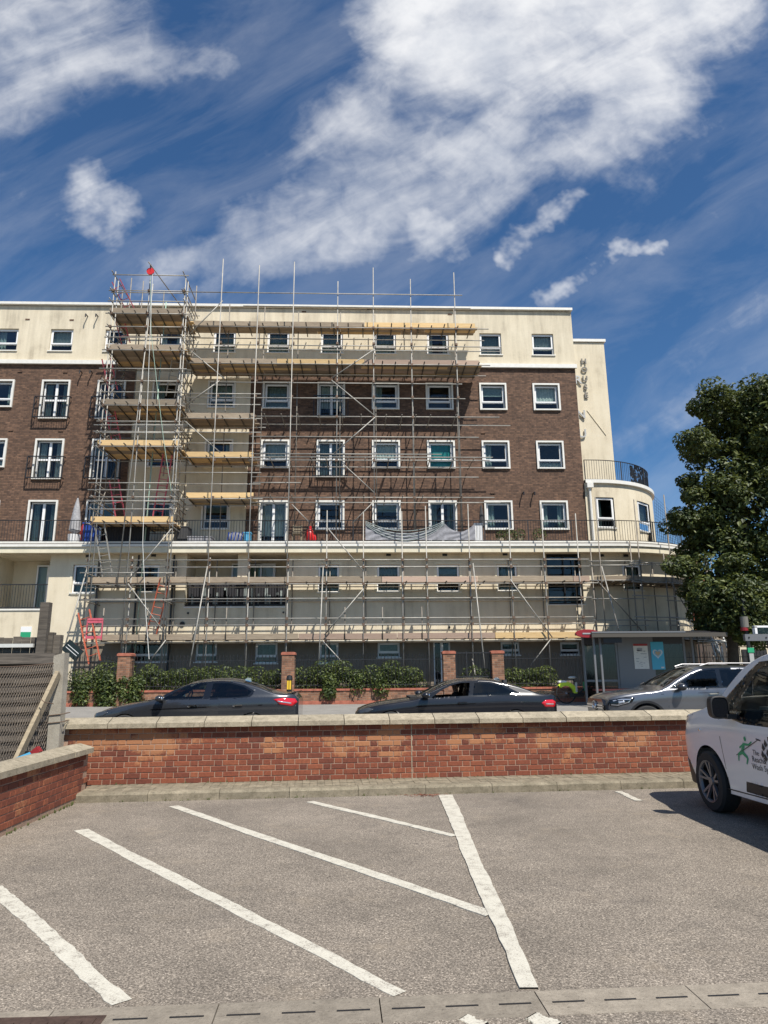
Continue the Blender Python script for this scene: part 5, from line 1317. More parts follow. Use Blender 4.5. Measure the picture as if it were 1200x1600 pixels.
# ------------------------------------------------------------------ vehicles
def interp(pts, x):
    if x <= pts[0][0]: return pts[0][1]
    for (a, b) in zip(pts[:-1], pts[1:]):
        if x <= b[0]:
            t = (x-a[0])/(b[0]-a[0]) if b[0] > a[0] else 0; return a[1]+(b[1]-a[1])*t
    return pts[-1][1]
def smooth_pts(pts, n=8):
    out = []
    P = [pts[0]]+list(pts)+[pts[-1]]
    for i in range(1, len(P)-2):
        p0, p1, p2, p3 = P[i-1], P[i], P[i+1], P[i+2]
        dx = p2[0]-p1[0]
        m1 = (p2[1]-p0[1])/max(1e-6, p2[0]-p0[0]); m2 = (p3[1]-p1[1])/max(1e-6, p3[0]-p1[0])
        for k in range(n):
            t = k/n; h = (2*t**3-3*t**2+1)*p1[1]+(t**3-2*t**2+t)*dx*m1+(-2*t**3+3*t**2)*p2[1]+(t**3-t**2)*dx*m2
            out.append((p1[0]+dx*t, h))
    out.append(pts[-1]); return out
def inside(poly, x, y):
    c = False; n = len(poly); j = n-1
    for i in range(n):
        if (poly[i][1] > y) != (poly[j][1] > y) and x < (poly[j][0]-poly[i][0])*(y-poly[i][1])/(poly[j][1]-poly[i][1])+poly[i][0]: c = not c
        j = i
    return c
def snap_poly(poly, A, B, tol):
    """move grid points (arrays A,B) lying within tol of the outline onto it"""
    n = len(poly); best = np.full(A.shape, 1e9); bx = A.copy(); by = B.copy()
    for i in range(n):
        x1, y1 = poly[i]; x2, y2 = poly[(i+1) % n]; dx, dy = x2-x1, y2-y1; L = dx*dx+dy*dy
        t = np.clip(((A-x1)*dx+(B-y1)*dy)/L, 0, 1); qx, qy = x1+t*dx, y1+t*dy; d = np.hypot(A-qx, B-qy)
        m = d < best; best[m] = d[m]; bx[m] = qx[m]; by[m] = qy[m]
    m = best < tol; A[m] = bx[m]; B[m] = by[m]
class Body:
    def __init__(s, L, W, zb, top, belt, drop, plan, tumble, bulge=0.07):
        s.L = L; s.W = W; s.zb = smooth_pts(zb) if isinstance(zb, list) else zb
        s.top = smooth_pts(top); s.belt = smooth_pts(belt); s.drop = smooth_pts(drop); s.plan = smooth_pts(plan); s.tumble = tumble; s.bulge = bulge
    def zbot(s, l): return interp(s.zb, l) if isinstance(s.zb, list) else s.zb
    def zedge(s, l): return interp(s.top, l)-interp(s.drop, l)
    def w(s, l, z):
        W = s.W*interp(s.plan, l); b = min(interp(s.belt, l), s.zedge(l)); z0 = s.zbot(l)
        zn = min(1, max(0, (z-z0)/max(0.05, b-z0)))
        y = W*(1-s.bulge*(1-zn)**2-0.035*zn**3)
        if zn > 0.66: y += 0.008*math.sin((zn-0.66)/0.34*math.pi)
        if z > b: y -= s.tumble*(z-b)+0.01*min(1, (z-b)/0.05)
        return y
    def side(s, l, z, off=0.0): return (l, -(s.w(l, z)+off), z)
def make_vehicle(name, label, cat, B, paint, polys, toppolys, wheels, arch, loc, rz, nl=200, nz=36, ny=14, glassm=None, extra=None, group=None, floor_paint='trim_black', lowtrim=None):
    t = thing(name, label, cat, loc, rz, group)
    ls_ = np.linspace(0, B.L, nl+1)
    # ---- sides
    A = np.zeros((nl+1, nz+1)); Z = np.zeros((nl+1, nz+1))
    for i, l in enumerate(ls_):
        z0, z1 = B.zbot(l), B.zedge(l)
        for j in range(nz+1): A[i, j] = l; Z[i, j] = z0+(z1-z0)*j/nz
    edge = Z[:, -1].copy(); cell = max(B.L/nl, 0.03)
    A0 = A.copy(); Z0 = Z.copy()
    I = (slice(1, nl), slice(1, nz))
    a_, z_ = A[I].copy(), Z[I].copy()
    for (wl, wz) in wheels:
        d = np.hypot(a_-wl, z_-wz); m = np.abs(d-arch) < cell*0.55
        a_[m] = wl+(a_[m]-wl)/d[m]*arch; z_[m] = wz+(z_[m]-wz)/d[m]*arch
    for nm, poly, mt, keep in polys: snap_poly(poly, a_, z_, cell*0.5)
    A[I] = a_; Z[I] = z_
    # bottom row near arches: snap along l too
    for i in range(nl+1):
        for (wl, wz) in wheels:
            pass
    vid = {}
    def pt(i, j, sgn): return (A[i, j], sgn*B.w(A[i, j], Z[i, j]), Z[i, j])
    buckets = {}
    for i in range(nl):
        for j in range(nz):
            cx = (A[i, j]+A[i+1, j]+A[i, j+1]+A[i+1, j+1])/4; cz = (Z[i, j]+Z[i+1, j]+Z[i, j+1]+Z[i+1, j+1])/4
            if any(math.hypot(cx-wl, cz-wz) < arch for wl, wz in wheels): continue
            key = None
            for nm, poly, mt, keep in polys:
                if inside(poly, cx, cz): key = (nm, mt, keep); break
            buckets.setdefault(key, []).append((i, j))
    body = MB(); maps = [{}, {}]
    def getv(mb, mp, i, j, sgn):
        k = (i, j, sgn)
        if k not in mp: mp[k] = len(mb.v); mb.v.append(pt(i, j, sgn))
        return mp[k]
    bm_ = {}
    for key, cells in buckets.items():
        for sgn in (-1, 1):
            if key is None: mb, mp = body, bm_
            else:
                if key[2] == 'open' : continue
                if key[2] == 'opennear' and sgn == -1: continue
                mb, mp = MB(), {}
            for (i, j) in cells:
                q = [getv(mb, mp, *ij, sgn) for ij in ((i, j), (i+1, j), (i+1, j+1), (i, j+1))]
                mb.f.append(tuple(q if sgn == -1 else q[::-1])); mb.m.append(0)
            if key is not None: mb.build(key[0], key[1], t, smooth=True, local=True, fixn=False)
    # ---- top
    TA = np.zeros((nl+1, ny+1)); TYa = np.zeros((nl+1, ny+1))
    for i, l in enumerate(ls_):
        for j in range(ny+1): TA[i, j] = l; TYa[i, j] = 1-2*j/ny     # y as fraction of the edge half width
    a_, y_ = TA[1:nl, 1:ny].copy(), TYa[1:nl, 1:ny].copy()
    for nm, poly, mt in toppolys: snap_poly(poly, a_, y_, cell*0.5)
    TA[1:nl, 1:ny] = a_; TYa[1:nl, 1:ny] = y_
    def tpt(i, j):
        l, f = TA[i, j], TYa[i, j]; ze = B.zedge(l); ye = B.w(l, ze)
        return (l, -f*ye, ze+(interp(B.top, l)-ze)*(1-abs(f)**2.6))
    tb_ = {}
    for i in range(nl):
        for j in range(ny):
            cx = (TA[i, j]+TA[i+1, j]+TA[i, j+1]+TA[i+1, j+1])/4; cy = (TYa[i, j]+TYa[i+1, j]+TYa[i, j+1]+TYa[i+1, j+1])/4; key = None
            for nm, poly, mt in toppolys:
                if inside(poly, cx, cy): key = (nm, mt); break
            tb_.setdefault(key, []).append((i, j))
    for key, cells in tb_.items():
        mb = body if key is None else MB(); mp = {}
        for (i, j) in cells:
            q = []
            for (a, b) in ((i, j), (i+1, j), (i+1, j+1), (i, j+1)):
                if key is None and b in (0, ny):      # share the shoulder vertex with the side
                    sg = -1 if b == 0 else 1; q.append(getv(body, bm_, a, nz, sg)); continue
                k = (a, b)
                if k not in mp: mp[k] = len(mb.v); mb.v.append(tpt(a, b))
                q.append(mp[k])
            mb.f.append(tuple(q)); mb.m.append(0)
        if key is not None: mb.build(key[0], key[1], t, smooth=True, local=True, fixn=False)
    # ---- nose and tail closed, floor
    for i in (0, nl):
        ring = [(ls_[i], -B.w(ls_[i], z), z) for z in np.linspace(B.zbot(ls_[i]), B.zedge(ls_[i]), 8)]
        tp = [tpt(i, j) for j in range(1, ny)]; rg2 = [(a, -b, c) for (a, b, c) in ring[::-1]]
        allp = ring+tp+rg2; k = len(body.v); body.v += allp; c = len(body.v); zc = sum(p[2] for p in allp)/len(allp); body.v.append((ls_[i], 0, zc))
        for q in range(len(allp)): body.f.append((k+q, k+(q+1) % len(allp), c)); body.m.append(0)
    body.build('body', paint, t, smooth=True, local=True, fixn=False)
    fl = MB(); zc = B.zbot(B.L/2)
    fl.box(0.25, B.L-0.25, -B.W*0.80, B.W*0.80, zc-0.02, zc+0.06); fl.build('underfloor', 'trim_black', t, local=True)
    return t
def wheel(t, l, y, z, r, w, spokes=5, dark=False, sgn=-1, twin=False, n=32):
    o = thing_part('wheel', t)
    ty = MB().lathe([(r*0.66, -w/2), (r*0.93, -w/2), (r, -w*0.36), (r, w*0.36), (r*0.93, w/2), (r*0.66, w/2), (r*0.66, -w/2)], n, (l, y, z), 'y')
    tyre = ty.build('wheel', 'tyre', t, smooth=False, local=True)
    rim = MB(); yo = y+sgn*w/2
    MB().lathe([(r*0.60, -sgn*w*0.6), (r*0.62, -sgn*0.03)], n, (l, yo, z), 'y').build('rim_barrel', 'alloy_dark', tyre, local=True)
    rim.lathe([(r*0.62, -sgn*0.03), (r*0.64, -sgn*0.005), (r*0.69, 0.004*sgn), (r*0.69, -sgn*0.02)], n, (l, yo, z), 'y')
    rim.lathe([(0.0, sgn*-0.02), (r*0.13, sgn*-0.02), (r*0.16, -sgn*0.05), (r*0.16, -sgn*0.09)], 14, (l, yo, z), 'y')
    for k in range(spokes):
        a = 2*math.pi*k/spokes+0.3
        for da in ((-0.20, 0.20) if twin else (0.0,)):
            p = (l+math.cos(a)*r*0.10, yo-sgn*0.05, z+math.sin(a)*r*0.10); q = (l+math.cos(a+da)*r*0.65, yo-sgn*0.015, z+math.sin(a+da)*r*0.65)
            rim.bar(p, q, r*(0.075 if twin else 0.17), 0.03, (0, 1, 0))
    rim.build('rim', 'alloy_dark' if dark else 'alloy', tyre, local=True)
    MB().lathe([(0.0, 0), (r*0.60, 0)], 20, (l, yo-sgn*w*0.55, z), 'y').build('brake_disc', 'alloy_dark', tyre, local=True)
    return tyre
def thing_part(n, t): return None
def ribbon(B, pts, wd, name, m, t, off=0.004, both=True, w2=None):
    """thin raised strip lying on the side of the body through (l,z) points"""
    for sgn in ((-1, 1) if both else (-1,)):
        mb = MB(); vs_ = []
        for i, (l, z) in enumerate(pts):
            a = pts[max(0, i-1)]; b = pts[min(len(pts)-1, i+1)]; d = Vector((b[0]-a[0], b[1]-a[1])).normalized(); n = Vector((-d.y, d.x))*wd/2
            for k in (1, -1):
                L_, Z_ = l+n.x*k, z+n.y*k; vs_.append((L_, sgn*(B.w(L_, Z_)+off), Z_))
        fs = [(2*i, 2*i+1, 2*i+3, 2*i+2) for i in range(len(pts)-1)]
        mb.add(vs_, fs).build(name, m, t, local=True, fixn=False)
def patch(B, poly, name, m, t, off=0.006, sub=14, sides=(-1, 1), raise_=0.0):
    """a panel of the given (l,z) outline lying on the side surface"""
    cx = sum(p[0] for p in poly)/len(poly); cz = sum(p[1] for p in poly)/len(poly)
    out = []
    for i in range(len(poly)):
        a, b = poly[i], poly[(i+1) % len(poly)]
        for k in range(4): out.append((a[0]+(b[0]-a[0])*k/4, a[1]+(b[1]-a[1])*k/4))
    for sgn in sides:
        vs_ = []; fs = []; rings = 4; n = len(out)
        for r_ in range(rings+1):
            s = r_/rings
            for (x, z) in out: L_, Z_ = cx+(x-cx)*s, cz+(z-cz)*s; vs_.append((L_, sgn*(B.w(L_, Z_)+off+raise_*(1-s**3)), Z_))
        for r_ in range(rings):
            for i in range(n): fs.append((r_*n+i, r_*n+(i+1) % n, (r_+1)*n+(i+1) % n, (r_+1)*n+i))
        k = len(vs_)
        for i in range(n): L_, Z_ = out[i]; vs_.append((L_, sgn*(B.w(L_, Z_)-0.01), Z_))
        for i in range(n): fs.append((rings*n+i, rings*n+(i+1) % n, k+(i+1) % n, k+i))
        MB().add(vs_, fs).build(name, m, t, smooth=True, local=True, fixn=False)
def interior(t, l0, l1, w, z, seats, steering=None):
    MB().box(l0-0.5, l0+0.1, -w, w, z+0.30, z+0.46).build('dashboard', 'interior', t, local=True)
    for (l, y) in seats:
        s = MB().box(l-0.25, l+0.25, y-0.24, y+0.24, z-0.05, z+0.08)
        s.prism([(l+0.20, z+0.05), (l+0.32, z+0.05), (l+0.48, z+0.60), (l+0.38, z+0.60)], 'y', y-0.22, y+0.22); s.box(l+0.40, l+0.48, y-0.13, y+0.13, z+0.62, z+0.82)
        s.build('seat', 'seat_cloth', t, local=True)
    if steering:
        l, y, zz = steering; mb = MB(); pts = [(l+0.06*math.sin(a), y+0.18*math.cos(a), zz+0.16*math.sin(a)) for a in [2*math.pi*k/16 for k in range(17)]]
        mb.path(pts, 0.014, 5); mb.bar((l, y-0.17, zz), (l, y+0.17, zz), 0.03, 0.03); mb.build('steering_wheel', 'trim_black', t, local=True)

def saloon(kind, label, loc, paint, dark_roof=False):
    coupe = kind == 'coupe'
    if coupe:
        top = [(0, 0.60), (0.10, 0.71), (0.45, 0.82), (1.0, 0.90), (1.42, 0.965), (1.85, 1.17), (2.25, 1.325), (2.75, 1.375), (3.2, 1.345), (3.7, 1.22), (4.12, 1.065), (4.35, 1.01), (4.55, 1.0), (4.62, 0.93)]
        polys = [('quarter_window', [(2.66, 0.985), (2.72, 1.255), (3.05, 1.245), (3.35, 1.17), (3.62, 1.035), (3.50, 0.99)], 'tinted_glass', ''),
                 ('door_window', [(1.72, 0.945), (1.98, 1.11), (2.22, 1.215), (2.42, 1.26), (2.62, 1.262), (2.56, 0.975)], 'tinted_glass', 'open'),
                 ('window_surround', [(1.42, 0.93), (1.80, 1.08), (2.12, 1.22), (2.4, 1.292), (2.8, 1.292), (3.1, 1.275), (3.42, 1.19), (3.75, 1.02), (3.6, 0.965), (2.6, 0.95)], 'gloss_black', '')]
    else:
        top = [(0, 0.58), (0.10, 0.70), (0.45, 0.83), (1.0, 0.93), (1.38, 1.0), (1.80, 1.20), (2.2, 1.365), (2.70, 1.43), (3.2, 1.405), (3.65, 1.29), (4.05, 1.14), (4.3, 1.09), (4.52, 1.08), (4.63, 0.97)]
        polys = [('front_window', [(1.60, 0.98), (1.90, 1.15), (2.12, 1.255), (2.36, 1.32), (2.56, 1.32), (2.50, 0.995)], 'car_glass', ''),
                 ('rear_window', [(2.66, 1.0), (2.70, 1.32), (3.05, 1.315), (3.38, 1.24), (3.58, 1.13), (3.50, 1.03), (3.3, 1.012)], 'tinted_glass', ''),
                 ('window_surround', [(1.36, 0.955), (1.72, 1.12), (2.06, 1.265), (2.34, 1.345), (2.8, 1.35), (3.1, 1.34), (3.42, 1.265), (3.66, 1.13), (3.56, 1.01), (3.3, 0.99), (2.4, 0.97)], 'gloss_black', '')]
    belt = [(0, 0.70), (1.3, 0.92), (2.5, 0.965), (3.6, 1.0), (4.6, 1.0)] if not coupe else [(0, 0.68), (1.3, 0.90), (2.5, 0.945), (3.6, 0.975), (4.6, 0.95)]
    drop = [(0, 0.04), (0.5, 0.07), (1.3, 0.06), (1.8, 0.05), (2.4, 0.07), (3.2, 0.07), (4.0, 0.05), (4.6, 0.03)]
    plan = [(0, 0.62), (0.08, 0.74), (0.25, 0.86), (0.6, 0.955), (1.0, 0.985), (2.0, 1.0), (3.0, 1.0), (4.0, 0.97), (4.35, 0.91), (4.55, 0.80), (4.63, 0.70)]
    L = top[-1][0]
    B = Body(L, 0.905, 0.22, top, belt, drop, plan, 0.40)
    r = 0.325; wh = [(0.80, r), (3.62, r)]
    tp = [('windscreen', [(1.48, -0.88), (2.12, -0.90), (2.12, 0.90), (1.48, 0.88)], 'car_glass'), ('rear_screen', [(3.38, -0.84), (4.02, -0.88), (4.02, 0.88), (3.38, 0.84)], 'tinted_glass')]
    if coupe: tp = [('windscreen', [(1.52, -0.88), (2.14, -0.90), (2.14, 0.90), (1.52, 0.88)], 'car_glass'), ('rear_screen', [(3.35, -0.84), (4.08, -0.88), (4.08, 0.88), (3.35, 0.84)], 'tinted_glass'), ('sunroof', [(2.35, -0.8), (3.1, -0.8), (3.1, 0.8), (2.35, 0.8)], 'gloss_black')]
    t = make_vehicle('parked_car' if not coupe else 'car', label, 'car', B, paint, polys, tp, wh, 0.35, loc, 0.0, nl=230, nz=40)
    for (l, z) in wh:
        for s in (-1, 1): wheel(t, l, s*0.79, z, r, 0.22, 5, sgn=s, twin=True)
    # lamps
    patch(B, [(0.02, 0.60), (0.30, 0.63), (0.42, 0.70), (0.30, 0.735), (0.06, 0.68)], 'headlight', 'smoked_lens', t)
    if coupe: tl = [(4.22, 0.80), (4.30, 0.71), (4.55, 0.70), (4.60, 0.82), (4.50, 0.87), (4.32, 0.865)]
    else: tl = [(4.08, 0.955), (4.22, 0.84), (4.50, 0.79), (4.61, 0.88), (4.56, 0.96), (4.32, 0.985)]
    patch(B, tl, 'tail_light', 'tail_red', t, raise_=0.012)
    patch(B, [(tl[0][0]+0.10, tl[1][1]+0.06), (tl[2][0]-0.02, tl[2][1]+0.06), (tl[2][0]-0.02, tl[2][1]+0.085), (tl[0][0]+0.10, tl[1][1]+0.085)], 'lamp_strip', 'lamp_lens', t, off=0.02)
    # seams, swage line, handles, mirrors, spoiler, aerial
    dr = [(1.36, 2.60)] if coupe else [(1.36, 2.55), (2.55, 3.42)]
    for l in ([1.34, 2.60] if coupe else [1.34, 2.58, 3.52]):
        z1 = 0.93 if l < 2 else 0.97
        ribbon(B, [(l, 0.32), (l-0.02, 0.6), (l+0.01 if l < 3.4 else l-0.10, z1)], 0.008, 'door_seam', 'trim_black', t, off=0.0015)
    ribbon(B, [(0.5, 0.70), (1.4, 0.755), (2.6, 0.80), (3.8, 0.83), (4.2, 0.84)], 0.022, 'swage_line', 'gloss_black', t, off=0.0015)
    ribbon(B, [(1.2, 0.28), (3.1, 0.28)], 0.07, 'sill', 'trim_black', t, off=0.003)
    for l in ([2.42] if coupe else [2.30, 3.30]):
        for s in (-1, 1):
            z = 0.83; y = B.w(l, z)+0.022
            MB().bar((l-0.10, s*y, z), (l+0.10, s*y, z+0.006), 0.022, 0.026).ball((l-0.09, s*(y-0.01), z-0.012), 0.03, 0.015, 0.02).build('door_handle', 'chrome' if not coupe else 'paint_black', t, local=True)
    for s in (-1, 1):
        z = 1.0; l = 1.56; y = B.w(l, 0.95)
        m_ = MB().ball((l+0.02, s*(y+0.14), z), 0.10, 0.12, 0.07, 12, 8); m_.bar((l+0.03, s*(y-0.01), z-0.045), (l+0.03, s*(y+0.1), z-0.03), 0.07, 0.025)
        w_ = m_.build('door_mirror', paint, t, smooth=True, local=True)
        MB().ball((l+0.075, s*(y+0.14), z), 0.05, 0.095, 0.05, 10, 6).build('mirror_glass', 'chrome', w_, smooth=True, local=True)
    zt = interp(B.top, 3.42)
    MB().prism([(3.30, zt+0.035), (3.36, zt+0.075), (3.44, zt+0.06), (3.46, zt-0.03), (3.30, zt+0.0)], 'y', -0.02, 0.02).build('roof_aerial', 'chrome', t, local=True)
    MB().prism([(L-0.25, interp(B.top, L-0.25)-0.01), (L-0.02, interp(B.top, L-0.25)+0.035), (L-0.02, interp(B.top, L-0.25)+0.02), (L-0.25, interp(B.top, L-0.25)-0.03)], 'y', -0.62, 0.62).build('boot_lip', paint, t, local=True)
    MB().box(L-0.12, L+0.03, -0.70, 0.70, 0.30, 0.52).build('rear_bumper', paint, t, local=True)
    interior(t, 1.75, 3.3, 0.68, 0.50, [(2.30, -0.36), (2.30, 0.36), (3.05, 0.36), (3.05, -0.36)], (1.92, 0.36, 0.98))
    return t, B
YC = 17.05
c1x = aY(147, 1118, 16.4).x
saloon('saloon', 'dark graphite four door saloon car facing left, in front of the first pillars', (aY(149, 1118, 16.3).x-0.12, YC, 0.11), 'paint_graphite')
saloon('coupe', 'glossy black two door coupe with its driver window open, in the middle of the road', (aY(555, 1112, 16.3).x, YC-0.1, 0.13), 'paint_black')

# silver SUV
top = [(0, 0.78), (0.06, 0.90), (0.30, 1.0), (0.8, 1.06), (1.25, 1.12), (1.75, 1.38), (2.2, 1.585), (2.7, 1.64), (3.4, 1.63), (3.9, 1.57), (4.3, 1.40), (4.55, 1.12), (4.66, 0.95)]
belt = [(0, 0.85), (1.2, 1.04), (2.5, 1.08), (3.8, 1.14), (4.6, 1.1)]
drop = [(0, 0.05), (0.5, 0.06), (1.3, 0.06), (1.8, 0.06), (2.4, 0.085), (3.6, 0.085), (4.2, 0.06), (4.6, 0.03)]
plan = [(0, 0.70), (0.06, 0.80), (0.2, 0.90), (0.5, 0.965), (1.0, 0.99), (2.0, 1.0), (3.4, 1.0), (4.1, 0.965), (4.5, 0.87), (4.66, 0.78)]
B3 = Body(4.66, 0.945, 0.28, top, belt, drop, plan, 0.34)
polys = [('front_window', [(1.56, 1.10), (1.86, 1.28), (2.12, 1.42), (2.36, 1.50), (2.60, 1.515), (2.58, 1.115)], 'car_glass', ''),
         ('rear_window', [(2.68, 1.12), (2.70, 1.515), (3.15, 1.51), (3.45, 1.47), (3.50, 1.15)], 'tinted_glass', ''), ('quarter_window', [(3.56, 1.16), (3.52, 1.46), (3.85, 1.40), (4.08, 1.24), (4.0, 1.18)], 'tinted_glass', ''),
         ('window_surround', [(1.40, 1.085), (1.78, 1.28), (2.08, 1.44), (2.34, 1.53), (2.8, 1.545), (3.5, 1.50), (3.9, 1.42), (4.16, 1.24), (4.05, 1.15), (2.6, 1.09)], 'gloss_black', '')]
tp = [('windscreen', [(1.36, -0.88), (2.14, -0.90), (2.14, 0.90), (1.36, 0.88)], 'car_glass'), ('roof_panel', [(2.45, -0.78), (3.7, -0.78), (3.7, 0.78), (2.45, 0.78)], 'gloss_black'), ('rear_screen', [(4.0, -0.8), (4.42, -0.82), (4.42, 0.82), (4.0, 0.8)], 'tinted_glass')]
wh = [(0.86, 0.36), (3.73, 0.36)]
suv = make_vehicle('sport_utility_car', 'silver grey SUV facing left in front of the bus shelter', 'car', B3, 'paint_silver', polys, tp, wh, 0.42, (aY(925, 1105, 16.3).x+0.34, YC-0.05, 0.13), 0.0, nl=230, nz=44)
for (l, z) in wh:
    for s in (-1, 1): wheel(suv, l, s*0.82, z, 0.36, 0.24, 5, sgn=s, twin=True)
    ribbon(B3, [(l+0.445*math.cos(a), z+0.445*math.sin(a)) for a in [math.pi*k/16 for k in range(0, 17)]], 0.05, 'arch_trim', 'trim_black', suv, off=0.004)
for l in (1.36, 2.62, 3.6): ribbon(B3, [(l, 0.4), (l, 0.7), (l+(0.0 if l < 3 else -0.05), 1.04)], 0.008, 'door_seam', 'trim_black', suv, off=0.0015)
ribbon(B3, [(1.2, 0.97), (2.5, 1.0), (3.9, 1.04)], 0.014, 'swage_line', 'paint_graphite', suv, off=0.001)
patch(B3, [(0.03, 0.72), (0.20, 0.70), (0.52, 0.80), (0.60, 0.90), (0.40, 0.915), (0.06, 0.85)], 'headlight', 'gloss_black', suv, raise_=0.01)
ribbon(B3, [(0.08, 0.745), (0.20, 0.735), (0.44, 0.80), (0.50, 0.865), (0.30, 0.865), (0.12, 0.83)], 0.022, 'light_guide', 'lamp_lens', suv, off=0.022)
patch(B3, [(0.22, 0.76), (0.36, 0.79), (0.36, 0.84), (0.22, 0.82)], 'lamp_element', 'lamp_lens', suv, off=0.02, raise_=0.015)
gm = MB().prism([(-0.52, 0.50), (0.52, 0.50), (0.60, 0.72), (0.48, 0.86), (-0.48, 0.86), (-0.60, 0.72)], 'x', -0.03, 0.03).build('grille', 'gloss_black', suv, local=True)
for z in (0.66, 0.72): MB().box(-0.045, -0.028, -0.55, 0.55, z-0.012, z+0.012).build('grille_bar', 'chrome', gm, local=True)
em = MB(); c_ = (-0.055, 0.0, 0.70); R_ = 0.105
em.path([(c_[0], c_[1]+R_*math.cos(a), c_[2]+R_*math.sin(a)) for a in [2*math.pi*k/24 for k in range(25)]], 0.013, 6)
for k in range(3):
    a = math.pi/2+k*2*math.pi/3; d = Vector((0, math.cos(a), math.sin(a))); n = Vector((0, -math.sin(a), math.cos(a))); c0 = Vector(c_)
    em.add([c0+n*0.02+Vector((-0.012, 0, 0)), c0-n*0.02+Vector((-0.012, 0, 0)), c0+d*R_, c0+n*0.02+Vector((0.01, 0, 0)), c0-n*0.02+Vector((0.01, 0, 0))], [(0, 1, 2), (3, 2, 4), (0, 2, 3), (1, 4, 2)])
em.build('emblem', 'chrome', gm, local=True)
for s in (-1, 1):
    l, z = 1.62, 1.13; y = B3.w(l, 1.05)
    m_ = MB().ball((l+0.02, s*(y+0.15), z), 0.11, 0.13, 0.085, 12, 8); m_.bar((l+0.03, s*(y-0.01), z-0.05), (l+0.03, s*(y+0.1), z-0.04), 0.08, 0.03)
    m_.build('door_mirror', 'paint_silver' if s > 0 else 'paint_graphite', suv, smooth=True, local=True)
    for l in (2.42, 3.42): y = B3.w(l, 0.97)+0.02; MB().bar((l-0.11, s*y, 0.97), (l+0.11, s*y, 0.975), 0.024, 0.028).build('door_handle', 'chrome', suv, local=True)
    MB().path([(2.3, s*0.66, 1.60), (2.5, s*0.68, 1.655), (3.6, s*0.68, 1.65), (3.95, s*0.66, 1.56)], 0.016, 6).build('roof_rail', 'alloy', suv, local=True)
interior(suv, 1.7, 3.3, 0.72, 0.62, [(2.35, -0.38), (2.35, 0.38), (3.15, 0.38), (3.15, -0.38)], (1.95, 0.38, 1.10))

# white van
top = [(0, 0.84), (0.03, 0.96), (0.14, 1.05), (0.45, 1.14), (0.90, 1.22), (1.22, 1.32), (1.50, 1.51), (1.82, 1.71), (2.15, 1.84), (2.6, 1.88), (3.5, 1.90), (4.8, 1.91), (4.95, 1.86)]
belt = [(0, 0.80), (0.5, 1.0), (1.0, 1.10), (2.0, 1.12), (4.95, 1.12)]
drop = [(0, 0.05), (0.5, 0.07), (1.0, 0.06), (1.6, 0.05), (2.2, 0.10), (4.0, 0.10), (4.95, 0.08)]
plan = [(0, 0.66), (0.04, 0.76), (0.12, 0.85), (0.30, 0.93), (0.7, 0.98), (1.2, 0.99), (2.2, 1.0), (4.6, 1.0), (4.95, 0.97)]
BV = Body(4.95, 0.96, [(0, 0.26), (0.4, 0.24), (1.5, 0.26), (4.95, 0.30)], top, belt, drop, plan, 0.16, bulge=0.05)
polys = [('front_window', [(1.64, 1.13), (1.62, 1.20), (1.98, 1.56), (2.10, 1.63), (2.66, 1.67), (2.66, 1.08), (1.84, 1.08)], 'car_glass', ''),
         ('corner_window', [(1.38, 1.16), (1.55, 1.15), (1.56, 1.22), (1.82, 1.48), (1.78, 1.48)], 'tinted_glass', ''),
         ('window_surround', [(1.20, 1.17), (1.42, 1.10), (1.60, 1.06), (1.80, 1.03), (2.70, 1.03), (2.70, 1.71), (2.06, 1.68), (1.86, 1.58), (1.50, 1.36)], 'gloss_black', ''),
         ('lower_bumper', [(-0.1, 0.62), (0.16, 0.58), (0.34, 0.50), (0.52, 0.28), (0.55, 0.1), (-0.1, 0.1)], 'trim_black', ''),
         ('sill_moulding', [(1.70, 0.44), (4.4, 0.46), (4.4, 0.35), (1.66, 0.33)], 'trim_black', '')]
tp = [('windscreen', [(1.14, -0.88), (2.0, -0.90), (2.0, 0.90), (1.14, 0.88)], 'car_glass')]
VX, VYn = 5.05, 9.38
van = make_vehicle('delivery_van', 'white delivery van nosed up to the brick wall at the right edge', 'van', BV, 'paint_white', polys, tp, [(0.92, 0.335), (4.15, 0.335)], 0.40, (VX, VYn, 0.0), -math.pi/2, nl=330, nz=76, ny=20)
for (l, z) in ((0.92, 0.335), (4.15, 0.335)):
    for s in (-1, 1): wheel(van, l, s*0.845, z, 0.335, 0.22, 5, sgn=s, twin=True, n=48)
patch(BV, [(0.05, 0.86), (0.16, 0.88), (0.34, 1.00), (0.38, 1.06), (0.24, 1.03), (0.08, 0.96)], 'headlight', 'lamp_lens', van, raise_=0.01, sides=(-1, 1))
ribbon(BV, [(1.32, 0.34), (1.30, 0.60), (1.26, 0.85), (1.27, 1.06)], 0.010, 'door_seam', 'trim_black', van, off=0.0015)
ribbon(BV, [(1.14, 0.30), (1.60, 0.31), (2.42, 0.33), (4.6, 0.34)], 0.014, 'door_seam', 'trim_black', van, off=0.0015)
ribbon(BV, [(2.70, 0.34), (2.70, 1.03)], 0.010, 'door_seam', 'trim_black', van, off=0.0015)
ribbon(BV, [(0.12, 0.98), (0.5, 1.06), (1.2, 1.16)], 0.008, 'bonnet_seam', 'trim_black', van, off=0.0015)
MB().lathe([(0, 0), (0.026, 0), (0.022, 0.006)], 12, (0, 0, 0), 'y')
for s in (-1,):
    l, z = 0.78, 0.90; y = BV.w(l, z)
    MB().ball((l, s*(y+0.003), z), 0.028, 0.008, 0.016).build('side_repeater', 'chrome', van, smooth=True, local=True)
    l, z = 2.42, 0.92; y = BV.w(l, z)+0.02
    MB().bar((l-0.12, s*y, z), (l+0.12, s*y, z+0.005), 0.03, 0.045).build('door_handle', 'trim_black', van, local=True)
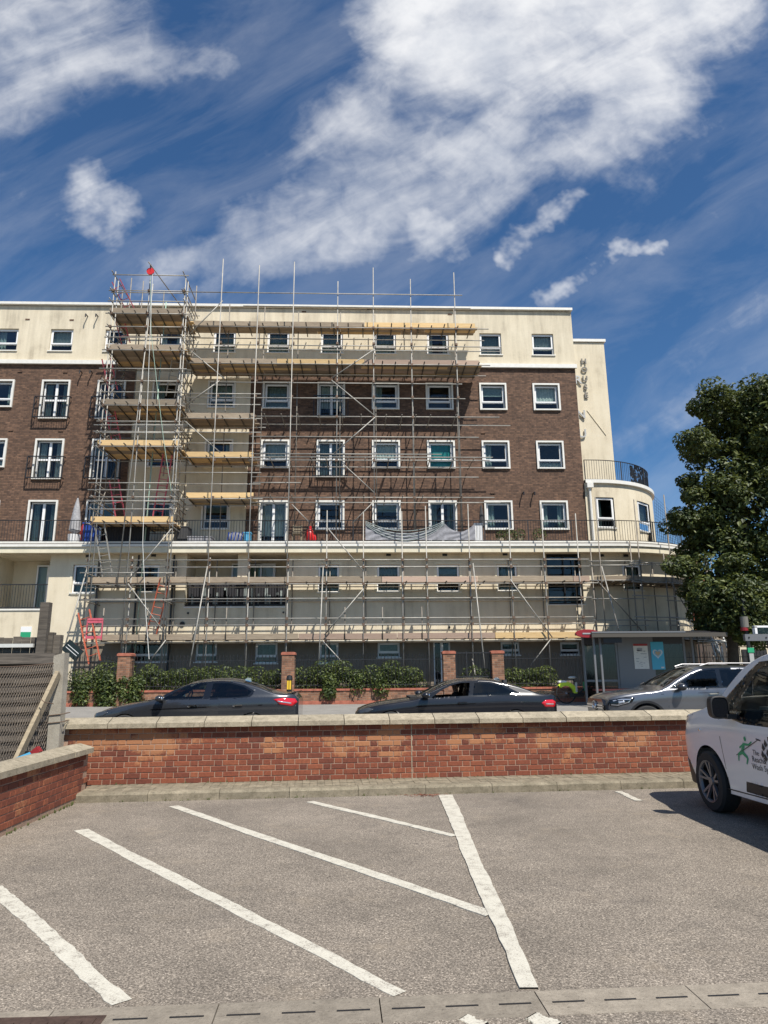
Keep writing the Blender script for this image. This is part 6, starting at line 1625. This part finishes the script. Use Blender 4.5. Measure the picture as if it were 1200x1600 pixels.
for s in (-1, 1):
    l, z = 1.58, 1.20; y = BV.w(l, 1.1)
    mb = MB(); prof_ = [(0.0, -0.115), (0.05, -0.125), (0.085, -0.11), (0.095, 0.0), (0.085, 0.11), (0.05, 0.125), (0.0, 0.115)]
    rs = []
    for (dl, sc) in ((-0.085, 0.35), (-0.07, 0.72), (-0.03, 0.95), (0.03, 1.0), (0.065, 0.97), (0.07, 0.86)):
        ring = [(l+dl, s*(y+0.165+sc*0.105*math.copysign(abs(math.cos(a))**0.55, math.cos(a))), z+sc*0.125*math.copysign(abs(math.sin(a))**0.55, math.sin(a))) for a in [2*math.pi*k/20 for k in range(20)]]
        rs.append(ring)
    vs_ = [p for r_ in rs for p in r_]; fs = [(i*20+k, i*20+(k+1) % 20, (i+1)*20+(k+1) % 20, (i+1)*20+k) for i in range(5) for k in range(20)]+[tuple(range(20))]
    mb.add(vs_, fs); mb.add([(p[0]-0.012, p[1], p[2]) for p in rs[-1]], [tuple(range(20))])
    mb.bar((l+0.03, s*(y-0.01), z-0.10), (l+0.02, s*(y+0.10), z-0.10), 0.11, 0.05)
    mr = mb.build('door_mirror', 'trim_black', van, local=True)
    MB().add([(p[0]-0.008, s*(y+0.165)+(p[1]-s*(y+0.165))*0.93, z+(p[2]-z)*0.93) for p in rs[-1]], [tuple(range(20))]).build('mirror_glass', 'gloss_black', mr, local=True)
    # triangular plinth of the mirror
patch(BV, [(0.02, 0.55), (0.14, 0.50), (0.14, 0.40), (0.02, 0.40)], 'fog_lamp', 'lamp_lens', van, raise_=0.01)
patch(BV, [(4.82, 1.05), (4.93, 1.05), (4.93, 1.50), (4.84, 1.50)], 'tail_light', 'tail_red', van)
MB().box(4.94, 4.965, -0.70, 0.70, 1.15, 1.62).build('rear_screen', 'gloss_black', van, local=True)
MB().box(4.90, 5.02, -0.85, 0.85, 0.30, 0.52).build('rear_bumper', 'trim_black', van, local=True)
interior(van, 1.85, 3.0, 0.78, 0.70, [(2.40, -0.46), (2.40, 0.30)], (1.98, -0.46, 1.13))
MB().box(2.85, 2.90, -0.85, 0.85, 0.4, 1.75).build('bulkhead', 'interior', van, local=True)
MB().box(1.55, 1.85, -0.60, -0.35, 1.165, 1.20).build('dash_papers', 'poster_white', van, local=True)
MB().box(0.0-0.012, 0.05, -0.55, 0.55, 0.62, 0.74).build('grille', 'trim_black', van, local=True)
# sign writing on the van door: runner with a pole, small tree, three lines of text
def van_text(txt, l, z, size, m='dark_print'):
    cu_ = bpy.data.curves.new('t', 'FONT'); cu_.body = txt; cu_.size = size; cu_.extrude = 0.0; cu_.resolution_u = 2; cu_.shear = 0.0
    o = bpy.data.objects.new('t', cu_); C.objects.link(o); dg = bpy.context.evaluated_depsgraph_get(); me = bpy.data.meshes.new_from_object(o.evaluated_get(dg)); bpy.data.objects.remove(o)
    me.materials.clear(); me.materials.append(M[m])
    for v in me.vertices:
        L_, Z_ = l+v.co.x, z+v.co.y; v.co = (L_, -(BV.w(L_, Z_)+0.004), Z_)
    return link('lettering', me, van)
van_text('The', 1.93, 0.735, 0.075); van_text('Reach&', 1.90, 0.665, 0.085); van_text('Wash System', 1.88, 0.59, 0.085)
def vflat(polyset, m, name):
    mb = MB()
    for poly in polyset: mb.add([(l, -(BV.w(l, z)+0.0045), z) for (l, z) in poly], [tuple(range(len(poly)))])
    return mb.build(name, m, van, local=True, fixn=False)
def limb(a, b, w1, w2):
    d = Vector((b[0]-a[0], b[1]-a[1])).normalized(); n = Vector((-d.y, d.x)); return [(a[0]+n.x*w1, a[1]+n.y*w1), (b[0]+n.x*w2, b[1]+n.y*w2), (b[0]-n.x*w2, b[1]-n.y*w2), (a[0]-n.x*w1, a[1]-n.y*w1)]
g = lambda x, y: (1.60+x*0.42, 0.64+y*0.31)
fig = [limb(g(0.42, 0.62), g(0.28, 0.30), 0.020, 0.024), limb(g(0.28, 0.32), g(0.10, 0.22), 0.022, 0.015), limb(g(0.10, 0.22), g(0.06, 0.0), 0.014, 0.008), limb(g(0.30, 0.32), g(0.52, 0.16), 0.022, 0.015),
       limb(g(0.52, 0.16), g(0.44, -0.05), 0.014, 0.008), limb(g(0.42, 0.60), g(0.64, 0.60), 0.013, 0.010), limb(g(0.64, 0.60), g(0.80, 0.72), 0.010, 0.007), limb(g(0.38, 0.58), g(0.18, 0.45), 0.012, 0.009),
       [(g(0.50, 0.78)[0]+0.024*math.cos(a), g(0.50, 0.78)[1]+0.026*math.sin(a)) for a in [k*0.785 for k in range(8)]]]
vflat(fig, 'green_print', 'runner_logo'); vflat([limb(g(-0.02, 0.18), g(1.15, 0.84), 0.004, 0.004), limb(g(1.02, 0.84), g(1.22, 0.80), 0.006, 0.006)], 'dark_print', 'pole_logo')
vflat([[(2.16+dx, 0.69+dz), (2.20+dx, 0.72+dz), (2.16+dx, 0.77+dz), (2.135+dx, 0.72+dz)] for dx, dz in ((0, 0), (0.05, 0.05), (-0.02, 0.10), (0.03, 0.14), (-0.045, 0.03))], 'dark_print', 'leaf_logo')

# ------------------------------------------------------------------ driver of the coupe
def person(name, label, root, joints, edges, radii, skinm='skin', cloth='dark_fabric'):
    me = bpy.data.meshes.new('body'); me.from_pydata([tuple(j) for j in joints], edges, [])
    o = link('body', me, root); m = o.modifiers.new('skin', 'SKIN'); o.data.skin_vertices[0] if o.data.skin_vertices else None
    for i, r_ in enumerate(radii): o.data.skin_vertices[0].data[i].radius = (r_, r_)
    o.data.skin_vertices[0].data[0].use_root = True
    s_ = o.modifiers.new('sub', 'SUBSURF'); s_.levels = 2; s_.render_levels = 2
    dg = bpy.context.evaluated_depsgraph_get(); m2 = bpy.data.meshes.new_from_object(o.evaluated_get(dg)); bpy.data.objects.remove(o)
    m2.materials.clear(); m2.materials.append(M[cloth]); m2.materials.append(M[skinm])
    return m2
cx_ = aY(555, 1112, 16.3).x
drv = thing('person', 'driver in a dark top and dark hair sitting at the wheel of the black coupe', 'person', (cx_+2.32, YC-0.1+0.30, 0.66))
J = [(0, 0, 0.02), (0.06, 0, 0.22), (0.11, 0, 0.42), (0.12, 0, 0.52), (0.10, 0, 0.57), (0.10, 0, 0.66), (0.09, 0, 0.76),
     (0.10, -0.17, 0.44), (-0.04, -0.24, 0.24), (-0.27, -0.17, 0.34), (0.10, 0.17, 0.44), (-0.04, 0.24, 0.24), (-0.27, 0.15, 0.34), (-0.42, -0.10, 0.02), (-0.42, 0.10, 0.02), (-0.72, -0.10, -0.30), (-0.72, 0.10, -0.30)]
Ee = [(0, 1), (1, 2), (2, 3), (3, 4), (4, 5), (5, 6), (2, 7), (7, 8), (8, 9), (2, 10), (10, 11), (11, 12), (0, 13), (0, 14), (13, 15), (14, 16)]
rd_ = [0.15, 0.14, 0.13, 0.065, 0.07, 0.095, 0.075, 0.065, 0.045, 0.032, 0.065, 0.045, 0.032, 0.085, 0.085, 0.05, 0.05]
m2 = person('person', '', drv, J, Ee, rd_)
for p in m2.polygons:
    c = p.center; p.use_smooth = True
    if c.z > 0.50 or (c.x < -0.2 and c.z > 0.2): p.material_index = 1
link('body', m2, drv)
hd = MB().ball((0.11, 0, 0.70), 0.108, 0.09, 0.115, 14, 10); hd.build('hair', 'hair', drv, smooth=True, local=True).location = (0.012, 0, 0.015)
MB().ball((0.005, 0, 0.66), 0.018, 0.014, 0.024).build('nose', 'skin', drv, smooth=True, local=True)
for s in (-1, 1): MB().ball((0.022, s*0.035, 0.685), 0.012, 0.014, 0.009).build('eye', 'dark_print', drv, smooth=True, local=True)

# ------------------------------------------------------------------ bus shelter
SY = 22.6
def sx(px, py=1040): return aY(px, py, SY).x
sh = thing('bus_shelter', 'grey glazed bus shelter with curved roof, red roundel and two posters', 'bus shelter', (9.7, SY, 0.5))
x0, x1 = sx(924), sx(1108); zt = aY(1000, 990, SY).z
g0 = 0.50
MB().prism([(SY-0.35, zt), (SY+0.1, zt+0.09), (SY+0.9, zt+0.13), (SY+1.35, zt+0.10), (SY+1.35, zt+0.02), (SY-0.35, zt-0.05)], 'x', x0-0.05, x1+0.55).build('roof', 'shelter_metal', sh)
MB().box(x0-0.05, x1+0.5, SY-0.42, SY-0.355, zt-0.13, zt+0.0).build('roof_edge', 'tube_dark', sh); MB().box(x0-0.05, x0+3.0, SY-0.43, SY-0.355, zt+0.003, zt+0.05).build('roof_trim', 'shelter_pale', sh)
MB().box(x0+0.35, x0+0.95, SY-0.30, SY-0.24, zt-0.30, zt-0.07).build('display_box', 'trim_black', sh)
ps = [sx(929), sx(983), sx(1042), sx(1094), sx(1108)]
for x in ps: MB().box(x-0.035, x+0.035, SY+1.0, SY+1.06, g0, zt).build('post', 'shelter_pale', sh)
for px in (929, 939): MB().box(sx(px)-0.03, sx(px)+0.03, SY-0.1, SY-0.04, g0, zt-0.04).build('post', 'shelter_pale', sh)
for (a, b, k) in ((ps[0], ps[1], 'g'), (ps[2], ps[3], 'g')):
    MB().box(a+0.04, b-0.04, SY+1.02, SY+1.032, g0+0.25, zt-0.30).build('glass_panel', 'shelter_glass', sh)
    MB().box(a+0.04, b-0.04, SY+1.005, SY+1.05, g0+0.80, g0+0.87).build('mid_rail', 'shelter_pale', sh)
    MB().box(a+0.04, b-0.04, SY+1.005, SY+1.05, zt-0.30, zt-0.02).build('header_panel', 'shelter_metal', sh)
MB().box(ps[1]+0.04, ps[2]-0.04, SY+0.98, SY+1.04, g0+0.2, zt-0.02).build('back_panel', 'shelter_pale', sh)
pa_, pb_ = px_rect(989, 1006, 1015, 1045, SY+0.96), px_rect(1016, 1003, 1040, 1046, SY+0.96)
po = MB().box(pa_[0], pa_[1], SY+0.965, SY+0.978, pa_[2], pa_[3]).build('route_map', 'poster_white', sh)
MB().box(pa_[0], pa_[1], SY+0.955, SY+0.964, pa_[3]-0.07, pa_[3]).build('red_header', 'print_red', po)
mb = MB(); rr = random.Random(5)
for i in range(16): u = pa_[0]+0.05+rr.random()*(pa_[1]-pa_[0]-0.2); v = pa_[2]+0.06+rr.random()*(pa_[3]-pa_[2]-0.25); MB().box(u, u+rr.uniform(0.03, 0.12), SY+0.958, SY+0.964, v, v+0.02).build('map_print', 'print_grey', po)
MB().box(pa_[0]+0.12, pa_[0]+0.30, SY+0.958, SY+0.964, pa_[3]-0.25, pa_[3]-0.14).build('map_print', 'print_grey', po)
pb = MB().box(pb_[0], pb_[1], SY+0.965, SY+0.978, pb_[2], pb_[3]).build('blue_poster', 'poster_blue', sh)
def heart(cx, cz, s, n=40): return [(cx+s*16*math.sin(t)**3/17, cz+s*(13*math.cos(t)-5*math.cos(2*t)-2*math.cos(3*t)-math.cos(4*t))/17) for t in [2*math.pi*k/n for k in range(n)]]
cx, cz = (pb_[0]+pb_[1])/2, pb_[2]+(pb_[3]-pb_[2])*0.58
for s, m, y in ((0.21, 'sky_blue', 0.960), (0.175, 'poster_white', 0.955), (0.135, 'sky_blue', 0.950), (0.10, 'tan_box', 0.945)):
    MB().prism(heart(cx, cz, s), 'y', SY+y, SY+y+0.004).build('heart', m, pb)
MB().box(pb_[1]-0.14, pb_[1]-0.04, SY+0.955, SY+0.963, pb_[2]+0.04, pb_[2]+0.09).build('small_print', 'poster_white', pb)
q = aY(912, 990, SY-0.3)
rnm = MB().lathe([(0, -0.03), (0.30, -0.03), (0.32, 0), (0.30, 0.03), (0, 0.03)], 28, (0, 0, 0), 'y')
rnm.v = [(q.x+0.12+v[0]*1.25, SY-0.30+v[1], q.z+v[2]*0.42) for v in rnm.v]
rn = rnm.build('roundel', 'roundel_red', sh)
MB().box(q.x-0.05, q.x+0.29, SY-0.345, SY-0.335, q.z-0.022, q.z+0.022).build('roundel_bar', 'print_grey', rn)
MB().box(ps[0]+0.15, ps[2]-0.1, SY+0.55, SY+0.85, g0+0.52, g0+0.58).build('bench_seat', 'dark_red', sh)
MB().box(ps[0]+0.03, ps[1]-0.04, SY+1.06, SY+1.07, g0+0.25, g0+0.42).build('red_band', 'dark_red', sh)

# hire bicycle
bq = aY(895, 1098, 24.2)
bk = thing('bicycle', 'parked hire bicycle with a yellow green rear mudguard by the garden wall', 'bicycle', (bq.x, 24.2, 0.57))
zg = 0.585; xr = aY(882, 1080, 24.2).x+0.05; xf = xr+1.08
def wheelb(x, nm):
    mb = MB(); pts = [(x+0.33*math.cos(a), 24.2, zg+0.34+0.33*math.sin(a)) for a in [2*math.pi*k/24 for k in range(25)]]
    mb.path(pts, 0.022, 6); w = mb.build(nm, 'tyre', bk)
    sp = MB()
    for k in range(12): a = k*math.pi/6; sp.tube((x, 24.2, zg+0.34), (x+0.31*math.cos(a), 24.2, zg+0.34+0.31*math.sin(a)), 0.003, 3)
    sp.lathe([(0, -0.04), (0.04, -0.04), (0.04, 0.04), (0, 0.04)], 10, (x, 24.2, zg+0.34), 'y'); sp.build('spokes', 'alloy', w)
wheelb(xr, 'wheel'); wheelb(xf, 'wheel')
mb = MB()
P2 = lambda x, z: (xr+x, 24.2, zg+z)
mb.path([P2(0.42, 0.30), P2(0, 0.34)], 0.018).path([P2(0.42, 0.30), P2(0.28, 0.80)], 0.022).path([P2(0.42, 0.30), P2(0.88, 0.72)], 0.03).path([P2(0.86, 0.98), P2(0.90, 0.72), P2(1.08, 0.34)], 0.02)
mb.path([P2(0.86, 1.0), P2(0.80, 1.06)], 0.015); mb.build('frame', 'trim_black', bk)
MB().path([(xr+0.74, 23.92, zg+1.04), (xr+0.84, 24.05, zg+1.06), (xr+0.84, 24.35, zg+1.06), (xr+0.74, 24.48, zg+1.04)], 0.014).build('handlebar', 'trim_black', bk)
MB().ball(P2(0.25, 0.86), 0.15, 0.09, 0.045).build('saddle', 'poster_white', bk, smooth=True)
gd = MB(); n = 14
for side in (0,):
    pts = [(xr+0.38*math.cos(a), zg+0.34+0.38*math.sin(a)) for a in [rad(0+k*135/n) for k in range(n+1)]]
    pin = [(xr+0.25*math.cos(a), zg+0.34+0.25*math.sin(a)) for a in [rad(0+k*135/n) for k in range(n+1)]]
    for i in range(n): gd.add([(pts[i][0], 24.14, pts[i][1]), (pts[i+1][0], 24.14, pts[i+1][1]), (pin[i+1][0], 24.14, pin[i+1][1]), (pin[i][0], 24.14, pin[i][1]),
                               (pts[i][0], 24.26, pts[i][1]), (pts[i+1][0], 24.26, pts[i+1][1]), (pin[i+1][0], 24.26, pin[i+1][1]), (pin[i][0], 24.26, pin[i][1])], [(0, 1, 2, 3), (4, 7, 6, 5), (0, 4, 5, 1)])
gd.mi = 0
gd.build('mudguard', 'hivis', bk, fixn=False)
MB().box(xr-0.25, xr+0.02, 24.13, 24.27, zg+0.70, zg+0.76).build('mudguard_panel', 'white_plastic', bk)
MB().box(xr+0.32, xr+0.38, 24.12, 24.28, zg+0.38, zg+0.70).build('battery', 'poster_white', bk)
MB().box(xr+0.62, xr+0.70, 24.13, 24.27, zg+0.42, zg+0.72).build('front_panel', 'green_print', bk)
MB().box(xr+0.1, xr+0.6, 24.15, 24.25, zg+0.22, zg+0.36).build('chain_case', 'trim_black', bk)

# ------------------------------------------------------------------ street tree
def street_tree():
    t = thing('street_tree', 'large dense dark green broadleaved tree at the right edge behind the bus shelter', 'tree', (12.75, 23.6, 0.55))
    rr = random.Random(11); k = 23.6/22
    tr_ = MB(); pts = [(12.75, 23.6, 0.3, 0.22), (12.72, 23.6, 1.5, 0.19), (12.8, 23.62, 3.2, 0.17), (13.2, 23.7, 5.2, 0.15), (13.8, 23.8, 7.5, 0.10), (14.0, 23.8, 9.8, 0.05)]
    for a, b in zip(pts[:-1], pts[1:]): tr_.tube(a[:3], b[:3], a[3], 12, b[3], caps=False)
    tr_.build('trunk', 'bark', t, smooth=True)
    lb = MB(); cl = MB()
    # lobes: centre from the photograph outline, radius in metres
    lobes = []
    for px, py, r in ((1190, 660, 85), (1140, 655, 48), (1225, 700, 110), (1135, 745, 62), (1115, 800, 58), (1095, 825, 42), (1170, 800, 85), (1120, 880, 62), (1180, 890, 80), (1240, 820, 110), (1130, 935, 42),
                      (1240, 940, 80), (1160, 940, 45), (1100, 700, 30), (1160, 624, 24), (1210, 642, 50), (1075, 860, 24), (1090, 915, 30), (1082, 755, 14), (1112, 955, 26), (1150, 975, 30), (1185, 985, 26), (1066, 815, 22), (1085, 690, 16), (1118, 615, 18), (1095, 640, 14), (1190, 606, 14), (1070, 885, 16), (1104, 975, 12), (1140, 950, 42), (1200, 960, 50), (1165, 985, 24)):
        dy = rr.uniform(-1.2, 1.2) if r < 70 else rr.uniform(-0.4, 0.4); q = aY(px, py, 23.6+dy); lobes.append((q, r/1080*24.3*1.02))
    for (q, r) in lobes:
        if r > 1.3: lb.tube((13.0, 23.65, min(q.z-0.3, 6)-rr.uniform(0.5, 1.2) if q.z > 4 else 3.2), tuple(q-Vector((0, 0, 0.3))), 0.07, 6, 0.02)
        n = int(8*(r/0.9)**2)+4
        for i in range(n):
            v = Vector((rr.gauss(0, 1), rr.gauss(0, 1)*1.0, rr.gauss(0, 1))).normalized(); d = r*rr.uniform(0.62, 0.97)
            c = q+v*d*rr.uniform(0.80, 1.04); cr_ = rr.uniform(0.26, 0.48)
            if c.x > 17: continue
            leaf_cloud(cl, c, cr_, 190, 0.074, (1.1, 1.1, 0.75), 0.55, up=0.7, rr=rr)
        leaf_cloud(cl, q, r*0.72, int(260*r*r), 0.11, (1, 1, 1), 0.2, rr=rr)
    lb.build('limb', 'bark', t, smooth=True)
    cl.build('crown', 'tree_leaf', t, fixn=False)
    return t
street_tree()

# odds and ends at the right edge
lc = thing('lamp_post', 'slim dark lamp post carrying a pale drum shaped panel beside the tree trunk', 'lamp post', (aY(1168, 1000, 22.0).x, 22.0, 0.45))
q = aY(1168, 1000, 22.0); MB().tube((q.x, 22, 0.45), (q.x, 22, 3.9), 0.06, 10).build('post', 'trim_black', lc)
q = aY(1163, 972, 21.9); MB().lathe([(0, -0.17), (0.12, -0.17), (0.12, 0.17), (0, 0.17)], 16, tuple(q)).build('drum_panel', 'letter_grey', lc)
q = aY(1163, 983, 21.9); MB().lathe([(0, -0.05), (0.11, -0.05), (0.11, 0.05), (0, 0.05)], 16, tuple(q)).build('dark_band', 'roundel_red', lc)
q = aY(1173, 1012, 21.8); MB().box(q.x-0.10, q.x+0.10, 21.8, 21.83, q.z-0.15, q.z+0.0).build('green_plate', 'green_print', lc)
q = aY(1175, 1028, 21.8); MB().box(q.x-0.07, q.x+0.07, 21.8, 21.83, q.z-0.2, q.z+0.14).build('white_plate', 'letter_pale', lc)
hb_ = thing('metal_frame', 'grey metal beam and glazed frame standing above the van roof at the right edge', 'frame', (aY(1190, 995, 14.5).x, 14.5, 0.0))
a, b, c, d = px_rect(1163, 991, 1230, 1001, 14.5); MB().box(a, b, 14.48, 14.56, c, d).build('beam', 'shelter_pale', hb_)
for px in (1171, 1198): q = aY(px, 996, 14.46); MB().lathe([(0, -0.01), (0.016, -0.01), (0.016, 0.01), (0, 0.01)], 10, (q.x, 14.475, q.z), 'y').build('bolt', 'trim_black', hb_)
a, b, c, d = px_rect(1179, 979, 1230, 990, 14.6)
MB().box(a, a+0.05, 14.6, 14.7, c, d).box(a, b, 14.6, 14.7, d-0.02, d+0.02).build('frame', 'white_plastic', hb_); MB().box(a+0.05, b, 14.64, 14.66, c, d-0.02).build('glass', 'shelter_glass', hb_)
for x in (a+0.25, b-0.1): MB().box(x-0.04, x+0.04, 14.5, 14.58, 0.1, c-0.02).build('post', 'shelter_metal', hb_)
rk = thing('road_sign_post', 'grey sign post partly hidden behind the van roof', 'post', (aY(1176, 1040, 18.0).x, 18, 0.2)) if False else None

# ------------------------------------------------------------------ fence, post and timber at the left
fc = thing('concrete_post', 'weathered pale concrete fence post at the left, with a wire loop round it', 'post', (-4.35, 9.45, 0))
YP = 10.0
a = aY(86, 1021, YP); zt = a.z
bl_, br_ = aY(73, 1180, YP), aY(93, 1180, YP); tl_, tr2 = aY(84, 1024, YP), aY(102, 1022, YP)
w_ = 0.16
mb = MB(); mb.add([(bl_.x, YP, -0.2), (br_.x, YP, -0.2), (br_.x, YP+w_, -0.2), (bl_.x, YP+w_, -0.2), (tl_.x, YP, zt-0.03), (tr2.x-0.01, YP, zt+0.01), (tr2.x-0.01, YP+w_, zt+0.01), (tl_.x, YP+w_, zt-0.03)],
       [(0, 3, 2, 1), (4, 5, 6, 7), (0, 1, 5, 4), (1, 2, 6, 5), (2, 3, 7, 6), (3, 0, 4, 7)])
mb.build('shaft', 'post_concrete', fc)
for (z) in (aY(80, 1130, YP).z, aY(88, 1100, YP).z-0.15): MB().path([(bl_.x-0.02, YP-0.01, z), (br_.x+0.02, YP-0.01, z+0.02), (br_.x+0.02, YP+w_+0.01, z+0.03), (bl_.x-0.02, YP+w_+0.01, z)], 0.006, 4).build('wire_loop', 'rusty_clip', fc)
rb = thing('timber_brace', 'pale weathered timber strut leaning diagonally against the concrete post', 'timber', aY(30, 1190, 9.6))
p = aY(24, 1192, 9.3); q = aY(91, 1052, 9.95); MB().bar(p, q, 0.05, 0.125, (0, 1, 0)).build('plank', 'pale_wood', rb)
p1, p2 = aY(66, 1093, 9.6), aY(84, 1096, 9.6); MB().path([p1+Vector((0, -0.05, 0.01)), p1.lerp(p2, 0.5)+Vector((0, -0.10, -0.02)), p2+Vector((0, 0, -0.03))], 0.006, 4).build('tie_wire', 'rusty_clip', rb)
# wire mesh panel
mf = thing('mesh_fence', 'rusty chain link mesh fence stretched from the concrete post to the left edge', 'fence', (-5, 9.3, 0))
A0 = aY(84, 1036, YP-0.02); A1 = aY(-60, 1040, 8.2); zb1 = 0.30
wires = MB(); n = 46; Hh = A0.z-zb1
def mpt(u, v): p = A0.lerp(A1, u); z1 = p.z-0.03*math.sin(u*3.1); return Vector((p.x, p.y, z1-(z1-zb1)*v))
nu, nv = 34, 17
for i in range(-nv, nu):
    for dr_ in (1, -1):
        prev = None
        for j in range(nv+1):
            u = (i+j)/nu if dr_ == 1 else (i+nv-j)/nu
            if 0 <= u <= 1:
                p = mpt(u, j/nv)+Vector((0, 0.006*dr_*(1 if j % 2 else -1), 0))
                if prev is not None: wires.tube(prev, p, 0.0055, 3, caps=False)
                prev = p
            else: prev = None
o = wires.build('wire_mesh', 'mesh_wire', mf, fixn=False); o['kind'] = 'stuff'
MB().path([mpt(k/10, 0) for k in range(11)], 0.006, 4).build('top_wire', 'rusty_clip', mf)
# corrugated / overlapping board fence behind it
bf = thing('board_fence', 'grey weathered overlapping board fence behind the wire mesh at the left edge', 'fence', (-6, 10.6, 0))
ztop = aY(30, 1032, 10.6).z; z = 0.0; k = 0
while z < ztop-0.05:
    hgt = 0.155
    x0_, x1_ = -8.5, aY(78, 1100, 10.6).x
    mb = MB(); n = 26; vs_ = []
    rr = random.Random(k)
    for i in range(n+1):
        x = x0_+(x1_-x0_)*i/n; e = rr.uniform(-0.006, 0.006); vs_ += [(x, 10.58, z+e), (x, 10.555, z+0.016+e), (x, 10.635, z+hgt+0.02), (x, 10.65, z)]
    fs = []
    for i in range(n):
        a = i*4; fs += [(a, a+4, a+5, a+1), (a+1, a+5, a+6, a+2), (a+2, a+6, a+7, a+3), (a+3, a+7, a+4, a)]
    mb.add(vs_, fs).build('board', 'shaded_board', bf, fixn=False); z += hgt-0.02; k += 1
for i in range(2): MB().box(aY(78, 1100, 10.6).x-0.10-i*2.2, aY(78, 1100, 10.6).x-i*2.2, 10.66, 10.76, 0, ztop-0.05).build('post', 'weathered_wood', bf)
# darker fence further back with posts
b2 = thing('back_fence', 'dark timber fence with a pale rail and stout posts behind the mesh fence', 'fence', (-9, 13.0, 0))
Yk = 12.2
a, b, c, d = px_rect(-80, 996, 82, 1030, Yk)
x = a
while x < b: MB().box(x, x+0.14, Yk+0.05+R.uniform(0, 0.02), Yk+0.075, 0.1, d+R.uniform(-0.03, 0.02)).build('pale_board', 'weathered_wood', b2); x += 0.15
q0 = aY(0, 1008, Yk); MB().box(a, aY(53, 1000, Yk).x, Yk-0.02, Yk+0.045, q0.z-0.04, q0.z+0.02).build('rail', 'poster_white', b2)
for (px0, px1, py, yy) in ((54, 68, 941, Yk-0.25), (65, 79, 988, Yk-0.15), (80, 91, 992, Yk-0.1)):
    u, v = aY(px0, 1030, yy), aY(px1, 1030, yy); zt_ = aY(px0, py, yy).z; MB().box(u.x, v.x, yy, yy+0.13, 0.0, zt_).build('post', 'weathered_wood', b2)
# little carton on the low wall
q = aY(45, 1178, 8.6); lt = thing('juice_carton', 'crushed light blue and red carton lying behind the low left wall', 'litter', (0, 0, 0))
p0 = aY(20, 1191, 8.95); p1 = aY(52, 1178, 8.95); p2 = aY(62, 1170, 8.95)
MB().bar(p0, p1, 0.07, 0.08, (0, 1, 0)).build('box', 'sky_blue', lt); MB().bar(p1, p2, 0.075, 0.085, (0, 1, 0)).build('cap_end', 'roundel_red', lt); lt.location = (0, 0, 0)
# tilted black trade board hanging by the hedge at the left
tbd = thing('trade_board', 'tilted black board with white stripes above the left end of the hedge', 'sign', aY(113, 1018, 25.4))
c = aY(113, 1016, 25.4); dx = (aY(128, 1022, 25.4)-aY(106, 1003, 25.4)).normalized(); dn = Vector((dx.z, 0, -dx.x))
def tpq(u, v, dy=0): p = c+dx*u+dn*v; return (p.x, 25.4+dy, p.z)
MB().add([tpq(-0.34, -0.22), tpq(0.34, -0.22), tpq(0.34, 0.22), tpq(-0.34, 0.22), tpq(-0.34, -0.22, 0.04), tpq(0.34, -0.22, 0.04), tpq(0.34, 0.22, 0.04), tpq(-0.34, 0.22, 0.04)],
         [(0, 1, 2, 3), (7, 6, 5, 4), (0, 4, 5, 1), (1, 5, 6, 2), (2, 6, 7, 3), (3, 7, 4, 0)]).build('board', 'gloss_black', tbd)
for v in (-0.06, 0.04): MB().add([tpq(-0.26, v, -0.006), tpq(0.26, v, -0.006), tpq(0.26, v+0.02, -0.006), tpq(-0.26, v+0.02, -0.006)], [(0, 1, 2, 3)]).build('stripe', 'white_plastic', tbd)
